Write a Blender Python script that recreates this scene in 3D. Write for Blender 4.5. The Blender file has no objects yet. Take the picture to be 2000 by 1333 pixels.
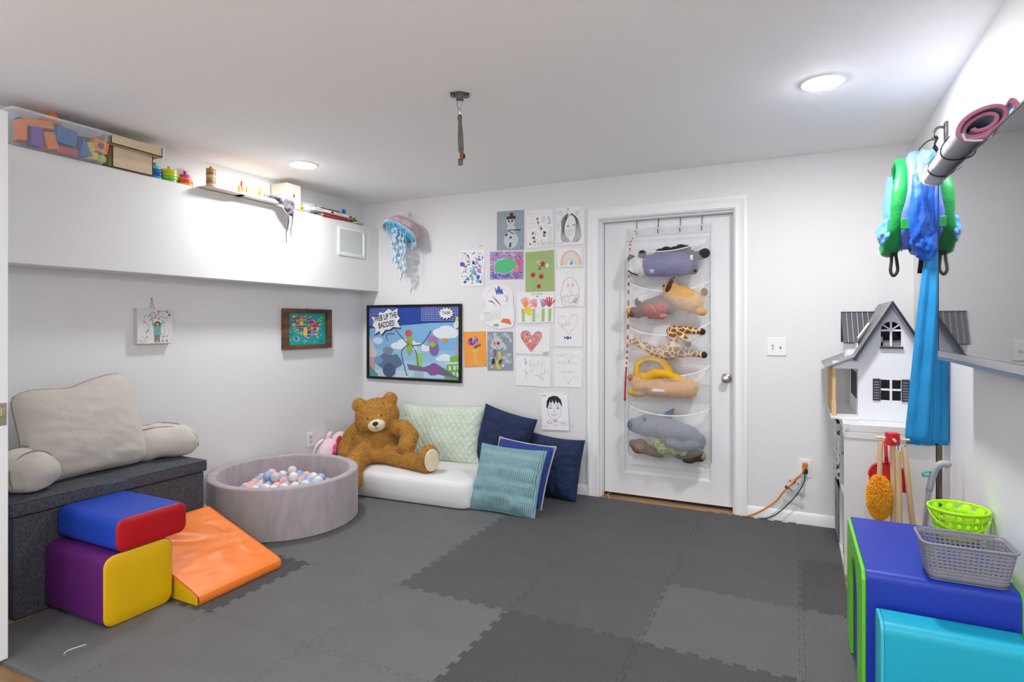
import bpy, math, random
from mathutils import Vector, Matrix, noise, Euler
V = Vector
PI = math.pi
SC = bpy.context.scene
COL = SC.collection
random.seed(7)

# ---------------------------------------------------------------- materials
def lin(h):
    if not isinstance(h, str):
        return tuple(h)
    h = h.lstrip('#')
    o = []
    for i in (0, 2, 4):
        c = int(h[i:i+2], 16)/255
        o.append(c/12.92 if c <= .04045 else ((c+.055)/1.055)**2.4)
    return tuple(o)

_M = {}
def mat(name, c, rough=.55, var=.05, vs=9., bump=0., bs=60., metal=0., sheen=0., spec=.5, trans=0., ior=1.45, emit=None, alpha=None, coat=0.):
    """procedural principled material: base colour with noise variation, noise bump"""
    if name in _M:
        return _M[name]
    m = bpy.data.materials.new(name); m.use_nodes = True
    nt = m.node_tree; N = nt.nodes; L = nt.links
    b = N['Principled BSDF']
    c = lin(c)
    b.inputs['Roughness'].default_value = rough
    b.inputs['Metallic'].default_value = metal
    b.inputs['Specular IOR Level'].default_value = spec
    b.inputs['IOR'].default_value = ior
    b.inputs['Transmission Weight'].default_value = trans
    b.inputs['Coat Weight'].default_value = coat
    if sheen:
        b.inputs['Sheen Weight'].default_value = sheen
        b.inputs['Sheen Roughness'].default_value = .5
        b.inputs['Sheen Tint'].default_value = (min(1, c[0]*1.5+.1), min(1, c[1]*1.5+.1), min(1, c[2]*1.5+.1), 1)
    tc = N.new('ShaderNodeTexCoord')
    if var:
        nz = N.new('ShaderNodeTexNoise'); nz.inputs['Scale'].default_value = vs; nz.inputs['Detail'].default_value = 4
        L.new(tc.outputs['Object'], nz.inputs['Vector'])
        mx = N.new('ShaderNodeMix'); mx.data_type = 'RGBA'
        mx.inputs[6].default_value = (*[x*(1-var) for x in c], 1)
        mx.inputs[7].default_value = (*[min(1, x*(1+var)) for x in c], 1)
        L.new(nz.outputs['Fac'], mx.inputs[0]); L.new(mx.outputs[2], b.inputs['Base Color'])
    else:
        b.inputs['Base Color'].default_value = (*c, 1)
    if bump:
        n2 = N.new('ShaderNodeTexNoise'); n2.inputs['Scale'].default_value = bs; n2.inputs['Detail'].default_value = 3
        L.new(tc.outputs['Object'], n2.inputs['Vector'])
        bp = N.new('ShaderNodeBump'); bp.inputs['Strength'].default_value = bump; bp.inputs['Distance'].default_value = .01
        L.new(n2.outputs['Fac'], bp.inputs['Height']); L.new(bp.outputs['Normal'], b.inputs['Normal'])
    if emit:
        b.inputs['Emission Color'].default_value = (*lin(emit[0]), 1); b.inputs['Emission Strength'].default_value = emit[1]
    if alpha is not None:
        b.inputs['Alpha'].default_value = alpha
    _M[name] = m
    return m

def nodes(m):
    return m.node_tree.nodes, m.node_tree.links, m.node_tree.nodes['Principled BSDF']

def weave(name, c1, c2, scale=260., rough=.85, bump=.35, var=.5, sheen=.0):
    """woven cloth: two crossed wave textures and a noise fleck between two thread colours"""
    if name in _M: return _M[name]
    m = mat(name, c1, rough, var=0, sheen=sheen); N, L, b = nodes(m)
    tc = N.new('ShaderNodeTexCoord')
    nz = N.new('ShaderNodeTexNoise'); nz.inputs['Scale'].default_value = scale*.35; nz.inputs['Detail'].default_value = 6
    mp = N.new('ShaderNodeMapping'); mp.inputs['Scale'].default_value = (1, 1, .35)
    L.new(tc.outputs['Object'], mp.inputs[0]); L.new(mp.outputs[0], nz.inputs['Vector'])
    rp = N.new('ShaderNodeValToRGB'); rp.color_ramp.elements[0].position = .5-var*.3; rp.color_ramp.elements[1].position = .5+var*.3
    rp.color_ramp.elements[0].color = (*lin(c1), 1); rp.color_ramp.elements[1].color = (*lin(c2), 1)
    L.new(nz.outputs['Fac'], rp.inputs[0]); L.new(rp.outputs[0], b.inputs['Base Color'])
    bp = N.new('ShaderNodeBump'); bp.inputs['Strength'].default_value = bump; bp.inputs['Distance'].default_value = .004
    L.new(nz.outputs['Fac'], bp.inputs['Height']); L.new(bp.outputs['Normal'], b.inputs['Normal'])
    return m

def wood(name, c1, c2, axis='X', scale=12., rough=.5):
    if name in _M: return _M[name]
    m = mat(name, c1, rough, var=0); N, L, b = nodes(m)
    tc = N.new('ShaderNodeTexCoord'); mp = N.new('ShaderNodeMapping')
    s = {'X': (.12, 1, 1), 'Y': (1, .12, 1), 'Z': (1, 1, .12)}[axis]
    mp.inputs['Scale'].default_value = s
    nz = N.new('ShaderNodeTexNoise'); nz.inputs['Scale'].default_value = scale; nz.inputs['Detail'].default_value = 7; nz.inputs['Distortion'].default_value = .6
    rp = N.new('ShaderNodeValToRGB'); rp.color_ramp.elements[0].position = .35; rp.color_ramp.elements[1].position = .65
    rp.color_ramp.elements[0].color = (*lin(c1), 1); rp.color_ramp.elements[1].color = (*lin(c2), 1)
    L.new(tc.outputs['Object'], mp.inputs[0]); L.new(mp.outputs[0], nz.inputs['Vector']); L.new(nz.outputs['Fac'], rp.inputs[0]); L.new(rp.outputs[0], b.inputs['Base Color'])
    return m

def sheer(name, c, opac=.45, rough=.8):
    """thin mesh cloth: part transparent, part diffuse"""
    if name in _M: return _M[name]
    m = bpy.data.materials.new(name); m.use_nodes = True
    N = m.node_tree.nodes; L = m.node_tree.links; N.clear()
    o = N.new('ShaderNodeOutputMaterial'); t = N.new('ShaderNodeBsdfTransparent'); d = N.new('ShaderNodeBsdfDiffuse'); tr = N.new('ShaderNodeBsdfTranslucent')
    a = N.new('ShaderNodeMixShader'); x = N.new('ShaderNodeMixShader')
    d.inputs[0].default_value = (*lin(c), 1); tr.inputs[0].default_value = (*lin(c), 1)
    a.inputs[0].default_value = .3; L.new(d.outputs[0], a.inputs[1]); L.new(tr.outputs[0], a.inputs[2])
    nz = N.new('ShaderNodeTexNoise'); nz.inputs['Scale'].default_value = 14.
    tc = N.new('ShaderNodeTexCoord'); L.new(tc.outputs['Object'], nz.inputs['Vector'])
    mr = N.new('ShaderNodeMapRange'); mr.inputs[3].default_value = opac-.05; mr.inputs[4].default_value = opac+.05
    L.new(nz.outputs['Fac'], mr.inputs[0]); L.new(mr.outputs[0], x.inputs[0])
    L.new(t.outputs[0], x.inputs[1]); L.new(a.outputs[0], x.inputs[2]); L.new(x.outputs[0], o.inputs[0])
    _M[name] = m
    return m

# ---------------------------------------------------------------- mesh builder
class MB:
    def __init__(s): s.v = []; s.f = []; s.m = []
    def add(s, vs, fs, mi=0, M=None):
        k = len(s.v)
        for p in vs:
            p = V(p)
            s.v.append(M @ p if M else p)
        for f in fs:
            s.f.append(tuple(i+k for i in f)); s.m.append(mi)
        return s
    def box(s, x0, y0, z0, x1, y1, z1, mi=0, M=None):
        vs = [(x0,y0,z0),(x1,y0,z0),(x1,y1,z0),(x0,y1,z0),(x0,y0,z1),(x1,y0,z1),(x1,y1,z1),(x0,y1,z1)]
        return s.add(vs, [(0,3,2,1),(4,5,6,7),(0,1,5,4),(1,2,6,5),(2,3,7,6),(3,0,4,7)], mi, M)
    def cbox(s, c, d, mi=0, M=None):
        return s.box(c[0]-d[0]/2, c[1]-d[1]/2, c[2]-d[2]/2, c[0]+d[0]/2, c[1]+d[1]/2, c[2]+d[2]/2, mi, M)
    def prism(s, poly, d, mi=0, M=None, mi_side=None):
        """poly in local xy, extruded along +z by d"""
        n = len(poly)
        vs = [(p[0], p[1], 0) for p in poly]+[(p[0], p[1], d) for p in poly]
        s.add(vs, [tuple(range(n))[::-1], tuple(range(n, 2*n))], mi, M)
        k = len(s.v)-2*n
        for i in range(n):
            j = (i+1) % n
            s.f.append((k+i, k+j, k+n+j, k+n+i)); s.m.append(mi if mi_side is None else mi_side)
        return s
    def grid(s, fn, nu, nv, cu=False, cv=False, mi=0, M=None, mfn=None):
        k = len(s.v); a = nu if cu else nu+1; b = nv if cv else nv+1
        for i in range(a):
            for j in range(b):
                p = V(fn(i/nu, j/nv)); s.v.append(M @ p if M else p)
        for i in range(nu):
            for j in range(nv):
                i2 = (i+1) % a; j2 = (j+1) % b
                s.f.append((k+i*b+j, k+i2*b+j, k+i2*b+j2, k+i*b+j2)); s.m.append(mfn((i+.5)/nu, (j+.5)/nv) if mfn else mi)
        return s
    def tube(s, pts, r, n=8, mi=0, M=None, closed=False, flat=None, mfn=None):
        pts = [V(p) for p in pts]; m = len(pts); k = len(s.v)
        rs = r if isinstance(r, (list, tuple)) else [r]*m
        up = None
        for i, p in enumerate(pts):
            t = (pts[(i+1) % m]-pts[i-1]) if closed else (pts[min(i+1, m-1)]-pts[max(i-1, 0)])
            t = t.normalized() if t.length > 1e-9 else V((0,0,1))
            if up is None:
                up = V((0,0,1)) if abs(t.z) < .9 else V((0,1,0))
            a = t.cross(up)
            if a.length < 1e-6: a = t.orthogonal()
            a.normalize(); b = a.cross(t).normalized(); up = b
            for j in range(n):
                q = 2*PI*j/n; ra = rs[i]; rb = rs[i]*(flat or 1)
                w = p+a*ra*math.cos(q)+b*rb*math.sin(q)
                s.v.append(M @ w if M else w)
        for i in range(m if closed else m-1):
            i2 = (i+1) % m
            for j in range(n):
                j2 = (j+1) % n
                s.f.append((k+i*n+j, k+i*n+j2, k+i2*n+j2, k+i2*n+j)); s.m.append(mfn(i/(m-1)) if mfn else mi)
        if not closed:
            s.f.append(tuple(k+j for j in range(n))[::-1]); s.m.append(mi)
            s.f.append(tuple(k+(m-1)*n+j for j in range(n))); s.m.append(mi)
        return s
    def lathe(s, prof, n=32, mi=0, M=None, mfn=None):
        """prof: list of (r, z) about local z axis"""
        k = len(s.v); m = len(prof)
        for (r, z) in prof:
            for j in range(n):
                q = 2*PI*j/n; p = V((r*math.cos(q), r*math.sin(q), z)); s.v.append(M @ p if M else p)
        for i in range(m-1):
            for j in range(n):
                j2 = (j+1) % n
                s.f.append((k+i*n+j, k+i*n+j2, k+(i+1)*n+j2, k+(i+1)*n+j)); s.m.append(mfn(i) if mfn else mi)
        if prof[0][0] > 1e-5: s.f.append(tuple(k+j for j in range(n))[::-1]); s.m.append(mfn(0) if mfn else mi)
        if prof[-1][0] > 1e-5: s.f.append(tuple(k+(m-1)*n+j for j in range(n))); s.m.append(mfn(m-2) if mfn else mi)
        return s
    def ell(s, c, r, nu=16, nv=10, mi=0, M=None, R=None):
        if not isinstance(r, (tuple, list, Vector)): r = (r, r, r)
        T = Matrix.Translation(V(c))
        if R is not None: T = T @ R
        if M is not None: T = M @ T
        k = len(s.v)
        s.v.append(T @ V((0,0,-r[2])))
        for j in range(1, nv):
            t = -PI/2+PI*j/nv
            for i in range(nu):
                a = 2*PI*i/nu
                s.v.append(T @ V((r[0]*math.cos(t)*math.cos(a), r[1]*math.cos(t)*math.sin(a), r[2]*math.sin(t))))
        s.v.append(T @ V((0,0,r[2])))
        last = len(s.v)-1
        for i in range(nu):
            i2 = (i+1) % nu
            s.f.append((k, k+1+i2, k+1+i)); s.m.append(mi)
            for j in range(nv-2):
                a = k+1+j*nu
                s.f.append((a+i, a+i2, a+nu+i2, a+nu+i)); s.m.append(mi)
            a = k+1+(nv-2)*nu
            s.f.append((a+i, a+i2, last)); s.m.append(mi)
        return s
    def cap(s, pts, rs, mi=0, n=14):
        """limb: tapered tube with rounded ends"""
        pts = [V(p) for p in pts]
        s.tube(pts, rs, n, mi)
        s.ell(pts[0], rs[0], n, 8, mi); s.ell(pts[-1], rs[-1], n, 8, mi)
        return s

W = {}      # world position of the root each object hangs from
def _link(name, me, parent, origin):
    o = bpy.data.objects.new(name, me); COL.objects.link(o)
    if parent is not None:
        o.parent = parent; W[o] = W[parent]
    else:
        o.location = origin; W[o] = V(origin)
    return o

def build(name, mb, mats, parent=None, smooth=None, bevel=None, seg=2, origin=None, kind=None, label=None):
    """one mesh object out of a builder whose points are in room coordinates"""
    if not isinstance(mats, (list, tuple)): mats = [mats]
    if parent is not None: org = W[parent]
    elif origin is not None: org = V(origin)
    else:
        xs = [p.x for p in mb.v]; ys = [p.y for p in mb.v]; zs = [p.z for p in mb.v]
        org = V(((min(xs)+max(xs))/2, (min(ys)+max(ys))/2, min(zs)))
    me = bpy.data.meshes.new(name)
    me.from_pydata([tuple(p-org) for p in mb.v], [], mb.f)
    for m in mats: me.materials.append(m)
    if len(mats) > 1: me.polygons.foreach_set('material_index', mb.m)
    if smooth is not None:
        me.polygons.foreach_set('use_smooth', [True]*len(me.polygons))
        if smooth < 180: me.set_sharp_from_angle(angle=math.radians(smooth))
    me.update()
    o = _link(name, me, parent, org)
    if bevel:
        b = o.modifiers.new('bevel', 'BEVEL'); b.width = bevel; b.segments = seg; b.limit_method = 'ANGLE'; b.angle_limit = math.radians(40)
        b.harden_normals = False
        if smooth is None:
            me.polygons.foreach_set('use_smooth', [True]*len(me.polygons)); me.set_sharp_from_angle(angle=math.radians(38))
    if kind: o['kind'] = kind
    if label: o['label'] = label
    return o

def soft(name, mb, mats, voxel=.008, it=4, parent=None, disp=0., dscale=40., label=None, origin=None):
    """fuse a builder's overlapping closed pieces into one continuous skin"""
    tmp = build('tmp_soft', mb, mats, origin=(0, 0, 0))
    r = tmp.modifiers.new('r', 'REMESH'); r.mode = 'VOXEL'; r.voxel_size = voxel
    if it:
        s = tmp.modifiers.new('s', 'SMOOTH'); s.iterations = it; s.factor = .5
    dg = bpy.context.evaluated_depsgraph_get()
    me = bpy.data.meshes.new_from_object(tmp.evaluated_get(dg))
    old = tmp.data; bpy.data.objects.remove(tmp); bpy.data.meshes.remove(old)
    org = W[parent] if parent is not None else (V(origin) if origin is not None else None)
    co = [v.co.copy() for v in me.vertices]
    if org is None:
        xs = [p.x for p in co]; ys = [p.y for p in co]; zs = [p.z for p in co]
        org = V(((min(xs)+max(xs))/2, (min(ys)+max(ys))/2, min(zs)))
    nrm = [v.normal.copy() for v in me.vertices]
    flat = []
    for p, n in zip(co, nrm):
        if disp: p = p+n*disp*noise.noise(p*dscale)
        flat.extend(p-org)
    me.vertices.foreach_set('co', flat)
    me.name = name
    me.materials.clear()
    for m in (mats if isinstance(mats, (list, tuple)) else [mats]): me.materials.append(m)
    me.polygons.foreach_set('use_smooth', [True]*len(me.polygons)); me.polygons.foreach_set('material_index', [0]*len(me.polygons)); me.update()
    o = _link(name, me, parent, org)
    if label: o['label'] = label
    return o

def fur(name, src, mats, n, length, width, parent, seed=3, down=.4, jitter=.5):
    """short pile strands standing on a skin: thin blades, one mesh"""
    me = src.data; rnd = random.Random(seed); org = W[src]
    me.calc_loop_triangles(); tris = me.loop_triangles; areas = []; acc = 0
    for t in tris:
        acc += t.area; areas.append(acc)
    import bisect
    mb = MB(); vs = me.vertices
    for _ in range(n):
        t = tris[bisect.bisect(areas, rnd.random()*acc) % len(tris)]
        a, b = rnd.random(), rnd.random()
        if a+b > 1: a, b = 1-a, 1-b
        p = vs[t.vertices[0]].co*(1-a-b)+vs[t.vertices[1]].co*a+vs[t.vertices[2]].co*b
        nn = t.normal
        d = (nn+V((rnd.uniform(-1,1), rnd.uniform(-1,1), rnd.uniform(-1,1)))*jitter+V((0,0,-down))).normalized()
        if d.dot(nn) < .2: d = (d+nn*.7).normalized()
        s = d.cross(V((rnd.uniform(-1,1), rnd.uniform(-1,1), rnd.uniform(-1,1)))).normalized()*width
        h = length*rnd.uniform(.6, 1.2)
        q = p+org
        mb.add([q-s-nn*.002, q+s-nn*.002, q+d*h*.6+s*.7+V((0,0,-down*h*.1)), q+d*h+V((0,0,-down*h*.3))], [(0,1,2),(0,2,3)], rnd.randrange(len(mats)))
    o = build(name, mb, mats, parent, smooth=180)
    o['kind'] = 'stuff'
    return o

# ---------------------------------------------------------------- things
def tag(o, label, cat, group=None):
    o['label'] = label; o['category'] = cat
    if group: o['group'] = group
    return o
def thing(name, label, cat, loc, group=None):
    o = bpy.data.objects.new(name, None); COL.objects.link(o); o.location = loc; o.empty_display_size = .05; W[o] = V(loc)
    return tag(o, label, cat, group)
def struct(name, mb, mats, parent=None, **k):
    o = build(name, mb, mats, parent, **k)
    if parent is None: o['kind'] = 'structure'
    return o

def bez(p0, p1, p2, p3, n=16):
    p0, p1, p2, p3 = V(p0), V(p1), V(p2), V(p3)
    return [p0*(1-t)**3+p1*3*t*(1-t)**2+p2*3*t*t*(1-t)+p3*t**3 for t in [i/n for i in range(n+1)]]
def spline(pts, n=8):
    """catmull-rom through points"""
    pts = [V(p) for p in pts]; out = []
    for i in range(len(pts)-1):
        a = pts[max(i-1, 0)]; b = pts[i]; c = pts[i+1]; d = pts[min(i+2, len(pts)-1)]
        for k in range(n):
            t = k/n
            out.append(.5*((2*b)+(c-a)*t+(2*a-5*b+4*c-d)*t*t+(3*b-a-3*c+d)*t**3))
    out.append(pts[-1]); return out
def frame(o, x, y, z=None):
    """matrix from an origin and two axes (x right, y up); z = x cross y"""
    x = V(x).normalized(); y = V(y); y = (y-x*y.dot(x)).normalized(); z = x.cross(y)
    return Matrix(((x.x, y.x, z.x, o[0]), (x.y, y.y, z.y, o[1]), (x.z, y.z, z.z, o[2]), (0, 0, 0, 1)))

def cushion(mb, w, h, t, M, n=26, pinch=.06, wr=.006, seed=0, mi=0, power=.42, ws=7., back=1.):
    """stuffed pillow: two bulging faces meeting in a seam, edges drawn in between the corners"""
    def pt(u, v, sgn):
        a, b = 2*u-1, 2*v-1
        x = w/2*a*(1-pinch*(1-b*b)); y = h/2*b*(1-pinch*(1-a*a))
        e = max(0., (1-a*a)*(1-b*b))
        z = sgn*t/2*e**power*(1 if sgn > 0 else back)
        k = noise.noise(V((x*ws+seed*3.1, y*ws, sgn*2.+seed)))*wr+noise.noise(V((x*ws*3+seed, y*ws*3, sgn)))*wr*.4
        rim = max(abs(a), abs(b)); t_ = (x if abs(b) > abs(a) else y)
        k += noise.noise(V((t_*34+seed, rim*2.5, sgn+seed)))*wr*.9*max(0, rim-.45)*1.6
        return (x, y, z+k*min(1, e*4)*1.5)
    mb.grid(lambda u, v: pt(u, v, 1), n, n, mi=mi, M=M)
    mb.grid(lambda u, v: pt(1-u, v, -1), n, n, mi=mi, M=M)
    return mb
def seam(w, h, pinch, M, n=14, inset=1.):
    P = []
    for k in range(4):
        for i in range(n):
            s = -1+2*i/n
            a, b = [(s, -1), (1, s), (-s, 1), (-1, -s)][k]
            P.append(M @ V((w/2*a*(1-pinch*(1-b*b))*inset, h/2*b*(1-pinch*(1-a*a))*inset, 0)))
    return P

# ---------------------------------------------------------------- flat drawings
class Art:
    """a sheet with ink shapes lying on it; (u, v) run 0..1 from its top left"""
    def __init__(s, tl, tr, br, bl, step=.00022):
        s.q = [V(tl), V(tr), V(br), V(bl)]; s.mb = MB(); s.mats = []; s.k = .9; s.step = step
        s.n = (s.q[1]-s.q[0]).cross(s.q[3]-s.q[0]).normalized()*-1
        s.asp = (s.q[3]-s.q[0]).length/(s.q[1]-s.q[0]).length
    def P(s, u, v, l):
        a, b, c, d = s.q
        return a*(1-u)*(1-v)+b*u*(1-v)+c*u*v+d*(1-u)*v+s.n*l*s.step
    def mi(s, m):
        if m not in s.mats: s.mats.append(m)
        return s.mats.index(m)
    def sheet(s, m, thick=.0006):
        i = s.mi(m); t = thick/s.step
        vs = [s.P(u, v, l) for l in (0, -t) for (u, v) in ((0,0),(1,0),(1,1),(0,1))]
        s.mb.add(vs, [(0,3,2,1),(4,5,6,7),(0,1,5,4),(1,2,6,5),(2,3,7,6),(3,0,4,7)], i); return s
    def poly(s, pts, m):
        s.k += .025
        s.mb.add([s.P(u, v, s.k) for u, v in pts], [tuple(range(len(pts)))], s.mi(m)); return s
    def ell(s, u, v, ru, rv, m, n=20, rot=0., wob=0., seed=0):
        P = []
        for i in range(n):
            a = 2*PI*i/n; f = 1+wob*noise.noise(V((math.cos(a)*2, math.sin(a)*2, seed)))
            x, y = ru*f*math.cos(a), rv*f*math.sin(a)/s.asp*s.asp
            y2 = y*s.asp
            c, d = math.cos(rot), math.sin(rot)
            P.append((u+x*c-y2*d, v+(x*d+y2*c)/s.asp))
        return s.poly(P, m)
    def line(s, pts, w, m, closed=False):
        """stroke of width w (in sheet widths)"""
        s.k += .025; P = [V((p[0], p[1]*s.asp)) for p in pts]
        if closed: P.append(P[0])
        k = len(s.mb.v); n = len(P)
        for i, p in enumerate(P):
            t = P[min(i+1, n-1)]-P[max(i-1, 0)]
            if closed and i in (0, n-1): t = P[1]-P[n-2]
            t = t.normalized() if t.length > 1e-9 else V((1, 0)); nn = V((-t.y, t.x))*w/2
            for sg in (1, -1):
                q = p+nn*sg; s.mb.v.append(s.P(q.x, q.y/s.asp, s.k))
        for i in range(n-1):
            s.mb.f.append((k+2*i, k+2*i+1, k+2*i+3, k+2*i+2)); s.mb.m.append(s.mi(m))
        return s
    def curve(s, pts, w, m, n=6, closed=False):
        q = [V((p[0], p[1], 0)) for p in pts]
        if closed: q = q+[q[0]]
        return s.line([(p.x, p.y) for p in spline(q, n)], w, m)
    def text(s, txt, u, v, h, w, m, slant=0., gap=.75, rot=0.):
        """hand lettering; h, w = letter height and stroke in sheet widths"""
        x = 0
        for ch in txt:
            if ch != ' ':
                for st in GLYPH.get(ch.upper(), []):
                    P = []
                    for (a, b) in st:
                        X = x+a*h*.6+slant*(1-b)*h; Y = b*h
                        P.append((u+X*math.cos(rot)-Y*math.sin(rot), v+(X*math.sin(rot)+Y*math.cos(rot))/s.asp))
                    s.line(P, w, m); s.k -= .025
            x += h*gap
        s.k += .025
        return s
    def squiggle(s, u, v, w, h, n, m, lw=.006, seed=1):
        """a line of illegible handwriting"""
        r = random.Random(seed)
        return s.curve([(u+w*i/n, v+h*(.5 if i % 2 else -.5)*r.uniform(.3, 1)) for i in range(n+1)], lw, m, 3)
    def font(s, txt, u, v, size, m, rot=0., bold=.02, squeeze=1.):
        """printed lettering centred on (u, v); size in sheet widths"""
        cu = bpy.data.curves.new('t', 'FONT'); cu.body = txt; cu.align_x = 'CENTER'; cu.align_y = 'CENTER'; cu.size = 1; cu.offset = bold; cu.space_line = .95
        o = bpy.data.objects.new('t', cu); COL.objects.link(o); dg = bpy.context.evaluated_depsgraph_get()
        me = bpy.data.meshes.new_from_object(o.evaluated_get(dg)); s.k += .025
        c, d = math.cos(rot), math.sin(rot); vs = []
        for q in me.vertices:
            x, y = q.co.x*size*squeeze, -q.co.y*size
            vs.append(s.P(u+x*c-y*d, v+(x*d+y*c)/s.asp, s.k))
        s.mb.add(vs, [tuple(p.vertices) for p in me.polygons], s.mi(m))
        bpy.data.objects.remove(o); bpy.data.curves.remove(cu); bpy.data.meshes.remove(me); return s
    def done(s, name, parent=None, **k):
        return build(name, s.mb, s.mats, parent, **k)

GLYPH = {
 'A': [[(0,1),(.5,0),(1,1)],[(.2,.6),(.8,.6)]], 'B': [[(0,0),(0,1),(.7,.95),(.8,.75),(.6,.52),(0,.5)],[(0,0),(.6,.05),(.7,.25),(.6,.48)]],
 'C': [[(.9,.15),(.5,0),(.1,.3),(.1,.7),(.5,1),(.9,.85)]], 'D': [[(0,0),(0,1),(.6,.9),(.85,.5),(.6,.1),(0,0)]],
 'E': [[(.8,0),(0,0),(0,1),(.8,1)],[(0,.5),(.6,.5)]], 'G': [[(.9,.15),(.5,0),(.1,.4),(.4,1),(.9,.8),(.9,.5),(.6,.5)]], 'H': [[(0,0),(0,1)],[(.8,0),(.8,1)],[(0,.5),(.8,.5)]],
 'I': [[(.4,0),(.4,1)]], 'K': [[(0,0),(0,1)],[(.7,0),(0,.5),(.8,1)]], 'L': [[(0,0),(0,1),(.7,1)]], 'M': [[(0,1),(.1,0),(.5,.6),(.9,0),(1,1)]],
 'N': [[(0,1),(0,0),(.8,1),(.8,0)]], 'O': [[(.5,0),(.1,.3),(.1,.7),(.5,1),(.9,.7),(.9,.3),(.5,0)]], 'P': [[(0,1),(0,0),(.7,.1),(.7,.45),(0,.55)]],
 'R': [[(0,1),(0,0),(.7,.1),(.7,.4),(0,.5),(.8,1)]], 'S': [[(.8,.1),(.3,0),(.1,.25),(.7,.6),(.7,.9),(.1,1)]], 'T': [[(0,0),(.9,0)],[(.45,0),(.45,1)]],
 'U': [[(0,0),(.1,.9),(.7,.9),(.8,0)]], 'V': [[(0,0),(.4,1),(.8,0)]], 'Y': [[(0,0),(.4,.5),(.8,0)],[(.4,.5),(.4,1)]], '!': [[(.3,0),(.3,.65)],[(.3,.85),(.3,1)]],
}
# ================================================================ ROOM
RW, RD, RH = 4.152, 5.6, 2.36
M_wall = mat('wall_paint', (.765, .765, .77), .6, var=.012, vs=3, bump=.04, bs=220)
M_ceil = mat('ceiling_paint', (.93, .935, .94), .8, var=.012, vs=2, bump=.05, bs=160)
M_trim = mat('trim_paint', (.86, .86, .87), .35, var=.01)
M_doorp = mat('door_paint', (.80, .81, .83), .38, var=.01)
M_plate = mat('white_plastic', (.85, .85, .84), .35, var=.01)
M_black = mat('black_gap', (.012, .012, .012), .8, var=0)
M_floor = wood('oak_boards', '7d5f43', 'a98660', 'X', 9, .45)
M_nickel = mat('brushed_nickel', (.52, .50, .46), .3, metal=1., var=.05, vs=60)
M_steel = mat('steel', (.62, .62, .62), .28, metal=1., var=.05)

DX0, DX1, DZ = 2.212, 3.151, 2.054        # door opening
mb = MB(); mb.box(-.12, -RD, -.1, RW+.12, .25, 0); struct('floor', mb, M_floor)
mb = MB(); mb.box(-.12, -RD, RH, RW+.12, .12, RH+.1); struct('ceiling', mb, M_ceil)
mb = MB(); mb.box(-.12, -RD, 0, 0, .12, RH); struct('wall_left', mb, M_wall)
mb = MB(); mb.box(RW, -RD, 0, RW+.12, .12, RH); struct('wall_right', mb, M_wall)
mb = MB(); mb.box(0, 0, 0, DX0-.02, .12, RH); mb.box(DX1+.02, 0, 0, RW, .12, RH); mb.box(DX0-.02, 0, DZ+.02, DX1+.02, .12, RH); struct('wall_back', mb, M_wall)
mb = MB(); mb.box(DX0-.2, .16, -.05, DX1+.2, .25, RH); struct('wall_hallway', mb, M_black)  # black sheet close behind the door, coloured for the dark of its gap
# boxed-in beam along the left wall
mb = MB(); mb.box(0, -3.6, 1.572, .171, 0, 2.135); struct('trim_1', mb, M_wall, bevel=.004)
def base_prof():
    return [(0, 0), (.013, 0), (.013, .058), (.010, .066), (.008, .074), (.004, .079), (0, .08)]
def baseboard(name, p0, p1, inward):
    p0, p1 = V(p0), V(p1); d = (p1-p0); L = d.length; M = frame(p0, inward, (0, 0, 1))
    mb = MB(); mb.prism(base_prof(), L if M.col[2].to_3d().dot(d) > 0 else -L, M=M); struct(name, mb, M_trim, smooth=30)
baseboard('baseboard_back', (0, 0, 0), (DX0-.08, 0, 0), (0, -1, 0))
baseboard('baseboard_back_right', (DX1+.072, 0, 0), (RW, 0, 0), (0, -1, 0))
baseboard('baseboard_left', (0, -RD, 0), (0, 0, 0), (1, 0, 0))
baseboard('baseboard_right', (RW, -RD, 0), (RW, 0, 0), (-1, 0, 0))
# door 1: jamb, casing, slab with two raised panels, knob
CW = .075
root = MB()
root.box(DX0-.02, -.001, 0, DX0, .11, DZ+.02); root.box(DX1, -.001, 0, DX1+.02, .11, DZ+.02); root.box(DX0, -.001, DZ, DX1, .11, DZ+.02)
root.box(DX0, .03, 0, DX0+.012, .098, DZ-.012); root.box(DX1-.012, .03, 0, DX1, .098, DZ-.012); root.box(DX0, .03, DZ-.012, DX1, .098, DZ)
door = struct('door_1', root, M_trim, origin=(DX0, 0, 0), bevel=.002)
prof = [(0, 0), (0, .010), (.006, .013), (.014, .011), (.03, .012), (.05, .016), (.056, .020), (.070, .021), (CW, .019), (CW, 0)]
def casing_piece(path):
    mb = MB(); n = len(prof); k = 0
    for (p, o) in path:
        for (a, b) in prof: mb.v.append(V((p[0]+o[0]*a, -b, p[1]+o[1]*a)))
    for i in range(len(path)-1):
        for j in range(n-1):
            mb.f.append((i*n+j, i*n+j+1, (i+1)*n+j+1, (i+1)*n+j)); mb.m.append(0)
    mb.f.append(tuple(range(n))); mb.m.append(0); mb.f.append(tuple((len(path)-1)*n+j for j in range(n))[::-1]); mb.m.append(0)
    return mb
e = .006
build('casing', casing_piece([((DX0-e, 0), (-1, 0)), ((DX0-e, DZ+e), (-1, 1)), ((DX1+e, DZ+e), (1, 1)), ((DX1+e, 0), (1, 0))]), M_trim, door, smooth=35)
y0 = .1
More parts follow.
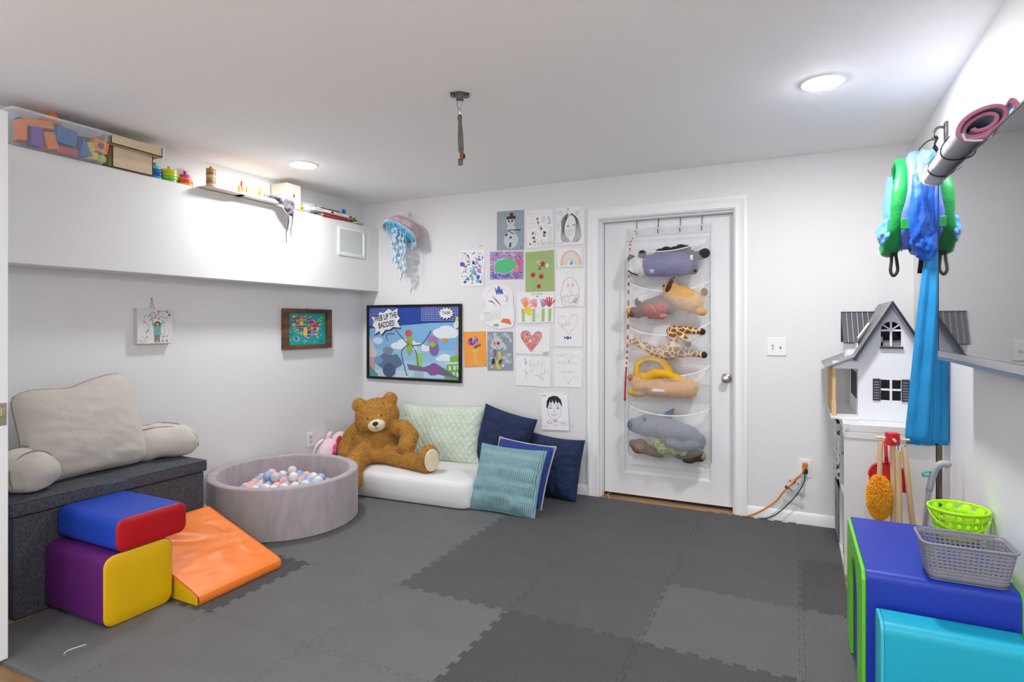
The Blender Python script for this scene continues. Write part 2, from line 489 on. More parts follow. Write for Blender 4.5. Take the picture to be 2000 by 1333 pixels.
def slab_panel(mb, x0, z0, x1, z1, y):
    rings = [(0, 0), (.012, .006), (.02, .009), (.05, .009), (.072, .002), (.078, .002)]
    for (a, d), (b, f) in zip(rings, rings[1:]):
        q = lambda s, dd: [(x0+s, y+dd, z0+s), (x1-s, y+dd, z0+s), (x1-s, y+dd, z1-s), (x0+s, y+dd, z1-s)]
        vs = q(a, d)+q(b, f); mb.add(vs, [(i, (i+1) % 4, 4+(i+1) % 4, 4+i) for i in range(4)])
    mb.add(q(rings[-1][0], rings[-1][1]), [(0, 1, 2, 3)])
mb = MB(); sx0, sx1, sz0, sz1 = DX0+.014, DX1-.014, .022, DZ-.014
px0, px1 = sx0+.145, sx1-.145
pz = [(.18, .86), (1.04, 1.90)]
zs = [sz0, .18, .86, 1.04, 1.90, sz1]
for a, b in zip(zs, zs[1:]):
    hole = (a, b) in pz
    for xa, xb in ((sx0, px0), (px0, px1), (px1, sx1)):
        if hole and xa == px0: slab_panel(mb, xa, a, xb, b, y0)
        else: mb.add([(xa, y0, a), (xb, y0, a), (xb, y0, b), (xa, y0, b)], [(0, 1, 2, 3)])
mb.box(sx0, y0+.012, sz0, sx1, y0+.035, sz1)
mb.add([(sx0, y0, sz0), (sx1, y0, sz0), (sx1, y0+.02, sz0), (sx0, y0+.02, sz0), (sx0, y0, sz1), (sx1, y0, sz1), (sx1, y0+.02, sz1), (sx0, y0+.02, sz1)], [(0, 3, 2, 1), (4, 5, 6, 7), (0, 4, 7, 3), (1, 2, 6, 5)])
slab = build('slab', mb, M_doorp, door)
mb = MB(); Mk = frame((3.092, y0, .908), (1, 0, 0), (0, 0, 1))   # local z toward the room
mb.lathe([(.033, 0), (.033, .004), (.028, .009), (.012, .012), (.011, .03), (.018, .036), (.026, .045), (.028, .055), (.025, .063), (.015, .067), (0, .068)], 28, M=Mk)
build('knob', mb, M_nickel, slab, smooth=40)
# door 2: the open leaf at the left edge of the view
mb = MB(); mb.box(.03, -3.05, .017, .846, -3.014, 2.085); leaf = struct('door_2', mb, M_doorp, bevel=.002)
mb = MB(); mb.box(.846, -3.046, .90, .848, -3.020, .985); mb.box(.848, -3.041, .936, .860, -3.027, .964); build('latch', mb, mat('brass_plate', (.55, .48, .36), .35, metal=.9), leaf, bevel=.001)
# recessed lights; the last one is an unseen lamp added for fill
M_lens2 = mat('light_lens_dimmed', (1, 1, 1), .5, var=0, emit=((.995, .995, 1), 225.))
M_lens = mat('light_lens', (1, 1, 1), .5, var=0, emit=((.995, .995, 1), 325.))
spots = [(.53, -1.235), (3.63, -1.22), (3.63, -3.75), (2.08, -5.0)]
LB = ['recessed ceiling light above the ball pit and shelf of toys', 'recessed ceiling light near the television wall', 'recessed ceiling light nearer the doorway on the television side', 'added unseen ceiling lamp for fill at the far end behind the viewer']
for (x, y), lb in zip(spots, LB):
    r = thing('recessed_light', lb, 'ceiling light', (x, y, RH), 'recessed ceiling lights')
    mb = MB(); mb.lathe([(.083, -.002), (.085, -.006), (.090, -.005), (.095, 0)][::-1], 40, M=Matrix.Translation((x, y, RH))); build('trim_ring', mb, M_trim, r, smooth=50)
    mb = MB(); mb.lathe([(.084, -.003), (.082, -.007), (.060, -.010), (.03, -.011), (0, -.0115)], 40, M=Matrix.Translation((x, y, RH))); build('lens', mb, M_lens2 if x < 1 else M_lens, r, smooth=60)

# ---------------------------------------------------------------- interlocking foam floor tiles
def foam(name, c, ang):
    m = mat(name, c, .62, var=0, spec=.35); N, L, b = nodes(m)
    tc = N.new('ShaderNodeTexCoord'); mp = N.new('ShaderNodeMapping'); mp.inputs['Rotation'].default_value = (0, 0, ang); mp.inputs['Scale'].default_value = (88, 88, 1)
    L.new(tc.outputs['Object'], mp.inputs[0])
    sx = N.new('ShaderNodeSeparateXYZ'); L.new(mp.outputs[0], sx.inputs[0])
    def sn(k):
        q = N.new('ShaderNodeMath'); q.operation = 'SINE'; a = N.new('ShaderNodeMath'); a.operation = 'MULTIPLY'; a.inputs[1].default_value = 2*PI
        L.new(sx.outputs[k], a.inputs[0]); L.new(a.outputs[0], q.inputs[0]); return q
    a, b2 = sn(0), sn(1)
    mu = N.new('ShaderNodeMath'); mu.operation = 'MULTIPLY'; L.new(a.outputs[0], mu.inputs[0]); L.new(b2.outputs[0], mu.inputs[1])
    bp = N.new('ShaderNodeBump'); bp.inputs['Strength'].default_value = .55; bp.inputs['Distance'].default_value = .0016
    L.new(mu.outputs[0], bp.inputs['Height']); L.new(bp.outputs['Normal'], b.inputs['Normal'])
    nz = N.new('ShaderNodeTexNoise'); nz.inputs['Scale'].default_value = 4.5; nz.inputs['Detail'].default_value = 6; L.new(tc.outputs['Object'], nz.inputs['Vector'])
    rp = N.new('ShaderNodeMix'); rp.data_type = 'RGBA'; c = lin(c); rp.inputs[6].default_value = (*[x*.84 for x in c], 1); rp.inputs[7].default_value = (*[x*1.16 for x in c], 1)
    ad = N.new('ShaderNodeMath'); ad.operation = 'MULTIPLY_ADD'; ad.inputs[1].default_value = .6; L.new(mu.outputs[0], ad.inputs[0]); L.new(nz.outputs['Fac'], ad.inputs[2])
    L.new(ad.outputs[0], rp.inputs[0]); L.new(rp.outputs[2], b.inputs['Base Color'])
    return m
F_L = foam('foam_light_grey', (.140, .139, .141), .0); F_M = foam('foam_mid_grey', (.088, .087, .088), .0); F_D = foam('foam_dark_grey', (.066, .065, .067), .785)  # similar grey foam: lighting and viewing angle are put into these tones
F_N = foam('foam_grey', (.112, .111, .113), .785)
TZ = .012
XG = [.03, .615, 1.201, 1.787, 2.373, 2.959, 3.545, 3.742]
YG = [-.03, -.65, -1.26, -1.85, -2.44, -3.03]
def edge(p, q, toothed):
    """jigsaw edge from p to q as a list of points (without q): seven dovetail tabs"""
    p, q = V(p), V(q)
    if not toothed: return [p]
    d = q-p; L = d.length; t = d/L; n = V((-t.y, t.x)); k = max(1, round(L/.084)); pit = L/k; dep = .010; out = [p, p+t*.012-n*dep]
    for i in range(k):
        s = i*pit
        out += [p+t*(s+.27*pit)-n*dep, p+t*(s+.20*pit)+n*dep, p+t*(s+.76*pit)+n*dep, p+t*(s+.69*pit)-n*dep]
    return out+[p+t*(L-.012)-n*dep]
ED = {}
def shared(a, b, toothed):
    k = (a, b) if a < b else (b, a)
    if k not in ED: ED[k] = edge(k[0], k[1], toothed)+[V(k[1])]
    P = ED[k]; return (P if k == (a, b) else P[::-1])[:-1]
def inset(P, g):
    """pull a counter-clockwise outline inwards by g all along"""
    out = []; n = len(P)
    for i in range(n):
        a, b, c = P[i-1], P[i], P[(i+1) % n]
        e1, e2 = b-a, c-b
        if e1.length < 1e-6 or e2.length < 1e-6: out.append(b); continue
        n1 = V((-e1.y, e1.x)).normalized(); n2 = V((-e2.y, e2.x)).normalized(); m = n1+n2
        m = m/max(.45, m.dot(n1)) if m.length > 1e-6 else n1
        out.append(b+m*g)
    return out
rows = ['door', 'second', 'third', 'fourth', 'last']
pat = {(1,0):'L',(2,0):'L',(3,0):'M',(4,0):'M',(5,0):'M',(6,0):'M',
       (0,0):'L',(0,1):'L',(0,2):'L',(1,1):'L',(2,1):'L',(3,1):'M',(4,1):'M',(5,1):'M',(6,1):'D',
       (1,2):'L',(2,2):'L',(3,2):'M',(4,2):'M',(5,2):'N',(6,2):'N',
       (1,3):'D',(2,3):'L',(3,3):'L',(4,3):'D',(5,3):'D',(6,3):'N',
       (1,4):'L',(2,4):'L',(3,4):'L',(4,4):'D',(5,4):'D',(6,4):'N'}
# rows run from the back wall; column 0 lies against the left wall
tone = {'L': (F_L, 'lit-toned grey'), 'M': (F_M, 'half-lit-toned grey'), 'D': (F_D, 'shade-toned grey'), 'N': (F_N, 'grey')}
rowname = ['in the row along the back wall', 'in the second row from the back wall', 'in the middle row', 'in the fourth row from the back wall', 'in the front row']
colname = ['against the left wall', 'first beyond the storage bench', 'second from the storage bench side', 'third from the storage bench side', 'fourth from the storage bench side', 'last whole tile on the shelf side', 'narrow cut strip on the shelf side']
rnd = random.Random(5)
for (c, r), t in sorted(pat.items()):
    x0, x1, y1, y0 = XG[c], XG[c+1], YG[r], YG[r+1]
    if c == 1 and r >= 3: x0 = .535
    A, B, Cc, D = (x0, y0), (x1, y0), (x1, y1), (x0, y1)
    inn = lambda k, lo, hi: lo <= k < hi
    tb = (c, r+1) in pat; tr = (c+1, r) in pat; tt = (c, r-1) in pat or (r == 0 and c == 5); tl = (c-1, r) in pat
    P = shared(A, B, tb)+shared(B, Cc, tr)+shared(Cc, D, tt)+shared(D, A, tl)
    P = inset([V((p[0], p[1])) for p in P], .0007)
    mb = MB(); mb.prism([(p[0], p[1]) for p in P], TZ)
    o = build('foam_floor_tile', mb, tone[t][0]); tag(o, '%s interlocking foam floor tile %s, %s' % (tone[t][1], rowname[r], colname[c]), 'floor mat', 'interlocking foam floor tiles')
# ================================================================ LEFT SIDE: bench, reading pillow, foam blocks, ball pit
M_tweed = weave('charcoal_tweed', '202126', '60626c', 620, .9, .6, .9)
M_foot = mat('dark_fabric_edge', '0c0c0e', .9, var=.1)
bench = thing('storage_bench', 'long charcoal tweed storage bench with lift-off lid under the beige reading pillow', 'bench', (.31, -2.39, 0))
mb = MB(); mb.box(.125, -2.845, .0, .500, -1.948, .445)
build('body', mb, M_tweed, bench, bevel=.008)
def lidtop(u, v):
    x = .112+.402*u; y = -2.86+.925*v
    e = min(1, 8*min(u, 1-u))*min(1, 12*min(v, 1-v))
    z = .508+.014*e**.5+.006*noise.noise(V((x*9, y*5, 2)))*e-.012*math.exp(-((y+2.43)/.06)**2)*math.exp(-((x-.46)/.1)**2)
    return (x, y, z)
mb = MB(); mb.grid(lidtop, 24, 48)
mb.box(.112, -2.86, .447, .514, -1.935, .509)
build('lid', mb, M_tweed, bench, bevel=.013, seg=3, smooth=35)

M_beige = mat('beige_brushed_cotton', 'c3bdb4', .9, var=.09, vs=7, bump=.25, bs=28, sheen=.25)
M_pipe = mat('taupe_piping', '857e73', .85, var=.08, vs=30)
rp = thing('reading_pillow', 'slouched beige backrest pillow with two arms sitting on the charcoal bench', 'pillow', (.27, -2.42, .52))
Mb = frame((.245, -2.455, .755), V((0, .985, .02)), V((-.30, .02, 1)))
mb = MB()
def bk(u, v, s):
    a, b = 2*u-1, 2*v-1
    x = .275*a*(1-.05*(1-b*b))*(1-.07*b**8)-.03*a*b*0+.035*(1-v)*(1 if a > 0 else .0); y = .245*b*(1-.05*(1-a*a))*(1-.10*a**8)+.030*(b > 0)*b*a-.022*(b > 0)*b*math.exp(-((a+.1)/.35)**2)
    e = max(0., (1-a*a)*(1-b*b)); z = s*.115*e**.36
    k = noise.noise(V((x*6, y*9, 3+s)))*.010+noise.noise(V((x*15+y*12, y*26, s)))*.006*(1.3-v)
    return (x, y, z+k*min(1, e*4))
mb.grid(lambda u, v: bk(u, v, 1), 44, 44, M=Mb); mb.grid(lambda u, v: bk(1-u, v, -1), 44, 44, M=Mb)
build('back_cushion', mb, M_beige, rp, smooth=180)
P = []
for k in range(4):
    for i in range(16):
        s = i/16; u, v = [(s, 1), (1, 1-s), (1-s, 0), (0, s)][k]; q = bk(u, v, 1); P.append(Mb @ V((q[0], q[1], 0)))
build('piping', MB().tube(P, .0030, 7, closed=True), M_pipe, rp, smooth=180)
def arm(pts, rs, nm='arm'):
    """arm bolster: flattened underside resting on the lid"""
    mb = MB(); mb.cap(pts, rs, n=22)
    for p in mb.v:
        if p.z < .545: p.z = .519+max(0, p.z-.50)*.5
    return soft(nm, mb, M_beige, .011, 6, rp, disp=.012, dscale=11.)
aL = arm([(.18, -2.77, .60), (.32, -2.75, .605), (.405, -2.725, .605)], [.095, .105, .095])
aR = arm([(.21, -2.17, .60), (.265, -2.07, .615), (.32, -1.975, .605)], [.10, .105, .098])
def ring(c, d, r, nm, par, a0=-40, a1=220, k=1.0):
    d = V(d).normalized(); x = V((-d.y, d.x, 0)).normalized(); P = []
    for i in range(25):
        t = math.radians(a0+(a1-a0)*i/24); P.append(V(c)+x*r*math.cos(t)+V((0, 0, 1))*r*k*math.sin(t))
    build(nm, MB().tube(P, .0028, 6), M_pipe, par, smooth=180)
ring((.40, -2.727, .605), (1, .12, 0), .098, 'piping', aL)
ring((.305, -2.745, .608), (1, .12, 0), .109, 'piping', aL, -30, 210)
P = spline([(.255, -2.20, .685), (.30, -2.10, .702), (.345, -1.99, .690), (.385, -1.92, .64), (.385, -1.90, .57)], 6)
build('piping', MB().tube(P, .0028, 6), M_pipe, aR, smooth=180)
P = spline([(.17, -2.13, .69), (.22, -2.04, .712), (.27, -1.94, .694), (.315, -1.885, .63), (.325, -1.88, .56)], 6)
build('piping', MB().tube(P, .0028, 6), M_pipe, aR, smooth=180)

# ---- padded climbing blocks
def vinyl(name, c, rough=.42): return mat(name, c, rough, var=.05, vs=5, bump=.10, bs=420, spec=.45)
M_blue = vinyl('blue_vinyl', '1c45b4'); M_red = vinyl('red_vinyl', 'b30d18'); M_purple = vinyl('purple_vinyl', '601f6c'); M_yel = vinyl('yellow_vinyl', 'd9ad05'); M_or = vinyl('orange_vinyl', 'f58232', .36)
def rrect(w, h, r, n=7):
    P = []
    for cx, cy, a in ((w/2-r, h/2-r, 0), (-w/2+r, h/2-r, 90), (-w/2+r, -h/2+r, 180), (w/2-r, -h/2+r, 270)):
        for i in range(n+1):
            t = math.radians(a+90*i/n); P.append((cx+r*math.cos(t), cy+r*math.sin(t)))
    return P
def block(label, x0, x1, y0, y1, z0, z1, r, m1, m2, name='foam_block'):
    t = thing(name, label, 'foam block', ((x0+x1)/2, (y0+y1)/2, z0))
    M = frame((x0, (y0+y1)/2, (z0+z1)/2), (0, 1, 0), (0, 0, 1))
    w, h = y1-y0, z1-z0; L = x1-x0; n = 14
    base = rrect(w, h, r)
    mb = MB(); k = len(base)
    for i in range(n+1):
        s = i/n; b = 1+.016*math.sin(PI*s)
        for (a, c) in base: mb.v.append(M @ V((a*b, c*(b if c > 0 else 1), L*s)))
    for i in range(n):
        for j in range(k):
            j2 = (j+1) % k; mb.f.append((i*k+j, i*k+j2, (i+1)*k+j2, (i+1)*k+j)); mb.m.append(0)
    mb.f.append(tuple(range(k))[::-1]); mb.m.append(0); mb.f.append(tuple(n*k+j for j in range(k))); mb.m.append(0)
    build('cover', mb, m1, t, smooth=45)
    for s, zz in ((1, L), (-1, 0)):
        q = MB(); sc = .992
        rings = [(1.0, 0), (.985, .004), (.94, .007), (.6, .010)]
        vs = []; fs = []
        for (f, d) in rings:
            for (a, c) in base: vs.append((a*f*sc, c*f*sc, zz+s*d))
        for i in range(len(rings)-1):
            for j in range(k):
                j2 = (j+1) % k; fs.append((i*k+j, i*k+j2, (i+1)*k+j2, (i+1)*k+j))
        fs.append(tuple((len(rings)-1)*k+j for j in range(k)))
        q.add(vs, fs, 0, M); build('end_panel', q, m2, t, smooth=60, label='%s end panel' % m2.name.split('_')[0])
    return t
block('purple foam climbing block with yellow ends on the mat, under the blue block', .522, .950, -2.737, -2.440, .0125, .312, .045, M_purple, M_yel)
block('blue foam climbing block with red ends stacked on the purple block', .525, .955, -2.690, -2.375, .315, .455, .036, M_blue, M_red)
wd = thing('foam_wedge', 'orange foam wedge ramp with yellow sides lying between the bench and the ball pit', 'foam block', (.82, -2.19, TZ))
def wtop(u, v):
    x = .525+.58*u; y = -2.42+.465*v
    z = .262-.205*u
    e = min(1, 6*min(u, 1-u))*min(1, 6*min(v, 1-v))
    z += e*(.012*math.exp(-((x-.70-(y+2.2)*.5)/.035)**2)*math.exp(-((y+2.24)/.10)**2)-.010*math.exp(-((x-.75-(y+2.2)*.5)/.03)**2)*math.exp(-((y+2.24)/.12)**2)+.008*math.exp(-((x-.90)/.03)**2-((y+2.16)/.07)**2)-.008*math.exp(-((x-.86)/.03)**2-((y+2.14)/.07)**2)+.004*noise.noise(V((x*9, y*9, 1)))+.002*noise.noise(V((x*30, y*12, 4))))
    if v > .8: z += .0035*math.sin(x*75+math.sin(x*30)*2)*e
    if u > .93: z -= .006*((u-.93)/.07)**2
    if u < .05: z -= .012*((.05-u)/.05)**2
    return (x, y, z)
mb = MB(); mb.grid(wtop, 60, 48)
fr = [wtop(1, j/48) for j in range(49)]; k = len(mb.v)
for i, f in enumerate((0, .4, .85, 1)):
    for p in fr: mb.v.append(V((p[0]+.006*math.sin(PI*f), p[1], p[2]+(TZ+.001-p[2])*f)))
for i in range(3):
    for j in range(48): mb.f.append((k+i*49+j, k+(i+1)*49+j, k+(i+1)*49+j+1, k+i*49+j+1)); mb.m.append(0)
mb.box(.525, -2.418, TZ+.0005, 1.10, -1.957, .02)
mb.add([wtop(0, 0), wtop(0, 1), (.525, -1.955, TZ), (.525, -2.42, TZ)], [(0, 1, 2, 3)])
build('cover', mb, M_or, wd, smooth=50)
for y, s in ((-2.421, -1), (-1.954, 1)):
    mb = MB(); top = [V(wtop(i/30, 0 if s < 0 else 1)) for i in range(31)]
    P = [(p.x, p.z-.003) for p in top]+[(1.105, TZ+.001), (.525, TZ+.001)]
    M = Matrix(((1, 0, 0, 0), (0, 0, 1, y), (0, 1, 0, 0), (0, 0, 0, 1))); mb.prism(P, s*.006, M=M); build('side_panel', mb, M_yel, wd, bevel=.003, label='yellow side panel')
    build('piping', MB().tube([(p.x, y+s*.003, p.z-.002) for p in top], .003, 6), mat('dark_orange_piping', 'd0601c', .4), wd, smooth=180)

# ---- ball pit
M_velvet = mat('mauve_grey_velvet', 'a89fa3', .75, var=.13, vs=7, bump=.12, bs=30, sheen=.5)
N, L, b = nodes(M_velvet)
nz = [n for n in N if n.type == 'TEX_NOISE'][0]; nz.inputs['Detail'].default_value = 9; nz.inputs['Distortion'].default_value = .9; nz.inputs['Roughness'].default_value = .62
mpv = N.new('ShaderNodeMapping'); mpv.inputs['Scale'].default_value = (1.6, 1.6, .55); L.new([n for n in N if n.type == 'TEX_COORD'][0].outputs['Object'], mpv.inputs[0]); L.new(mpv.outputs[0], nz.inputs['Vector'])
mxv = [n for n in N if n.type == 'MIX'][0]; mrv = N.new('ShaderNodeMapRange'); mrv.inputs[1].default_value = .32; mrv.inputs[2].default_value = .68; L.new(nz.outputs['Fac'], mrv.inputs[0]); L.new(mrv.outputs[0], mxv.inputs[0])
PC = V((.492, -1.352, 0)); PR = .462; PH = .322
pit = thing('ball_pit', 'round mauve-grey velvet foam ball pit beside the bench', 'ball pit', (PC.x, PC.y, TZ))
Mp = Matrix.Translation((PC.x, PC.y, TZ)) @ Matrix.Rotation(math.radians(137), 4, 'Z') @ Matrix.Diagonal((1.05, 1., 1., 1.))
wl = .052; h = PH-TZ
mb = MB(); mb.lathe([(PR-.008, 0), (PR, .006), (PR, .06), (PR+.001, h*.5), (PR+.001, h-.010), (PR-.002, h-.003), (PR-.008, h), (PR-wl+.008, h), (PR-wl+.002, h-.003), (PR-wl-.001, h-.010), (PR-wl, .10)], 96, M=Mp)
build('ring_wall', mb, M_velvet, pit, smooth=50)
mb = MB(); mb.lathe([(PR-wl+.002, .002), (PR-wl+.002, .112), (PR-wl-.02, .125), (0, .127)], 64, M=Mp); build('base_cushion', mb, M_velvet, pit, smooth=50)
BR = .0325
balls = {'pale blue': mat('blue_ball_plastic', 'a0b4dc', .28, var=.02, spec=.5), 'salmon pink': mat('pink_ball_plastic', 'f2b2b2', .28, var=.02), 'pearl white': mat('white_ball_plastic', 'e6e4de', .25, var=.02),
         'clear': mat('clear_ball_plastic', (.86, .87, .93), .12, var=0, trans=.35, ior=1.1)}
rb = random.Random(12); spots_b = []
zf = TZ+.127+BR
def pit_ok(p, r): return math.hypot(p[0]-PC.x, p[1]-PC.y) < r
pitch = BR*2.04; n = 0
L1 = []
for i in range(-7, 8):
    for j in range(-7, 8):
        x = PC.x-.03+pitch*(i+.5*(j % 2))+rb.uniform(-.001, .001); y = PC.y+.02+pitch*.866*j
        if pit_ok((x, y), .335): L1.append((x, y, zf))
L2 = []
for i in range(-5, 6):
    for j in range(-5, 6):
        x = PC.x-.03+pitch*(i+.5*(j % 2)+.5); y = PC.y+.02+pitch*.866*(j)+pitch*.289
        if pit_ok((x+.03, y-.02), .235): L2.append((x, y, zf+pitch*.816))
L3 = []
for i in range(-3, 4):
    for j in range(-3, 4):
        x = PC.x-.03+pitch*(i+.5*(j % 2)); y = PC.y+.02+pitch*.866*j+pitch*.577
        if pit_ok((x+.05, y-.04), .13) and rb.random() < .5: L3.append((x, y, zf+pitch*1.632))
# leave out the lowest balls nobody can see past the rim
cv = V((3.524, -4.167, 1.28)); dv = (V((PC.x, PC.y, 0))-V((cv.x, cv.y, 0))).normalized()
seen = []
for p in L1+L2+L3:
    d = (V(p)-cv); s = (V((p[0], p[1], 0))-V((PC.x, PC.y, 0))).dot(dv)
    if p in L1 and s < .02: continue
    seen.append(p)
seen = L1+L2+L3 if len(L1+L2+L3) < 130 else seen
proto = {}
for k, mm in balls.items():
    proto[k] = None
names = ['pale blue', 'salmon pink', 'pearl white', 'pale blue', 'salmon pink', 'pearl white', 'clear']
for p in seen:
    k = rb.choice(names)
    if proto[k] is None:
        mb = MB().ell(p, BR, 20, 14); o = build('plastic_ball', mb, balls[k], origin=p, smooth=180); proto[k] = o
    else:
        o = proto[k].copy(); COL.objects.link(o); o.location = p
    tag(o, '%s plastic ball heaped in the grey ball pit' % k, 'ball', '%s balls in the ball pit' % k)
# a sliver of white thread on the mat
mb = MB(); mb.tube(spline([(1.0, -2.905, .0135), (.985, -2.89, .0135), (.985, -2.865, .0135), (1.0, -2.825, .0135)], 5), .0016, 6); tag(build('thread_scrap', mb, mat('white_thread', 'e8e8e8', .8), smooth=180), 'scrap of white thread on the mat in front of the purple block', 'thread')

# ================================================================ TOYS ON THE LEDGE
LZ = 2.1355
M_clear = mat('clear_tub_plastic', (.95, .96, .97), .08, var=0)
N, L, b = nodes(M_clear)
def glassy(name, tint, mixv, rough=.1):
    if name in _M: return _M[name]
    m = bpy.data.materials.new(name); m.use_nodes = True; N = m.node_tree.nodes; L = m.node_tree.links; N.clear()
    o = N.new('ShaderNodeOutputMaterial'); t = N.new('ShaderNodeBsdfTransparent'); t.inputs[0].default_value = (*tint, 1)
    g = N.new('ShaderNodeBsdfPrincipled'); g.inputs['Base Color'].default_value = (.9, .92, .94, 1); g.inputs['Roughness'].default_value = rough
    lw = N.new('ShaderNodeLayerWeight'); lw.inputs[0].default_value = .25
    ad = N.new('ShaderNodeMath'); ad.operation = 'MULTIPLY_ADD'; ad.inputs[1].default_value = .5; ad.inputs[2].default_value = mixv; ad.use_clamp = True
    x = N.new('ShaderNodeMixShader'); L.new(lw.outputs['Facing'], ad.inputs[0]); L.new(ad.outputs[0], x.inputs[0]); L.new(t.outputs[0], x.inputs[1]); L.new(g.outputs[0], x.inputs[2]); L.new(x.outputs[0], o.inputs[0])
    _M[name] = m; return m
M_clear = glassy('clear_tub', (.97, .98, .99), .16)
M_birch = wood('birch_ply', 'c6ae8e', 'dcc8aa', 'Y', 14, .55)
M_pine = wood('pine', 'c39a62', 'dcbb86', 'Z', 14, .5)
# clear tub of blocks
t = thing('storage_tub', 'clear plastic tub full of coloured blocks at the near end of the ledge', 'storage box', (.115, -2.51, LZ))
def tub_ring(z, gx, gy, r=.03):
    return [(p[0]+.115, p[1]-2.505, z) for p in rrect(.165+2*gx, .385+2*gy, r, 5)]
def loft(rings, close0=False, close1=False, mi=0, mb=None):
    mb = mb or MB(); k = len(mb.v); n = len(rings[0])
    for r in rings:
        for p in r: mb.v.append(V(p))
    for i in range(len(rings)-1):
        for j in range(n):
            j2 = (j+1) % n; mb.f.append((k+i*n+j, k+i*n+j2, k+(i+1)*n+j2, k+(i+1)*n+j)); mb.m.append(mi)
    if close0: mb.f.append(tuple(k+j for j in range(n))[::-1]); mb.m.append(mi)
    if close1: mb.f.append(tuple(k+(len(rings)-1)*n+j for j in range(n))); mb.m.append(mi)
    return mb
mb = loft([tub_ring(LZ+.001, 0, 0), tub_ring(LZ+.006, .004, .004), tub_ring(LZ+.15, .018, .022), tub_ring(LZ+.158, .018, .022)], close0=True)
build('tub_body', mb, M_clear, t, smooth=50)
mb = loft([tub_ring(LZ+.158, .018, .022), tub_ring(LZ+.160, .030, .034), tub_ring(LZ+.170, .030, .034), tub_ring(LZ+.172, .022, .026), tub_ring(LZ+.158, .016, .020)])
build('rim', mb, glassy('clear_tub_rim', (.97, .98, .99), .45), t, smooth=50)
fo = {k: mat('block_'+k, v, .5, var=.04) for k, v in dict(orange='ee8a3c', purple='7a4fb0', blue='2f6fb4', navy='33507e', pink='c8475f', yellow='d9c93a', green='8fc94e', teal='3d7f8c').items()}
def tb(label, c, d, k, rot=(0, 0, 0), hole=False, tri=False):
    c = (c[0], c[1], .006+c[2]*1.2); d = tuple(x*1.1 for x in d); M = Matrix.Translation(V((c[0], c[1], LZ+c[2]))) @ Euler([math.radians(a) for a in rot]).to_matrix().to_4x4()
    mb = MB()
    if tri: mb.prism([(-d[1]/2, -d[2]/2), (d[1]/2, -d[2]/2), (0, d[2]/2)], d[0], M=M @ Matrix(((0, 0, 1, -d[0]/2), (1, 0, 0, 0), (0, 1, 0, 0), (0, 0, 0, 1))))
    else: mb.cbox((0, 0, 0), d, M=M)
    o = build('toy_block', mb, fo[k], bevel=.004, origin=M.to_translation()); tag(o, label, 'toy block', 'soft blocks in the clear tub')
    if hole:
        q = MB().lathe([(.017, 0), (.017, .0015), (.0, .0015)], 20, M=M @ Matrix.Translation((d[0]/2, 0, 0)) @ Matrix.Rotation(PI/2, 4, 'Y')); build('hole', q, mat('hole_dark', '7a4a30', .8), o, smooth=40)
tb('orange bar block lying high at the near end of the clear tub', (.16, -2.60, .105), (.05, .11, .036), 'orange', (8, 0, 6))
tb('purple block standing at the near end of the clear tub', (.165, -2.615, .048), (.045, .05, .085), 'purple', (0, 0, 5))
tb('orange block squeezed behind the purple one in the clear tub', (.165, -2.675, .06), (.06, .03, .09), 'orange')
tb('orange tapered block beside the purple block in the clear tub', (.175, -2.555, .045), (.035, .045, .075), 'orange', (14, 0, 0))
tb('blue cube in the middle of the clear tub', (.165, -2.49, .078), (.06, .085, .075), 'blue', (-4, 0, 8))
tb('orange roof block poking out of the top of the clear tub', (.12, -2.53, .152), (.07, .08, .055), 'orange', (0, 0, 10), tri=True)
tb('pink cylinder-like block at the bottom of the clear tub', (.172, -2.48, .020), (.03, .09, .034), 'pink')
tb('blue wedge block right of the middle of the clear tub', (.175, -2.405, .05), (.045, .06, .085), 'blue', (10, 0, 0), tri=True)
tb('dark blue block lying behind the wedge in the clear tub', (.11, -2.42, .085), (.05, .14, .045), 'navy', (6, 0, -6))
tb('blue slab at the back of the clear tub', (.07, -2.56, .11), (.04, .16, .05), 'navy', (0, 0, 0))
tb('yellow block leaning near the far end of the clear tub', (.18, -2.375, .06), (.03, .028, .045), 'yellow', (20, 0, 0))
tb('yellow cube at the bottom far end of the clear tub', (.178, -2.365, .024), (.035, .045, .035), 'yellow')
tb('orange cube with a round hole at the far end of the clear tub', (.165, -2.325, .075), (.05, .07, .06), 'orange', (-12, 0, 0), hole=True)
tb('small green block in the far bottom corner of the clear tub', (.178, -2.318, .02), (.03, .035, .03), 'green')
# plywood boxes
def openbox(mb, x0, y0, z0, x1, y1, z1, th=.008, mi=0):
    mb.box(x0, y0, z0, x1, y1, z0+th, mi); mb.box(x0, y0, z0, x1, y0+th, z1, mi); mb.box(x0, y1-th, z0, x1, y1, z1, mi); mb.box(x0, y0, z0, x0+th, y1, z1, mi); mb.box(x1-th, y0, z0, x1, y1, z1, mi)
mb = MB(); openbox(mb, .01, -2.262, LZ+.001, .178, -2.035, LZ+.118); o = build('plywood_box', mb, M_birch, bevel=.0015); tag(o, 'pale plywood box on the ledge beside the clear tub, underneath the tray', 'box')
mb = MB(); mb.box(.06, -2.21, LZ+.05, .15, -2.12, LZ+.126); tag(build('green_card', mb, mat('green_card', '3f9a45', .6)), 'green toy piece peeping out of the lower plywood box', 'toy')
M = Matrix.Translation((.02, -2.285, LZ+.121)) @ Matrix.Rotation(math.radians(-1.0), 4, 'X')
mb = MB(); openbox(mb, 0, 0, 0, .185, .29, .055); mb.v = [M @ p for p in mb.v]; tr = thing('plywood_tray', 'shallow plywood tray resting crookedly on the lower plywood box', 'box', (.11, -2.14, LZ+.121)); build('tray_body', mb, M_birch, tr, bevel=.0015)
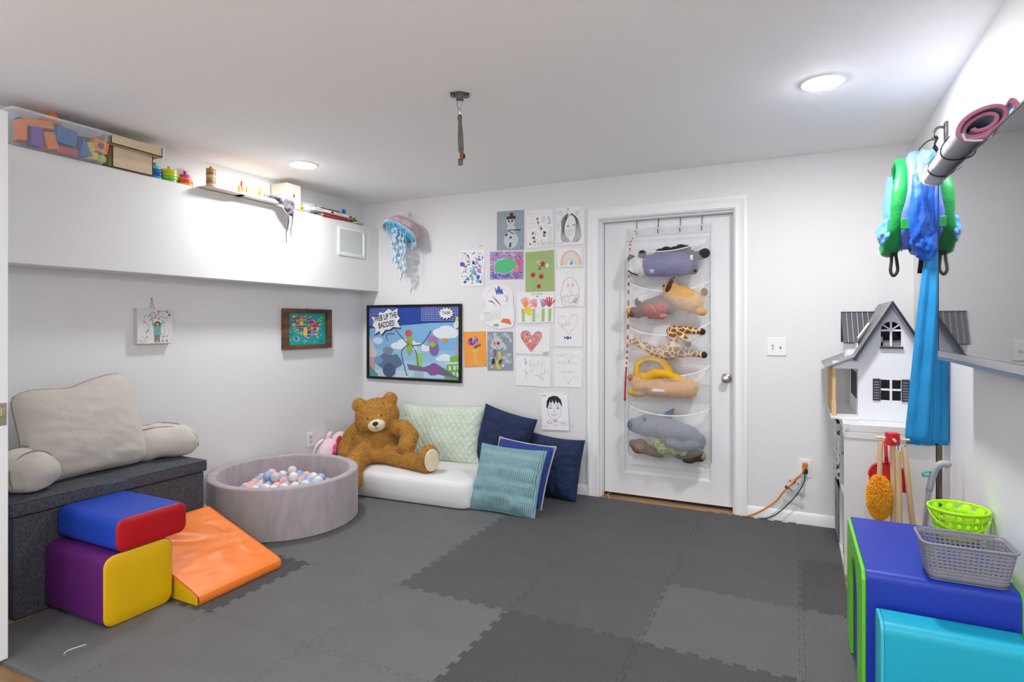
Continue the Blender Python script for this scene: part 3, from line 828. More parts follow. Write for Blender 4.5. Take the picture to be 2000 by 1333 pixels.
mb = MB(); mb.box(.03, .28, .016, .198, .300, .022); mb.box(.188, .285, .0, .192, .3005, .056); mb.v = [M @ p for p in mb.v]; build('clear_lid', mb, M_clear, tr)
# stacking rings
def stacker(label, x, y, rings, peg, knob=None, base=None):
    t = thing('ring_stacker', label, 'stacking toy', (x, y, LZ), 'ring stackers on the ledge'); z = LZ+.0006
    M = lambda zz: Matrix.Translation((x, y, zz))
    for (r, h, c) in rings:
        mb = MB().lathe([(r*.92, 0), (r, h*.2), (r, h*.8), (r*.92, h), (0, h)], 28, M=M(z)); build('ring', mb, mat('lacquer_'+c, c, .3, var=.02), t, smooth=40, label=None); z += h
    mb = MB().lathe([(.007, 0), (.007, .012), (.009, .016), (.008, .024), (0, .027)], 16, M=M(z)); build('peg', mb, mat('lacquer_'+peg, peg, .3, var=.02), t, smooth=60)
stacker('blue and turquoise wooden ring stacker half hidden by the plywood box', .10, -1.975, [(.040, .021, '2f9fd0'), (.040, .021, '1d4fa8'), (.038, .020, '2a6fc4'), (.034, .018, '7ccbd0')], '3fb8b0')
stacker('yellow and green wooden ring stacker on the ledge', .115, -1.90, [(.046, .016, '5db85a'), (.048, .018, '7cc832'), (.048, .020, 'b4d42c'), (.048, .020, 'd9c61e')], 'd9b418')
stacker('pink and orange tapered wooden ring stacker on the ledge', .12, -1.80, [(.047, .015, 'f0982f'), (.044, .018, 'e8503a'), (.037, .017, 'ef7e5c'), (.029, .018, 'c83c94')], 'a8287c')
# board + tall stack + peg board
M_board = mat('cream_board', 'd8cfbf', .5, var=.05)
mb = MB(); mb.prism(rrect(.17, .30, .06), .008, M=Matrix.Translation((.170, -1.59, LZ+.001))); tag(build('rounded_board', mb, M_board, bevel=.002), 'thin rounded wooden board under the tall ring tower', 'board')
t = thing('ring_tower', 'tall narrow tower of multicoloured wooden rings on the thin board', 'stacking toy', (.125, -1.625, LZ+.009)); z = LZ+.0096
for c in ['b8d4cc', '8d63a8', 'f0b024', '8d63a8', '58b060', 'e8862c', '8fc8a8', 'c8402c', '6cb04c', 'e07a24']:
    mb = MB().lathe([(.026, 0), (.029, .003), (.029, .011), (.026, .014), (0, .014)], 24, M=Matrix.Translation((.125, -1.625, z))); build('ring', mb, mat('lacquer_'+c, c, .3, var=.02), t, smooth=40); z += .014
build('peg', MB().lathe([(.007, 0), (.007, .014), (0, .017)], 14, M=Matrix.Translation((.125, -1.625, z))), mat('peg_wood', 'b07838', .5), t, smooth=50)
t = thing('peg_board', 'long white peg board toy with numbered blocks overhanging the ledge', 'toy', (.13, -1.28, LZ))
mb = MB(); mb.box(.095, -1.49, LZ+.001, .240, -1.13, LZ+.022); build('board', mb, mat('white_board', 'dcd6ca', .5), t, bevel=.003)
for (y, col_, h, x) in [(-1.465, 'e8c42a', .05, .16), (-1.44, 'e04a3a', .085, .15), (-1.41, 'e0a828', .05, .165), (-1.37, 'd8b83a', .02, .15), (-1.305, 'e8742c', .035, .165), (-1.285, 'f0d030', .075, .145), (-1.262, 'e8602c', .035, .165), (-1.23, 'd8b83a', .02, .15), (-1.185, '58a8b8', .035, .165), (-1.165, '8cc8d8', .07, .14), (-1.145, 'd04a30', .03, .17)]:
    mb = MB(); mb.lathe([(.011, 0), (.011, h*.6), (.008, h*.75), (.009, h*.9), (0, h)], 14, M=Matrix.Translation((x+.035, y, LZ+.0222))); build('peg_figure', mb, mat('lacquer_'+col_, col_, .3, var=.02), t, smooth=50)
# loose sheer grey toy bat drooping over the edge
M_batg = weave('grey_velour', '2c2a30', '5e5c64', 90, .9, .4)
def bat(u, v):
    p = spline_bat[min(int(u*(len(spline_bat)-1)), len(spline_bat)-1)]
    w_ = .05*math.sin(PI*min(1, u*.9+.08))**.7
    a = 2*PI*v; q = V(p)+V((w_*.5*math.cos(a)+.012*noise.noise(V((u*9, v*5, 1))), w_*.9*math.sin(a)*1.0+.014*noise.noise(V((u*8, v*6, 7))), w_*.45*math.sin(a+.6)))
    return q
spline_bat = spline([(.19, -1.26, LZ+.038), (.225, -1.20, LZ+.044), (.265, -1.14, LZ+.03), (.265, -1.10, LZ-.03), (.262, -1.085, LZ-.075)], 12)
bt = thing('soft_toy_bat', 'crumpled grey soft toy drooping over the ledge with two dangling legs', 'soft toy', (.2, -1.13, LZ))
build('body', MB().grid(bat, 40, 20, cv=True), M_batg, bt, smooth=180)
for P in ([(.262, -1.115, LZ-.05), (.25, -1.10, LZ-.12), (.24, -1.112, LZ-.20), (.237, -1.105, LZ-.27)], [(.262, -1.075, LZ-.06), (.25, -1.066, LZ-.12), (.242, -1.072, LZ-.17), (.242, -1.068, LZ-.22)]):
    build('leg', MB().tube(spline(P, 6), [.006-.0035*i/18 for i in range(19)], 8), M_batg, bt, smooth=180)
# cream keepsake box
M_cream = mat('cream_painted_wood', 'dccdba', .55, var=.04)
t = thing('wooden_keepsake_box', 'cream wooden box with an oval hole in its front, on the ledge', 'box', (.085, -.98, LZ))
mb = MB(); mb.box(.012, -1.045, LZ+.004, .172, -.908, LZ+.185); build('box_body', mb, M_cream, t, bevel=.003)
mb = MB(); mb.box(.17, -1.02, LZ+.02, .1745, -.933, LZ+.165); build('front_panel', mb, M_cream, t, bevel=.003)
mb = MB(); mb.ell((.1745, -.978, LZ+.098), (.0015, .010, .016), 16, 10); build('hole', mb, mat('hole_brown', '6d4a35', .8), t, smooth=180)
# clear bottle on its side, magazines, books
M_bot = glassy('clear_bottle', (.95, .96, .98), .22, .06)
M = Matrix.Translation((.10, -.86, LZ+.055)) @ Matrix.Rotation(math.radians(78), 4, 'Y') @ Matrix.Rotation(math.radians(-70), 4, 'X')
M = frame((.075, -.875, LZ+.048), (0, 0, 1), (-.8, .6, 0))
t = thing('clear_bottle', 'clear plastic bottle lying on its side between the cream box and the books', 'bottle', (.10, -.84, LZ))
M = frame((.085, -.835, LZ+.048), (0, 0, 1), (-.9, .35, 0)); M = M if M.col[2].y > 0 else frame((.085, -.835, LZ+.048), (0, 0, 1), (.9, -.35, 0))
mb = MB().lathe([(.0, 0), (.04, .003), (.046, .012), (.046, .03), (.043, .036), (.046, .042), (.046, .085), (.035, .11), (.022, .122), (.020, .14)], 26, M=M); build('bottle_body', mb, M_bot, t, smooth=60)
mb = MB().lathe([(.024, .132), (.026, .134), (.026, .150), (.013, .152), (.012, .152)], 22, M=M); build('cap_ring', mb, mat('pale_grey_plastic', 'c9cdd2', .35), t, smooth=50)
mb = MB().lathe([(.017, 0), (.019, .003), (.019, .008), (.012, .010), (.011, 0)], 26, M=frame((.166, -.896, LZ+.020), (0, 1, 0), (0, 0, 1))); tag(build('yellow_ring', mb, mat('lacquer_e8c42a', 'e8c42a', .3), smooth=50), 'yellow toy ring standing at the foot of the cream box', 'toy')
mb = MB().ell((.15, -.83, LZ+.032), (.035, .05, .031), 18, 12); o = build('lilac_bag', mb, glassy('lilac_film', (.86, .84, .95), .35, .2), smooth=180); tag(o, 'scrunched lilac see-through bag in front of the clear bottle', 'bag')
def book(label, x0, y0, x1, y1, z0, z1, c, rot=0, spine=None, cat='book'):
    M = Matrix.Translation(((x0+x1)/2, (y0+y1)/2, 0)) @ Matrix.Rotation(math.radians(rot), 4, 'Z')
    t = thing('book', label, cat, ((x0+x1)/2, (y0+y1)/2, z0), 'books on the ledge'); hx, hy = (x1-x0)/2, (y1-y0)/2
    cm = mat('cover_'+c, c, .45, var=.03)
    mb = MB(); mb.box(-hx, -hy, z0, hx, hy, z0+.0018, M=M); mb.box(-hx, -hy, z1-.0018, hx, hy, z1, M=M); mb.box(hx-.002, -hy, z0, hx, hy, z1, M=M); build('cover', mb, cm, t)
    mb = MB(); mb.box(-hx+.002, -hy+.002, z0+.0018, hx-.002, hy-.002, z1-.0018, M=M); build('pages', mb, mat('paper_pages', 'd8d6d0', .8), t)
    if spine:
        A = Art(M @ V((hx, -hy, z1)), M @ V((hx, hy, z1)), M @ V((hx, hy, z0)), M @ V((hx, -hy, z0)))
        spine(A); A.done('spine_print', t)
    return t
ink = mat('black_ink', '17171a', .6, var=0)
def sp1(A):
    A.squiggle(.04, .5, .20, .35, 16, ink, .006); A.poly([(.42, .2), (.49, .2), (.49, .8), (.42, .8)], ink); A.squiggle(.53, .5, .18, .3, 16, ink, .005, 4); A.poly([(.91, .3), (.98, .3), (.98, .85), (.91, .85)], ink)
book('red book lying at the bottom of the pile on the ledge', .015, -.70, .183, -.45, LZ+.0005, LZ+.024, 'c03426', rot=3)
book('white book with printed spine lying on the red book', .02, -.80, .20, -.37, LZ+.0245, LZ+.050, 'dedcd8', rot=0, spine=sp1)
book('thin grey magazine lying on the white book', .03, -.70, .17, -.42, LZ+.0505, LZ+.058, '8f8b88', rot=4, cat='magazine')
book('folded magazine with dark red cover on top of the pile', .02, -.74, .15, -.47, LZ+.0585, LZ+.070, '6e2430', rot=-5, cat='magazine')
book('pale magazine on the very top of the pile', .015, -.68, .145, -.50, LZ+.0705, LZ+.079, 'c8c4be', rot=6, cat='magazine')
mb = MB(); mb.lathe([(.022, 0), (.025, .002), (.025, .006), (.022, .008), (.019, .006), (.019, .002), (.022, 0)], 26, M=frame((.15, -.425, LZ+.0762), (.2, 1, 0), (0, 0, 1))); tag(build('blue_ring', mb, mat('lacquer_4aa0d0', '4aa0d0', .3), smooth=50), 'small pale blue toy ring standing on the book pile', 'toy')
mb = MB(); mb.box(.10, -.44, LZ+.0005, .165, -.33, LZ+.022); tag(build('red_box', mb, mat('red_card', 'b03a30', .5), bevel=.002), 'small red card box between the book pile and the frog', 'box')
mb = MB(); mb.lathe([(.072, 0), (.075, .003), (.075, .008), (.072, .011), (0, .011)], 32, M=Matrix.Translation((.125, -.262, LZ+.001))); tag(build('wooden_disc', mb, M_birch, smooth=50), 'round wooden disc at the corner end of the ledge', 'board')
fg = thing('toy_frog', 'green wooden toy frog standing on the wooden disc', 'toy', (.12, -.27, LZ+.012))
gm = mat('lacquer_green', '2fa04a', .35); mb = MB().ell((.125, -.285, LZ+.032), (.024, .026, .021), 16, 10); mb.ell((.13, -.305, LZ+.048), (.010, .010, .012), 12, 8); mb.ell((.13, -.268, LZ+.048), (.010, .010, .012), 12, 8); build('head', mb, gm, fg, smooth=180)
mb = MB().ell((.115, -.235, LZ+.028), (.02, .024, .017), 14, 10); build('body', mb, gm, fg, smooth=180)
# access panel on the beam
t = thing('access_panel', 'square white access panel set in the beam below the toy frog', 'wall panel', (.171, -.35, 1.85))
A0 = (-.515, 1.848, -.188, 2.082)
mb = MB()
for (d0, x0), (d1, x1) in zip([(0, .1712), (0, .180), (.022, .183), (.026, .178), (.028, .176)], [(0, .180), (.022, .183), (.026, .178), (.028, .176), (.030, .1725)]):
    q = lambda d, x: [(x, A0[0]+d, A0[1]+d), (x, A0[2]-d, A0[1]+d), (x, A0[2]-d, A0[3]-d), (x, A0[0]+d, A0[3]-d)]
    mb.add(q(d0, x0)+q(d1, x1), [(i, (i+1) % 4, 4+(i+1) % 4, 4+i) for i in range(4)])
build('frame', mb, M_plate, t, smooth=30)
mb = MB(); mb.box(.1712, A0[0]+.028, A0[1]+.028, .1765, A0[2]-.028, A0[3]-.028); build('hatch', mb, mat('grey_hatch', 'd2d5d3', .45), t, bevel=.002)

# ================================================================ PICTURES ON THE LEFT WALL
t = thing('canvas_print', 'small white canvas print of a child with squiggles hanging on the left wall', 'picture', (.02, -1.925, 1.16))
cy0, cy1, cz0, cz1 = -2.037, -1.822, 1.163, 1.374
mb = MB(); mb.box(.0, cy0, cz0, .032, cy1, cz1); build('canvas', mb, mat('canvas_white', 'd8d8d8', .7, bump=.1, bs=400), t, bevel=.002)
c = {k: mat('ink_'+k, v, .6, var=.03) for k, v in dict(red='c8402c', blue='2a3a8c', green='3a9a5a', purple='7a3a8c', orange='e07a3a', teal='6fa8a4', skin='d8a88c', hair='5a3f2a', khaki='8a7a6a', black='2a2a30', pink='e88a9c', yellow='e8c83a', navy='1f2a55', grey='8a8c90', lightgreen='9ac87a', lilac='a890c8', sky='7ab8e0', brown='8a5a3a').items()}
A = Art((.0325, cy0, cz1), (.0325, cy1, cz1), (.0325, cy1, cz0), (.0325, cy0, cz0))
A.curve([(.45, .33), (.40, .30), (.36, .32), (.34, .36), (.38, .28), (.46, .26), (.36, .20), (.38, .12), (.46, .10), (.52, .22), (.60, .10), (.85, .06), (.93, .18), (.82, .26), (.64, .22), (.58, .32)], .009, c['navy'])
A.curve([(.34, .24), (.22, .20), (.18, .36), (.30, .46), (.30, .62), (.24, .72)], .008, c['purple']); A.curve([(.16, .46), (.14, .38), (.22, .38), (.24, .44)], .008, c['pink'])
A.curve([(.10, .90), (.16, .96), (.24, .88), (.18, .82)], .008, c['purple']); A.curve([(.70, .55), (.78, .62), (.76, .75), (.70, .90)], .008, c['green']); A.curve([(.84, .56), (.92, .60), (.90, .74)], .006, c['orange'])
for (u, v, r, k) in [(.59, .07, .034, 'orange'), (.50, .25, .022, 'red'), (.84, .09, .02, 'navy'), (.90, .17, .025, 'navy'), (.34, .18, .014, 'navy'), (.47, .12, .016, 'purple'), (.60, .15, .014, 'red'), (.20, .38, .022, 'orange'), (.30, .62, .02, 'green'), (.24, .66, .015, 'navy'), (.27, .80, .026, 'orange'), (.14, .80, .016, 'pink'), (.60, .62, .016, 'green'), (.69, .72, .02, 'pink'), (.73, .80, .018, 'blue'), (.72, .93, .026, 'green'), (.84, .92, .024, 'blue'), (.84, .79, .026, 'orange'), (.76, .50, .014, 'navy'), (.78, .40, .014, 'navy'), (.62, .28, .018, 'red'), (.08, .90, .012, 'navy'), (.70, .16, .012, 'navy')]:
    A.ell(u, v, r, r, c[k], 12)
A.poly([(.47, .72), (.64, .72), (.63, .96), (.57, .96), (.555, .82), (.54, .96), (.48, .96)], c['khaki'])
A.poly([(.44, .36), (.52, .50), (.60, .50), (.69, .36), (.73, .38), (.66, .54), (.66, .75), (.46, .75), (.46, .56), (.40, .40)], c['teal'])
A.ell(.415, .34, .028, .035, c['skin'], 12); A.ell(.725, .34, .028, .035, c['skin'], 12)
A.ell(.56, .44, .085, .085, c['hair'], 18); A.ell(.56, .46, .052, .058, c['skin'], 16); A.poly([(.51, .46), (.61, .46), (.61, .475), (.51, .475)], c['hair'])
A.done('print', t)
mb = MB(); mb.tube([(.004, -1.94, cz1), (.003, -1.932, 1.437)], .0012, 6); mb.tube([(.004, -1.92, cz1), (.003, -1.932, 1.437)], .0012, 6); mb.ell((.004, -1.932, 1.438), .004, 8, 6); build('string', mb, mat('jute', '9a8f7c', .8), t, smooth=180)
t = thing('framed_map', 'wood-framed teal map of the United States on the left wall', 'picture', (.02, -.685, 1.086))
my0, my1, mz0, mz1 = -.938, -.432, 1.087, 1.402; fw = .052
M_fr = wood('dark_oak_frame', '3f2a1a', '7a5636', 'Y', 16, .55)
q0 = MB()
for (a, b_, c_, d) in ((my0, mz1-fw*.62, my1, mz1), (my0, mz0, my1, mz0+fw*.62), (my0, mz0+fw*.62, my0+fw, mz1-fw*.62), (my1-fw, mz0+fw*.62, my1, mz1-fw*.62)): q0.box(.001, a, b_, .034, c_, d)
build('frame', q0, M_fr, t, bevel=.002)
A = Art((.012, my0+fw-.004, mz1-fw*.62+.004), (.012, my1-fw+.004, mz1-fw*.62+.004), (.012, my1-fw+.004, mz0+fw*.62-.004), (.012, my0+fw-.004, mz0+fw*.62-.004))
A.sheet(mat('map_teal', '1f9c98', .45, var=.04), .008)
US = [(.13, .10), (.20, .09), (.42, .10), (.58, .13), (.64, .17), (.63, .24), (.68, .22), (.70, .30), (.76, .26), (.80, .20), (.86, .16), (.89, .10), (.92, .16), (.88, .24), (.86, .32), (.83, .40), (.80, .46), (.81, .52), (.76, .60), (.75, .66), (.79, .78), (.77, .80), (.73, .72), (.71, .66), (.63, .68), (.58, .70), (.54, .76), (.53, .82), (.49, .80), (.45, .70), (.42, .72), (.38, .64), (.30, .66), (.25, .62), (.19, .58), (.15, .48), (.12, .34), (.12, .20)]
sc = ['a83a8c', 'e0b02c', '5a3f8c', 'd8582c', '58a04c', 'c83a5c', 'e8c83c', '7a3f98', '38889c', 'e08a2c']
smat = [mat('state_'+k, k, .5, var=.03) for k in sc]
# clip the outline by a grid of states so each cell gets a colour
def clip(poly, ax, lo, keep_hi):
    out = []
    for i, p in enumerate(poly):
        q = poly[(i+1) % len(poly)]; a = (p[ax] >= lo) == keep_hi; b_ = (q[ax] >= lo) == keep_hi
        if a: out.append(p)
        if a != b_:
            f = (lo-p[ax])/(q[ax]-p[ax]); out.append((p[0]+(q[0]-p[0])*f, p[1]+(q[1]-p[1])*f))
    return out
rr = random.Random(4); xs = [.1, .2, .30, .40, .50, .58, .66, .74, .82, .95]
for i in range(len(xs)-1):
    col0 = clip(clip(US, 0, xs[i], True), 0, xs[i+1], False); yy = .05; first = True
    if len(col0) < 3: continue
    while yy < .85:
        y2 = yy+rr.uniform(.10, .17); cell = clip(clip(col0, 1, yy, True), 1, y2, False)
        if len(cell) >= 3:
            A.k = 1; A.poly(cell, rr.choice(smat))
            cu = sum(p[0] for p in cell)/len(cell); cv_ = sum(p[1] for p in cell)/len(cell); A.k = 3
            A.poly([(cu-.028, cv_-.012), (cu+.028, cv_-.012), (cu+.028, cv_+.008), (cu-.028, cv_+.008)], mat('label_white', 'd8dce0', .5))
        yy = y2
A.k = 2
A.ell(.23, .80, .085, .085, mat('map_pale', '5fbcb8', .5), 20); A.ell(.22, .79, .04, .055, smat[7], 10, wob=.6); A.ell(.44, .88, .05, .045, mat('map_pale', '5fbcb8', .5), 16); A.ell(.44, .88, .02, .012, smat[8], 8)
for (u, v) in [(.06, .58), (.07, .82), (.86, .70), (.70, .92), (.84, .48), (.90, .34)]: A.poly([(u, v-.03), (u+.015, v+.02), (u-.015, v+.02)], mat('label_white', 'd8dce0', .5))
A.poly([(.07, .64), (.15, .64), (.15, .70), (.07, .70)], mat('map_dark', '14807e', .5)); A.poly([(.80, .86), (.89, .86), (.89, .92), (.80, .92)], mat('map_dark', '14807e', .5))
A.done('map_print', t)
mb = MB(); mb.ell((.006, -.685, 1.408), .006, 8, 6); build('nail', mb, M_steel, t, smooth=180)
# outlet on the left wall beside the pit
def outlet(name, label, c, right, nrm, gang='outlet', w_=.072, h_=.116):
    t = thing(name, label, 'wall plate', c)
    M = frame(c, right, (0, 0, 1))
    build('cover_plate', MB().cbox((0, 0, .003), (w_, h_, .006), M=M), M_plate, t, bevel=.003)
    return t, M
t, Mo = outlet('wall_outlet', 'white double power outlet on the left wall behind the ball pit', (.0005, -.642, .352), (0, 1, 0), (1, 0, 0))
for s in (-1, 1):
    f = build('socket_face', MB().cbox((0, s*.02, .0065), (.034, .03, .003), M=Mo), mat('socket_white', 'd2d2d0', .4), t, bevel=.002)
    q = MB(); q.cbox((-.007, s*.02+.003, .0085), (.002, .008, .002), M=Mo); q.cbox((.007, s*.02+.003, .0085), (.002, .008, .002), M=Mo); build('slot', q, M_black, f)
# ================================================================ BACK WALL: drawings and poster
white = mat('paper_white', 'efeef1', .75, var=.015)
def I(k, v=None):
    return mat('ink_'+k, v or '888888', .6, var=.03)
for k, v in dict(paleblue='a8c4e0', mauve='b884c0', magenta='d05a98', mint='58c48a', peach='f0b090', coral='f08060', rose='e06080', crimson='c02838', leaf='4a9a4a', lime='b0cc88', ochre='d0a030', lav='a898c8', midblue='3a62b8', violet='6a48b0', slate='8e99a4', darkslate='3a3038', palegreen='b8dcc0', palepink='f0c4c0', cyan='48b0b8', softgrey='a8a8b0', iceblue='c8d4dc').items(): I(k, v)
def sheet(name, label, tl, tr, br, bl, paper, group='drawings on the back wall', gap=.004):
    """corners as (x, z) on the back wall"""
    yt, yb = -.0006, -.0006-gap
    A = Art((tl[0], yt, tl[1]), (tr[0], yt, tr[1]), (br[0], yb, br[1]), (bl[0], yb, bl[1])); A.sheet(paper); A.meta = (name, label, group); return A
def hang(A):
    o = A.done(A.meta[0]); tag(o, A.meta[1], 'drawing', A.meta[2]); return o
R3 = random.Random(21)
# snowman
A = sheet('snowman_painting', 'grey-blue painting of a snowman with a black hat on the back wall', (1.364, 2.186), (1.602, 2.181), (1.601, 1.866), (1.364, 1.874), mat('paper_slate', '98a3ae', .75, var=.06, vs=14))
for i in range(14): A.line([(R3.uniform(.02, .4), R3.uniform(.1, .9)), (R3.uniform(.05, .5), R3.uniform(.1, .9))], .03, mat('slate_streak', '9ca7b1', .75))
A.k = 3
ws = mat('snow_white', 'c6d0d4', .7, var=.05, vs=30)
A.ell(.51, .29, .15, .105, ws); A.ell(.53, .47, .17, .11, ws); A.ell(.53, .75, .27, .21, ws, 26)
for (u, v, a, b) in [(.53, .75, .27, .21)]: A.line([(u+a*math.cos(t/16*PI), v+b*A.asp/A.asp*math.sin(t/16*PI)) for t in range(-4, 21)], .006, I('softgrey'))
A.poly([(.37, .15), (.48, .14), (.48, .06), (.61, .06), (.61, .135), (.69, .135), (.69, .215), (.37, .22)], I('darkslate'))
A.ell(.45, .265, .038, .026, I('black')); A.ell(.57, .262, .038, .026, I('black')); A.poly([(.46, .32), (.56, .32), (.51, .285)], I('coral'))
A.poly([(.43, .48), (.88, .48), (.88, .515), (.43, .50)], I('darkslate')); A.poly([(.35, .495), (.40, .49), (.64, .585), (.62, .60)], I('darkslate')); A.curve([(.22, .56), (.30, .51), (.36, .50)], .012, I('slate'))
for (u, v) in [(.36, .61), (.52, .68), (.51, .84), (.50, .90)]: A.ell(u, v, .042, .030, I('black'))
A.line([(.90, .95), (.93, .90), (.95, .97)], .012, I('darkslate')); hang(A)
# animals
A = sheet('animals_drawing', 'white drawing of brown animals and green flowers next to the snowman painting', (1.615, 2.172), (1.849, 2.167), (1.852, 1.879), (1.631, 1.876), white)
br = I('brown'); gr = I('leaf')
for pts in [[(.42, .20), (.44, .30), (.46, .40), (.52, .46), (.60, .44)], [(.48, .46), (.54, .56), (.60, .50)], [(.22, .58), (.20, .70), (.24, .82), (.20, .92)], [(.24, .60), (.32, .60), (.32, .92), (.26, .94)], [(.60, .58), (.72, .60), (.74, .72), (.64, .70), (.62, .62)]]: A.curve(pts, .010, br)
for (u, v, r) in [(.43, .24, .035), (.45, .34, .035), (.25, .62, .035), (.27, .74, .04), (.29, .84, .035), (.68, .62, .05), (.66, .70, .035), (.56, .50, .035), (.12, .90, .03)]: A.ell(u, v, r, r, mat('ink_darkbrown', '5a3a34', .6), 9, wob=.5)
for (u, v) in [(.10, .36), (.14, .46), (.26, .44), (.22, .34), (.38, .64), (.40, .80), (.20, .26), (.66, .22), (.72, .46), (.60, .30)]: A.curve([(u+.03*math.cos(t), v+.025*math.sin(t)) for t in (0, 1.2, 2.4, 3.6, 4.8)], .006, I('softgrey'), 4, closed=True)
for (u, v) in [(.62, .24), (.68, .20), (.66, .28)]: A.curve([(u-.03, v), (u, v-.03), (u+.03, v), (u, v+.05), (u-.03, v)], .008, I('peach'), 4)
A.curve([(.78, .28), (.84, .20), (.88, .32), (.80, .38), (.90, .36), (.84, .26)], .012, I('midblue'))
for i in range(7): A.line([(.84, .50+i*.055), (.92, .50+i*.055)], .006, I('mint'))
A.line([(.84, .46), (.83, .90)], .007, I('mint')); A.line([(.92, .46), (.93, .88)], .007, I('mint'))
for (u, v) in [(.44, .92), (.56, .86), (.68, .92), (.82, .93), (.92, .93), (.60, .94)]: A.curve([(u-.04, v), (u, v-.06), (u+.04, v), (u, v+.03), (u-.05, v-.03)], .009, gr, 4)
A.squiggle(.04, .09, .26, .02, 12, ink, .005); A.line([(.06, .14), (.20, .155), (.34, .16), (.35, .19)], .004, I('softgrey')); hang(A)
# portrait of a girl
A = sheet('girl_portrait_sketch', 'black ink sketch of a long-haired smiling girl with a unicorn horn, top of the drawings', (1.874, 2.171), (2.099, 2.166), (2.099, 1.881), (1.874, 1.88), white)
dk = mat('ink_charcoal', '3c3a40', .6); gy = I('softgrey')
for i in range(11):
    s = i/10; x0 = .24+.10*s; A.curve([(.50-.18*s*0-.10+.16*s*.3, .17+.02*s), (.26-.06*(1-s)+.06*s, .34), (.20+.10*s, .60), (.18+.20*s, .80+R3.uniform(-.02, .02)), (.26+.24*s, .93-.06*abs(s-.5))], .007 if i % 3 else .012, [dk, mat('ink_mid', '77757c', .6)][i % 2], 5)
for i in range(11):
    s = i/10; A.curve([(.50+.10*(1-s)*.6, .17), (.70+.06*(1-s)-.02*s, .32), (.86-.16*s, .60), (.88-.22*s, .80), (.78-.22*s, .94-.05*abs(s-.5))], .007 if i % 3 else .012, [dk, mat('ink_mid', '77757c', .6)][i % 2], 5)
A.k += .2
A.ell(.515, .52, .185, .175, white, 22); A.poly([(.37, .42), (.42, .37), (.56, .32), (.66, .37), (.69, .48), (.40, .50), (.33, .46)], white)
for i in range(12):
    s = i/11; A.curve([(.56+.02*s, .20), (.44-.05*s, .24+.02*s), (.35-.05*s, .36+.05*s), (.31-.03*s, .46+.06*s)], .012, dk, 4)
A.k += .1
A.curve([(.34, .50), (.36, .60), (.42, .68), (.50, .73), (.58, .69), (.66, .60), (.70, .48)], .006, dk)
A.curve([(.37, .50), (.43, .48), (.48, .50)], .016, dk); A.curve([(.58, .48), (.63, .46), (.69, .475)], .016, dk); A.ell(.43, .515, .022, .012, dk); A.ell(.635, .49, .022, .012, dk)
A.curve([(.51, .54), (.50, .57), (.54, .575)], .006, dk); A.curve([(.42, .61), (.50, .635), (.60, .61)], .010, dk); A.curve([(.46, .655), (.52, .665)], .005, dk)
A.curve([(.42, .74), (.44, .84), (.50, .93)], .008, dk); A.curve([(.38, .14), (.42, .02), (.47, .12)], .007, dk); A.line([(.42, .0), (.43, .12)], .004, dk); A.curve([(.63, .19), (.74, .12), (.72, .21)], .007, dk)
for k in range(4): A.curve([(.70+k*.02, .27-.03*k), (.84, .14-.03*k), (.98, .08-.025*k)], .004, gy); A.curve([(.02+.02*k, .50+.03*k), (.10, .40), (.18, .33+.02*k)], .004, gy)
A.text('LILY', .08, .12, .055, .007, dk, slant=.3, gap=.5, rot=-.5); A.curve([(.24, .16), (.16, .20), (.22, .26), (.30, .18)], .005, dk)
for k in range(3): A.line([(.06, .93+.012*k), (.26, .925+.012*k)], .004, gy)
A.curve([(.18, .86), (.22, .82), (.28, .90), (.20, .93)], .006, dk); hang(A)
# blue dabs
A = sheet('dabbed_painting', 'white sheet covered in blue and purple paint dabs, leftmost of the upper drawings', (1.017, 1.899), (1.249, 1.889), (1.244, 1.59), (1.028, 1.593), white)
for i in range(190):
    u, v = R3.uniform(.06, .94), R3.uniform(.07, .93); k = R3.choice(['blue', 'midblue', 'violet', 'sky', 'purple', 'navy', 'lav'])
    A.ell(u, v, R3.uniform(.008, .032), R3.uniform(.008, .022), I(k), 9, rot=R3.uniform(0, 3), wob=.6, seed=i)
for (u, v, r, k) in [(.10, .40, .085, 'violet'), (.52, .62, .07, 'sky'), (.56, .55, .06, 'sky'), (.80, .58, .08, 'mauve'), (.76, .75, .07, 'midblue'), (.74, .86, .06, 'sky'), (.46, .70, .04, 'leaf'), (.62, .67, .045, 'leaf'), (.52, .76, .05, 'mint'), (.30, .80, .04, 'midblue'), (.20, .88, .05, 'blue'), (.34, .33, .04, 'grey'), (.56, .36, .05, 'navy'), (.86, .88, .05, 'violet')]:
    A.ell(u, v, r, r*.9, I(k), 12, rot=R3.uniform(0, 3), wob=.7, seed=u*9)
hang(A)
# purple and green painting
A = sheet('green_blob_painting', 'purple and pink painting with a large green blob in the centre', (1.3, 1.867), (1.599, 1.854), (1.596, 1.637), (1.302, 1.643), mat('wash_lilac', 'a898d0', .75, var=.18, vs=22))
for i in range(420):
    a = R3.uniform(0, 2*PI); r = R3.uniform(.72, 1.35); u, v = .5+.44*r*math.cos(a), .5+.44*r*math.sin(a)
    if not (.03 < u < .97 and .03 < v < .97): continue
    k = 'midblue' if (v > .75 and R3.random() < .7) else ('rose' if .25 < u and u > .7 and v > .3 else R3.choice(['mauve', 'mauve', 'lav', 'lav', 'violet', 'rose', 'palepink', 'magenta', 'iceblue'])); 
    A.ell(u, v, min(R3.uniform(.02, .06), u-.005, .995-u), .018, I(k), 9, rot=a+PI/2 if min(u, 1-u, v, 1-v) > .1 else 0, wob=.5, seed=i)
A.k = 14; A.ell(.48, .52, .37, .27, mat('wash_mint', '9ccfb4', .75, var=.1, vs=20), 26, wob=.2); A.ell(.47, .52, .33, .24, mat('wash_green', '58bf86', .75, var=.12, vs=26), 28, rot=-.15, wob=.25, seed=3)
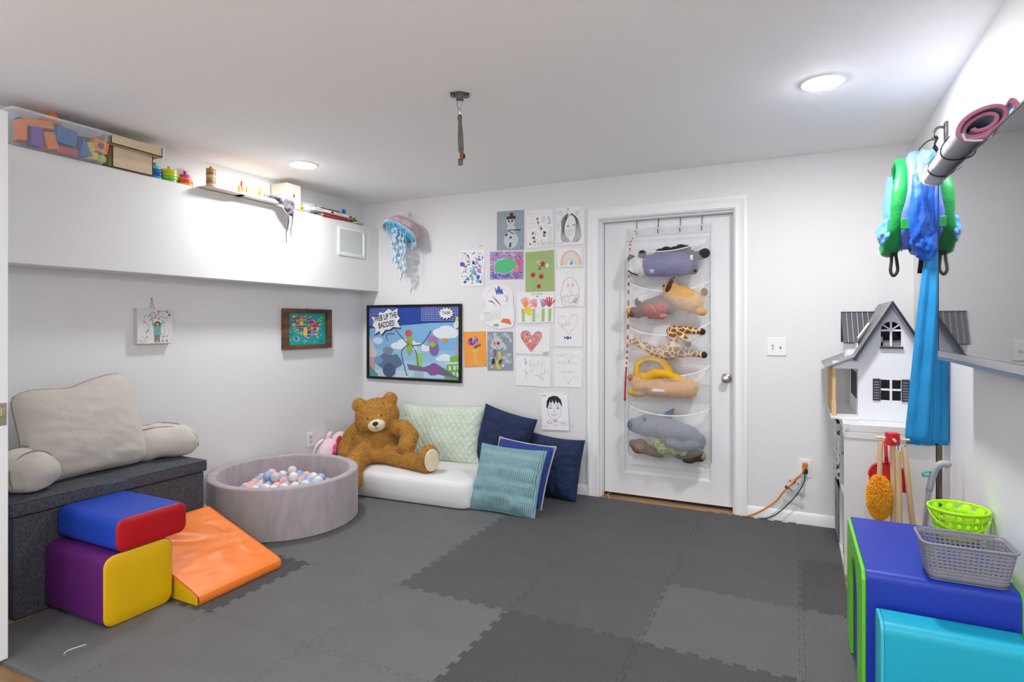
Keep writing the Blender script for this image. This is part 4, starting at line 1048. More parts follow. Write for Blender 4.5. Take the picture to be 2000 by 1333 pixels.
A.ell(.80, .66, .10, .10, mat('wash_rose', 'dc8494', .75, var=.1), 14, wob=.4); A.ell(.86, .42, .02, .09, I('rose'), 10); hang(A)
# green christmas sheet
A = sheet('green_tree_collage', 'green sheet with a faint tree outline and red bauble stickers', (1.612, 1.844), (1.855, 1.852), (1.858, 1.537), (1.619, 1.534), mat('paper_green', 'a3bb7c', .75, var=.05))
pg = mat('pencil_green', '8aa668', .7); A.line([(.46, .06), (.15, .66), (.82, .66), (.46, .06)], .006, pg); A.line([(.40, .66), (.40, .78), (.64, .78), (.64, .66)], .006, pg)
cr = I('crimson')
A.ell(.46, .26, .065, .045, white); 
for i in range(6): A.poly([(.46, .26), (.46+.062*math.cos(i*PI/3), .26+.045*math.sin(i*PI/3)), (.46+.062*math.cos(i*PI/3+.5), .26+.045*math.sin(i*PI/3+.5))], cr)
A.ell(.615, .305, .055, .045, cr); A.ell(.615, .345, .065, .035, cr); 
for (u, v) in [(.55, .30), (.68, .30), (.57, .385), (.66, .385)]: A.ell(u, v, .025, .018, cr, 10)
A.poly([(.50, .34), (.55, .42), (.58, .47), (.44, .47), (.46, .41)], I('green')); A.ell(.77, .37, .05, .05, white, 10, wob=.6); A.line([(.72, .34), (.82, .41)], .008, cr)
for (u, v) in [(.27, .585), (.555, .635)]: A.ell(u, v, .082, .056, cr); A.poly([(u-.005, v-.055), (u+.03, v-.085), (u+.04, v-.06)], I('brown'))
A.ell(.47, .88, .07, .055, cr, 12, wob=.6); A.squiggle(.10, .40, .14, .05, 7, pg, .006); A.curve([(.12, .86), (.16, .93), (.20, .86), (.16, .88), (.12, .92)], .006, I('iceblue')); hang(A)
# rainbow
A = sheet('rainbow_drawing', 'small drawing of a crayon rainbow under the girl sketch', (1.874, 1.857), (2.081, 1.853), (2.084, 1.715), (1.887, 1.715), white)
for r, k, w_ in [(.40, 'rose', .022), (.365, 'palepink', .03), (.33, 'peach', .02), (.28, 'yellow', .045), (.22, 'lime', .03), (.18, 'palegreen', .03)]:
    A.line([(.55+r*math.cos(PI+i*PI/24)*1.02, .92+r*2.0*math.sin(PI+i*PI/24)) for i in range(25)], w_, mat('crayon_'+k, dict(rose='d87888', palepink='e8b8bc', peach='e8b89a', yellow='e8d8a0', lime='ccd8a8', palegreen='c0d8d0')[k], .7))
for i in range(6): A.line([(.50+.05*i*.3, .88), (.58+.02*i, .58+.04*i)], .016, mat('crayon_blue', '6f9ab8', .7))
hang(A)
# ornament
A = sheet('ornament_drawing', 'tall drawing of an egg-shaped lantern outline with orange zigzag teeth', (1.874, 1.704), (2.102, 1.697), (2.098, 1.413), (1.866, 1.411), white)
bk = mat('ink_maroon', '6a4a48', .6)
A.curve([(.50, .22), (.34, .28), (.22, .50), (.20, .74), (.30, .95), (.52, .97), (.72, .95), (.82, .74), (.80, .50), (.66, .28), (.50, .22)], .010, bk)
A.line([(.42, .18), (.40, .08), (.62, .07), (.60, .18)], .006, gy)
oc = mat('crayon_orange', 'd88860', .7)
for u in (.40, .56): 
    for i in range(4): A.line([(u+.02*i, .48), (u+.03+.012*i, .36+.02*i)], .009, oc)
A.line([(.48, .62), (.54, .50), (.58, .62), (.48, .62)], .006, bk)
zz = [(.22, .78), (.28, .70), (.33, .76), (.40, .66), (.46, .76), (.52, .70), (.60, .66), (.66, .74), (.74, .64), (.80, .74)]; A.line(zz, .012, oc); A.line([(u, v+.018) for u, v in zz], .006, bk)
z2 = [(.26, .84), (.34, .80), (.38, .90), (.46, .84), (.54, .92), (.62, .82), (.70, .90), (.76, .80)]; A.line(z2, .010, oc); A.line([(u, v+.016) for u, v in z2], .006, bk)
for i in range(6): A.line([(.60+.02*i, .90), (.68+.02*i, .76)], .007, I('midblue'))
for i in range(3): A.line([(.70+.02*i, .88), (.76+.012*i, .74)], .006, oc)
hang(A)
# cut-out
pts = [(1.27, 1.583), (1.36, 1.60), (1.46, 1.592), (1.505, 1.53), (1.508, 1.442), (1.52, 1.40), (1.514, 1.27), (1.45, 1.252), (1.385, 1.244), (1.31, 1.262), (1.25, 1.29), (1.20, 1.334), (1.245, 1.40), (1.262, 1.46), (1.225, 1.50), (1.245, 1.56)]
A = Art((1.2, -.002, 1.6), (1.52, -.002, 1.6), (1.52, -.006, 1.244), (1.2, -.006, 1.244)); A.meta = ('cutout_drawing', 'white cut-out scribble with blue and brown strokes on a rounded paper shape', 'drawings on the back wall')
N_ = [((x-1.2)/.32, (1.6-z)/.356) for x, z in pts]; N_ = [(p.x, p.y) for p in spline([(a, b, 0) for a, b in N_+N_[:1]], 3)][:-1]
A.poly(N_, white); A.line([(.5+(u-.5)*.93, .5+(v-.5)*.94) for u, v in N_], .006, I('palepink'), closed=True)
for i in range(10): A.line([(.46+.02*i, .08+.05*math.sin(i)), (.52+.018*i, .20+.03*math.cos(i*2))], .03, I('midblue'))
for i in range(7): A.line([(.38+.02*i, .26+.02*i), (.52+.02*i, .36+.02*i)], .014, mat('crayon_brown', 'a87858', .7))
for i in range(6): A.line([(.26+.02*i, .36), (.44+.01*i, .42+.01*i)], .012, mat('crayon_slate', '6878a0', .7))
A.curve([(.74, .24), (.80, .34), (.76, .40)], .02, I('slate')); A.curve([(.2, .3), (.3, .12), (.5, .05), (.76, .12), (.84, .3), (.78, .46), (.60, .52)], .006, gy)
for i in range(9): A.curve([(.12+.02*i, .62), (.16+.03*i, .72+.02*math.sin(i*2)), (.13+.03*i, .84)], .006, mat('crayon_teal', '88b8a8', .7))
for i in range(8): A.curve([(.36+.04*i, .58), (.40+.03*i, .70), (.38+.04*i, .78)], .005, gy)
for i in range(9): A.line([(.62+.008*i, .84-.008*i), (.92-.006*i, .90-.014*i)], .016, mat('crayon_or2', 'e87840', .7))
A.ell(.50, .92, .09, .035, mat('crayon_teal', '88b8a8', .7), 12, wob=.5); hang(A)
# hand prints
A = sheet('handprint_collage', 'white sheet with a row of cut-out paper hands in orange, pink, purple and red', (1.534, 1.539), (1.857, 1.535), (1.852, 1.296), (1.549, 1.288), white)
st = mat('paper_stem', 'a8c878', .7); yl = mat('paper_lemon', 'ecd048', .7)
for (u, a) in [(.17, 0), (.46, 0), (.72, 0), (.90, 0)]: A.poly([(u-.045, .55), (u+.045, .55), (u+.035, .96), (u-.045, .97)], st)
A.ell(.30, .60, .11, .13, yl, 14, wob=.3); A.poly([(.22, .66), (.40, .70), (.38, .78), (.26, .72)], yl)
def hand(u, v, s, m, rot, flip=1):
    c_, d_ = math.cos(rot), math.sin(rot)
    def T(x, y): x *= flip; X, Y = x*c_-y*d_, x*d_+y*c_; return (u+X*s, v+Y*s/A.asp)
    A.poly([T(.42*math.cos(t*PI/8), .46*math.sin(t*PI/8)) for t in range(16)], m)
    for (x0, ang, ln, wd_) in [(-.30, -.38, .95, .13), (-.10, -.10, 1.1, .14), (.12, .10, 1.08, .14), (.30, .34, .92, .12), (.36, 1.0, .85, .15)]:
        dx, dy = math.sin(ang), -math.cos(ang); P = []
        for t in range(9):
            a = t/8*PI; P.append(T(x0+dx*ln+math.cos(PI-a)*wd_*-dy*1.0-0+0, -.1*(ang < .9)+dy*ln-math.sin(a)*wd_*.6+math.cos(PI-a)*wd_*dx))
        A.poly([T(x0-wd_*-dy, .1+wd_*-dx*0), *P, T(x0+wd_*-dy, .1)], m)
hand(.24, .42, .145, mat('paper_orange2', 'f0946c', .7), -.1); hand(.50, .44, .13, mat('paper_pink2', 'e88cb0', .7), -.45, -1); hand(.72, .44, .125, mat('paper_mauve2', 'a88cb4', .7), .15); hand(.88, .42, .145, mat('paper_red2', 'cc4a62', .7), -.2)
A.text('HAPPY  BIRTHDAY', .42, .06, .038, .005, I('leaf'), gap=.5); A.ell(.56, .16, .03, .02, I('leaf'), 8); A.squiggle(.50, .74, .13, .03, 7, gy, .005); A.squiggle(.52, .82, .10, .03, 5, gy, .005, 3); hang(A)
# mom heart
A = sheet('mom_heart_drawing', 'creased white sheet with a red heart outline reading MOM', (1.862, 1.398), (2.089, 1.4), (2.084, 1.113), (1.863, 1.111), white)
hr = mat('pencil_red', 'd07068', .7)
A.curve([(.52, .70), (.40, .56), (.22, .46), (.12, .28), (.20, .20), (.36, .22), (.46, .36), (.58, .22), (.72, .15), (.82, .24), (.74, .46), (.60, .60), (.52, .70)], .009, hr)
A.text('MOM', .25, .39, .12, .012, mat('pencil_orange', 'd88a58', .7), gap=.95, rot=-.12)
A.ell(.47, .77, .06, .042, I('blue')); A.poly([(.42, .77), (.34, .73), (.35, .80)], I('blue')); A.poly([(.52, .77), (.60, .73), (.59, .81)], I('blue')); A.ell(.47, .77, .025, .02, I('sky'), 8)
A.line([(.60, .90), (.92, .78)], .006, mat('pencil_lilac', 'c8b8d8', .7)); A.line([(.0, .58), (1, .56)], .004, mat('fold_grey', 'c8c8cc', .8)); hang(A)
# orange sheet
A = sheet('orange_owl_collage', 'orange sheet with a purple and pink winged collage beside the poster', (1.051, 1.217), (1.264, 1.225), (1.268, .941), (1.063, .927), mat('paper_orange', 'f0a048', .75, var=.04))
A.poly([(.47, .52), (.56, .52), (.58, .94), (.44, .93)], mat('paper_tan', 'd8bc68', .7)); A.poly([(.36, .54), (.48, .48), (.62, .46), (.72, .50), (.60, .58), (.44, .60)], mat('paper_tan', 'd8bc68', .7))
for (u, v, a, b, k) in [(.30, .27, .10, .07, 'violet'), (.26, .32, .09, .05, 'magenta'), (.38, .34, .09, .06, 'purple'), (.52, .22, .07, .07, 'lav'), (.58, .30, .08, .08, 'mauve'), (.46, .30, .08, .06, 'violet'), (.34, .22, .05, .04, 'blue'), (.60, .24, .05, .05, 'purple'), (.42, .28, .05, .05, 'mauve'), (.54, .16, .05, .03, 'rose')]: A.ell(u, v, a, b, I(k), 12, wob=.5, seed=u*7)
A.poly([(.44, .42), (.74, .35), (.78, .40), (.50, .50)], I('brown'))
for v in (.60, .64, .68, .84): A.line([(.08, v), (.38, v+.01)], .004, mat('pencil_tan', 'd89850', .7))
A.line([(.92, .97), (.98, .95)], .02, I('brown')); hang(A)
# bubbles
A = sheet('bubble_print_collage', 'slate sheet printed with white bubbles and a purple and yellow collage figure', (1.275, 1.221), (1.506, 1.222), (1.508, .915), (1.279, .907), mat('paper_slate2', '8f9aa6', .75, var=.05))
bb = mat('bubble_white', 'c0cbd0', .7, var=.05, vs=30)
for i in range(60):
    u, v = R3.uniform(.08, .92), R3.uniform(.05, .93); r = R3.uniform(.03, .06)
    if .3 < u < .6 and v > .5: continue
    if R3.random() < .5: A.ell(u, v, r, r*.74, bb, 12)
    else: A.line([(u+r*math.cos(t*PI/8), v+r*.74*math.sin(t*PI/8)) for t in range(17)], .018, bb)
A.k = 12
for (u, v, r) in [(.40, .20, .16), (.28, .36, .15), (.58, .34, .13), (.40, .40, .13)]: A.ell(u, v, r, r*.6, bb, 14, wob=.6, seed=u)
A.ell(.30, .31, .06, .035, I('rose'), 9); A.ell(.44, .30, .07, .04, I('crimson'), 9); A.curve([(.30, .34), (.36, .40), (.44, .46)], .01, I('midblue')); A.curve([(.44, .33), (.40, .42), (.38, .50)], .01, I('blue'))
A.poly([(.24, .46), (.34, .45), (.32, .66), (.24, .66)], mat('paper_purple3', '7a6aa0', .7)); A.poly([(.42, .52), (.52, .50), (.58, .68), (.46, .74)], mat('paper_yellow3', 'd8c458', .7)); A.poly([(.34, .74), (.46, .70), (.44, .96), (.36, .96)], mat('paper_yg3', 'c4c85a', .7)); A.poly([(.38, .84), (.58, .94), (.44, .98)], mat('paper_yellow3', 'd8c458', .7))
A.poly([(.20, .70), (.28, .68), (.30, .82), (.16, .84)], I('darkslate')); A.poly([(.48, .74), (.58, .70), (.54, .82), (.44, .82)], I('darkslate')); A.ell(.20, .91, .08, .035, I('peach'), 9, wob=.4); A.ell(.62, .88, .05, .03, white, 10); A.ell(.28, .58, .02, .03, I('red'), 8); hang(A)
# heart collage
A = sheet('heart_collage', 'white sheet with a heart filled with pink, yellow and green scraps, signed in the corner', (1.532, 1.265), (1.824, 1.261), (1.821, 1.044), (1.534, 1.051), white)
H = [(p.x, p.y) for p in spline([(.46, .92, 0), (.30, .66, 0), (.18, .46, 0), (.16, .28, 0), (.24, .17, 0), (.38, .18, 0), (.48, .34, 0), (.60, .20, 0), (.70, .18, 0), (.76, .28, 0), (.74, .44, 0), (.62, .66, 0), (.46, .92, 0)], 4)][:-1]
def inside(u, v):
    c_ = False
    for i in range(len(H)):
        (x1, y1), (x2, y2) = H[i], H[i-1]
        if (y1 > v) != (y2 > v) and u < (x2-x1)*(v-y1)/(y2-y1)+x1: c_ = not c_
    return c_
A.poly(H, mat('scrap_pink', 'e890ac', .7))
cs = [mat('scrap_'+k, k, .7) for k in ('d8508c', 'e8b83c', '8cb858', 'd86048', 'e8a0b8', 'c8d060', 'e87878', 'b87850')]
for i in range(150):
    u, v = R3.uniform(.16, .77), R3.uniform(.17, .88)
    if all(inside(u+a, v+b) for a, b in ((.03, 0), (-.03, 0), (0, .045), (0, -.04))): A.ell(u, v, .032, .026, R3.choice(cs), 6, rot=R3.uniform(0, 3), wob=.4, seed=i)
A.k = 14; A.poly([(.41, .48), (.47, .48), (.47, .56), (.41, .56)], white); A.line(H, .007, I('darkslate'), closed=True); A.text('LILY', .80, .90, .07, .009, ink, gap=.6, slant=.2, rot=-.1); hang(A)
# pale drawing
A = sheet('pale_flowers_drawing', 'creased white sheet with pale teal, green and lilac pencil figures', (1.534, 1.028), (1.828, 1.022), (1.824, .796), (1.534, .801), white)
def scrib(u, v, du, dv, k, col_, w_=.008, n_=8):
    m = mat('pencil_'+k, col_, .7); A.curve([(u+du*R3.uniform(-1, 1), v+dv*(2*i/n_-1)+dv*.2*R3.uniform(-1, 1)) for i in range(n_+1)], w_, m, 4)
scrib(.12, .25, .02, .14, 'pt', '88c8c0', .005); scrib(.28, .18, .03, .14, 'cy', '58b8b8', .02); scrib(.42, .22, .03, .14, 'cy', '58b8b8', .012); scrib(.54, .28, .04, .1, 'lg', 'a8d098', .01); scrib(.66, .20, .03, .12, 'pv', 'a8a0c8', .006)
scrib(.78, .20, .03, .14, 'pv', 'a8a0c8', .007); scrib(.30, .58, .05, .16, 'gn', '98cc78', .012, 12); scrib(.48, .52, .05, .08, 'lg', 'a8d098', .008); scrib(.80, .52, .06, .12, 'lm', 'b0cc88', .01, 12); scrib(.93, .45, .015, .1, 'pk', 'd8a8b8', .008)
for u in (.62, .72, .84): A.curve([(u, .12), (u+.01, .4), (u-.01, .62)], .005, mat('pencil_pv', 'a8a0c8', .7))
A.curve([(.66, .60), (.72, .72), (.82, .78)], .010, I('ochre')); A.curve([(.62, .64), (.70, .62), (.80, .72), (.68, .68)], .010, I('lime')); A.line([(.12, .62), (.06, .84)], .004, mat('fold_grey', 'c8c8cc', .8)); A.ell(.55, .62, .012, .012, I('slate'), 8); hang(A)
# birthday sheet
A = sheet('birthday_note', 'white note reading HAPPY BIRTHDAY MOMMY inside a dotted heart, lowest of the right column', (1.857, 1.089), (2.086, 1.089), (2.082, .804), (1.859, .804), white)
pn = mat('pencil_grey', 'b0aeb4', .7)
A.text('HAPPY', .10, .10, .10, .009, pn, gap=1.15, rot=.02); A.text('BIRTHDAY', .16, .32, .085, .009, pn, gap=1.02, rot=.02); A.text('MOMMY', .30, .56, .085, .009, pn, gap=1.15, rot=.02)
for i in range(64):
    t = i/64*2*PI; u = .52+.46*(math.sin(t)**3)*.98; v = .47-.34*(math.cos(t)-.38*math.cos(2*t)-.14*math.cos(3*t)-.06*math.cos(4*t)); A.k = 2
    if .02 < u < .98 and .02 < v < .98: A.ell(u, v, .012, .010, [pn, mat('pencil_lp', 'c8b0bc', .7), mat('pencil_lb', 'a8b4cc', .7)][i % 3], 6)
A.line([(.70, .74), (.92, .72)], .008, pn); hang(A)
# boy caricature
A = sheet('boy_portrait_sketch', 'black ink caricature of a smiling boy with a fringe above the navy cushions', (1.744, .748), (1.965, .762), (1.983, .478), (1.758, .468), white, gap=.012)
A.curve([(.24, .40), (.25, .52), (.30, .63), (.40, .70), (.50, .72), (.60, .69), (.70, .60), (.74, .48), (.74, .38)], .008, dk)
A.poly([(.20, .40), (.22, .22), (.30, .12), (.46, .08), (.62, .09), (.74, .18), (.78, .30), (.77, .38), (.72, .30), (.66, .24), (.62, .31), (.56, .20), (.50, .32), (.44, .20), (.38, .30), (.34, .22), (.27, .36), (.25, .42)], mat('ink_black2', '202026', .6))
for i in range(8): A.line([(.40+.03*i, .16), (.36+.035*i, .26)], .006, dk)
for u in (.35, .62): A.curve([(u-.06, .36), (u, .33), (u+.07, .36)], .014, dk); A.curve([(u-.06, .42), (u, .39), (u+.06, .42)], .012, dk); A.ell(u, .42, .045, .010, dk, 10)
A.curve([(.49, .42), (.46, .49), (.52, .51)], .006, dk); A.ell(.49, .515, .03, .012, gy, 10); A.curve([(.36, .56), (.48, .60), (.62, .555)], .010, dk); A.line([(.44, .585), (.46, .61), (.50, .62), (.54, .60)], .006, dk); A.curve([(.44, .65), (.52, .66)], .005, dk)
for i in range(3): A.line([(.44, .74+.022*i), (.58, .735+.022*i)], .014, I('crimson'))
A.curve([(.20, .80), (.28, .74), (.36, .76), (.40, .82), (.28, .82), (.20, .80)], .009, I('crimson')); A.curve([(.24, .78), (.30, .84), (.38, .78)], .008, dk); A.curve([(.44, .84), (.46, .90), (.52, .84), (.56, .90), (.60, .84)], .008, I('slate'))
A.line([(.64, .78), (.98, .77), (.94, .86), (.62, .87), (.64, .78)], .008, I('crimson')); A.squiggle(.70, .82, .20, .04, 8, dk, .008); A.squiggle(.04, .07, .17, .05, 7, dk, .010, 5); A.squiggle(.86, .035, .10, .02, 5, dk, .008, 8); A.line([(.08, .91), (.28, .905)], .005, gy); hang(A)
# loose bits of tape and a staple above the dabbed sheet
mb = MB(); mb.cbox((1.215, -.002, 1.918), (.03, .002, .005), M=None); tag(build('pin', mb, mat('pin_grey', '8a8a88', .5)), 'small pin in the back wall above the dabbed sheet', 'pin')

# ---- framed poster
t = thing('framed_poster', 'black-framed comic poster with speech bursts on the back wall above the bear', 'poster', (.55, -.015, .795))
X0, X1, Z0, Z1 = .058, 1.040, .795, 1.451; f = .022
M_bf = mat('black_frame', '0e0e10', .35, var=.03)
q = MB()
for (a, b_, c_, d) in ((X0, Z1-f, X1, Z1), (X0, Z0, X1, Z0+f), (X0, Z0+f, X0+f, Z1-f), (X1-f, Z0+f, X1, Z1-f)): q.box(a, -.026, b_, c_, -.001, d)
build('frame', q, M_bf, t, bevel=.0015)
A = Art((X0+f-.002, -.010, Z1-f+.002), (X1-f+.002, -.010, Z1-f+.002), (X1-f+.002, -.010, Z0+f-.002), (X0+f-.002, -.010, Z0+f-.002), step=.0004)
def P_(k, rough=.5): return mat('print_'+k, k, rough, var=.02)
A.sheet(P_('7fb2dc'), .006)
for (v0, v1, k) in [(.60, .76, '8fbfe0'), (.76, .90, 'a2cce2'), (.90, .985, 'b6d8e6')]: A.poly([(0, v0), (1, v0), (1, v1), (0, v1)], P_(k))
def cloud(parts, k='dfe6ee'):
    for (u, v, a, b) in parts: A.ell(u, v, a, b, P_(k), 16)
cloud([(.86, .34, .09, .08), (.78, .36, .06, .06), (.93, .36, .06, .07), (.84, .40, .11, .04)]); cloud([(.40, .52, .08, .07), (.33, .55, .08, .05), (.47, .53, .07, .07), (.56, .56, .08, .06), (.64, .58, .06, .04)]); cloud([(.85, .70, .07, .05), (.80, .72, .05, .03), (.90, .72, .05, .03)]); cloud([(.10, .48, .06, .05)], 'c4d8ea')
# skyline
A.k = 4
for (p, k) in [([(0, .40), (.09, .66), (.09, .80), (0, .80)], 'c8c4c0'), ([(0, .72), (.07, .72), (.07, .99), (0, .99)], 'b8a49c'), ([(.005, .85), (.12, .99), (.005, .99)], '5f9a9c'), ([(.545, .52), (.60, .52), (.60, .68), (.545, .68)], 'a8c4d4'), ([(.53, .64), (.61, .64), (.61, .86), (.53, .86)], '98c878'), ([(.52, .84), (.62, .84), (.62, .99), (.52, .99)], 'a8bcc8'), ([(.24, .97), (.46, .97), (.46, .995), (.24, .995)], 'd8dce0'), ([(.10, .95), (.30, .96), (.30, .995), (.10, .995)], 'c8d0c8'), ([(.86, .86), (.87, .78), (1, .77), (1, .99), (.84, .99)], '6fb050'), ([(.90, .68), (1, .66), (1, .77), (.90, .78)], '78b858'), ([(.95, .56), (1, .55), (1, .67), (.95, .67)], 'b0a8c0'), ([(.855, .765), (1, .75), (1, .775), (.855, .79)], 'd8dce0')]: A.poly(p, P_(k))
for (u, v) in [(.90, .84), (.95, .83), (.985, .82), (.89, .93), (.94, .92), (.98, .92)]: A.poly([(u-.012, v-.03), (u+.012, v-.03), (u+.012, v+.03), (u-.012, v+.03)], P_('d0dcd8'))
for i in range(5): A.line([(.02+.02*i, .86+.02*i), (.02+.02*i, .985)], .003, P_('4a7880'))
# plain rounded shapes in the figures' places and colours
A.k = 9
A.ell(.235, .78, .15, .12, P_('5f7290'), 24, wob=.25); A.ell(.235, .90, .075, .10, P_('48587a'), 18); A.ell(.22, .62, .06, .055, P_('7d88a0'), 18); A.ell(.11, .76, .055, .055, P_('7396c0'), 18)
A.ell(.465, .52, .034, .16, P_('8fb04a'), 22); A.ell(.455, .37, .038, .050, P_('c05a5a'), 18)
A.ell(.72, .46, .055, .065, P_('a878b0'), 20); A.ell(.735, .58, .05, .10, P_('7d6a98'), 20); A.ell(.72, .52, .035, .035, P_('94b84e'), 16); A.ell(.845, .46, .028, .03, P_('e0923a'), 16)
A.poly([(.44, .80), (.62, .84), (.75, .78), (.83, .84), (.99, .97), (.86, .95), (.76, .92), (.70, .95), (.66, .90), (.46, .88)], P_('6f6488')); A.ell(.735, .86, .055, .085, P_('8a549c'), 20)
for pts in [[(.30, .31), (.42, .48), (.46, .50)], [(.50, .54), (.60, .52), (.68, .38), (.70, .33)], [(.47, .52), (.38, .62), (.40, .80), (.44, .97)], [(.49, .53), (.54, .64), (.565, .84)], [(.22, .48), (.20, .42), (.22, .38), (.30, .38)]]: A.curve(pts, .010, P_('5c6a80'))
# banner and dots
A.k = 16; A.poly([(0, 0), (1, 0), (1, .205), (.70, .215), (.36, .25), (0, .295)], P_('22459c')); A.line([(1, .205), (.70, .215), (.36, .25), (0, .295)], .006, P_('1a2c60'))
dd = P_('a8b0e0')
for i in range(22):
    for j in range(12):
        u, v = .012+i*.018, .01+j*.024
        if u < .32-.012*j and v < .27-.02*(u): A.k = 17; A.ell(u, v, .0062, .0062, dd, 6)
for i in range(22):
    for j in range(8):
        u, v = .605+i*.018, .012+j*.025
        if u < .995 and v < .195: A.k = 17; A.ell(u, v, .0058, .0058, P_('d8dcf0'), 6)
A.k = 19
def burst(pts, off=.0): 
    A.poly([(u+.006, v+.012) for u, v in pts], P_('1c2440')); A.poly(pts, P_('e4e4ea')); A.line(pts, .005, P_('1c2440'), closed=True)
burst([(.03, .135), (.105, .13), (.125, .065), (.175, .075), (.235, .015), (.275, .055), (.34, .015), (.335, .105), (.365, .16), (.335, .20), (.37, .295), (.285, .285), (.245, .325), (.20, .325), (.15, .40), (.125, .345), (.07, .395), (.075, .30), (.04, .265), (.06, .205)])
A.font('WEB UP THE\nBADDIES!', .203, .195, .074, P_('16161e'), rot=-.16, bold=.024, squeeze=.62)
bp = []
for i in range(26):
    a = i/26*2*PI; r = (.088 if i % 2 == 0 else .062); bp.append((.865+r*math.cos(a), .095+r*1.02*math.sin(a)))
burst(bp); A.font('THVIP!', .866, .095, .044, P_('16161e'), rot=.05, bold=.022, squeeze=.66)
A.poly([(.94, .26), (.96, .20), (1.0, .19), (1.0, .27), (.97, .30), (.95, .29)], P_('e4e4ea')); A.poly([(.965, .145), (.998, .145), (.985, .21), (.968, .21)], P_('e8d22c')); A.poly([(.965, .225), (.982, .225), (.978, .255), (.963, .255)], P_('e8d22c'))
A.done('print', t)

# ---- jellyfish lantern
M_jt = mat('jelly_top', 'c8a4b0', .45, var=.35, vs=24, bump=.3, bs=40); M_jb = mat('jelly_blue', '3fb4d8', .5, var=.15, vs=14, bump=.15, bs=50); M_jf = mat('jelly_fringe', 'bcd8ec', .5, var=.1)
jc = V((.545, -.155, 2.085))
jf = thing('jellyfish_decoration', 'pink and blue fabric jellyfish with trailing ribbons hanging on the back wall', 'hanging decoration', (jc.x, jc.y, jc.z))
Mj = Matrix.Translation(jc) @ Euler((math.radians(-38), math.radians(22), 0)).to_matrix().to_4x4()
def bell(u, v, k=1.):
    a = 2*PI*u; t = v*PI/2
    r = (.145+.010*math.sin(6*a))*math.sin(t)**.8*k; z = .11*math.cos(t)*k
    w_ = .004*noise.noise(V((a*3, v*9, 2))); return ((r+w_)*math.cos(a)*1.12, (r+w_)*math.sin(a)*.8, z-.02)
mb = MB(); mb.grid(lambda u, v: bell(u, v), 48, 16, cu=True, M=Mj); mb.grid(lambda u, v: bell(u, 1-v, .93), 48, 16, cu=True, M=Mj); build('bell', mb, M_jt, jf, smooth=180)
def under(u, v):
    a = 2*PI*u; r = .137*v; return (r*math.cos(a)*1.10, r*math.sin(a)*.78, -.030-.010*math.cos(v*PI/2)+.006*math.sin(8*a)*v)
mb = MB(); mb.grid(under, 48, 10, cu=True, M=Mj); build('underside', mb, M_jb, jf, smooth=180)
rj = random.Random(3); mb = MB()
for i in range(150):
    a = 2*PI*i/150; p = Mj @ V((.150*math.cos(a)*1.1, .148*math.sin(a)*.8, -.022)); o_ = (Mj.to_3x3() @ V((math.cos(a), math.sin(a), -.9))).normalized()
    mb.tube([p, p+o_*.014+V((0, 0, -.006)), p+o_*.020+V((0, 0, -.028-rj.random()*.02))], [.0035, .003, .001], 4)
build('frill', mb, M_jf, jf, smooth=180)
def ribbon(p, ln, wd_, wav, m, nm='tentacle'):
    mb = MB(); n = 40; ph = rj.random()*6
    for i in range(n+1):
        s = i/n; q = V(p)+V((wav*math.sin(ph+s*14)*min(1, s*5), wav*.6*math.cos(ph+s*11)*min(1, s*5), -ln*s)); ww = wd_*(1-.5*s)*(1+.5*math.sin(s*40+ph))
        mb.v += [q+V((ww, 0, .004*math.sin(s*50))), q+V((-ww*.4, -ww*.7, 0)), q+V((-ww*.8, ww*.5, 0))]
    for i in range(n):
        for j in range(3):
            j2 = (j+1) % 3; mb.f.append((i*3+j, i*3+j2, i*3+3+j2, i*3+3+j)); mb.m.append(0)
    return build(nm, mb, m, jf, smooth=180)
for (dx, dy, ln, wd_) in [(-.06, -.02, .30, .020), (-.02, -.035, .34, .022), (.02, -.01, .37, .018), (.05, .0, .33, .016), (-.035, .02, .28, .018), (.0, .03, .40, .014)]:
    ribbon(Mj @ V((dx, dy, -.035)), ln, wd_, .010, M_jf)
for (dx, dy, ln) in [(-.15, 0, .20), (-.12, -.05, .30), (-.08, -.08, .36), (-.03, -.10, .28), (.04, -.10, .40), (.09, -.075, .36), (.14, -.02, .24), (.12, .04, .42), (.06, .08, .44), (-.06, .07, .38)]:
    ribbon(Mj @ V((dx, dy, -.03)), ln, .0022, .003, M_jf, 'string')
mb = MB(); mb.tube([jc+V((0, .03, .085)), (.545, -.02, 2.22), (.515, -.006, 2.238)], .0016, 6); mb.tube([jc+V((.03, .03, .08)), (.55, -.02, 2.21), (.517, -.006, 2.238)], .0016, 6); mb.box(.500, -.010, 2.225, .520, -.0005, 2.255); build('hanging_loop', mb, mat('clear_hook', 'c8ccd0', .3), jf, smooth=40)

# ---- crib mattress
M_sheet = mat('dotted_sheet', 'dcdcdc', .85, var=0, bump=.08, bs=40)
N, L, b = nodes(M_sheet); tc = N.new('ShaderNodeTexCoord'); sx = N.new('ShaderNodeSeparateXYZ'); L.new(tc.outputs['Object'], sx.inputs[0])
def mth(N, L, op, a, b_=None):
    q = N.new('ShaderNodeMath'); q.operation = op
    for i, z in enumerate((a, b_)):
        if z is None: continue
        if isinstance(z, (int, float)): q.inputs[i].default_value = z
        else: L.new(z, q.inputs[i])
    return q.outputs[0]
yz = mth(N, L, 'ADD', sx.outputs[1], sx.outputs[2]); k_ = 2*PI/.026
d_ = mth(N, L, 'MULTIPLY', mth(N, L, 'SINE', mth(N, L, 'MULTIPLY', mth(N, L, 'ADD', sx.outputs[0], yz), k_)), mth(N, L, 'SINE', mth(N, L, 'MULTIPLY', mth(N, L, 'SUBTRACT', sx.outputs[0], yz), k_)))
rp_ = N.new('ShaderNodeValToRGB'); rp_.color_ramp.elements[0].position = .52; rp_.color_ramp.elements[1].position = .66
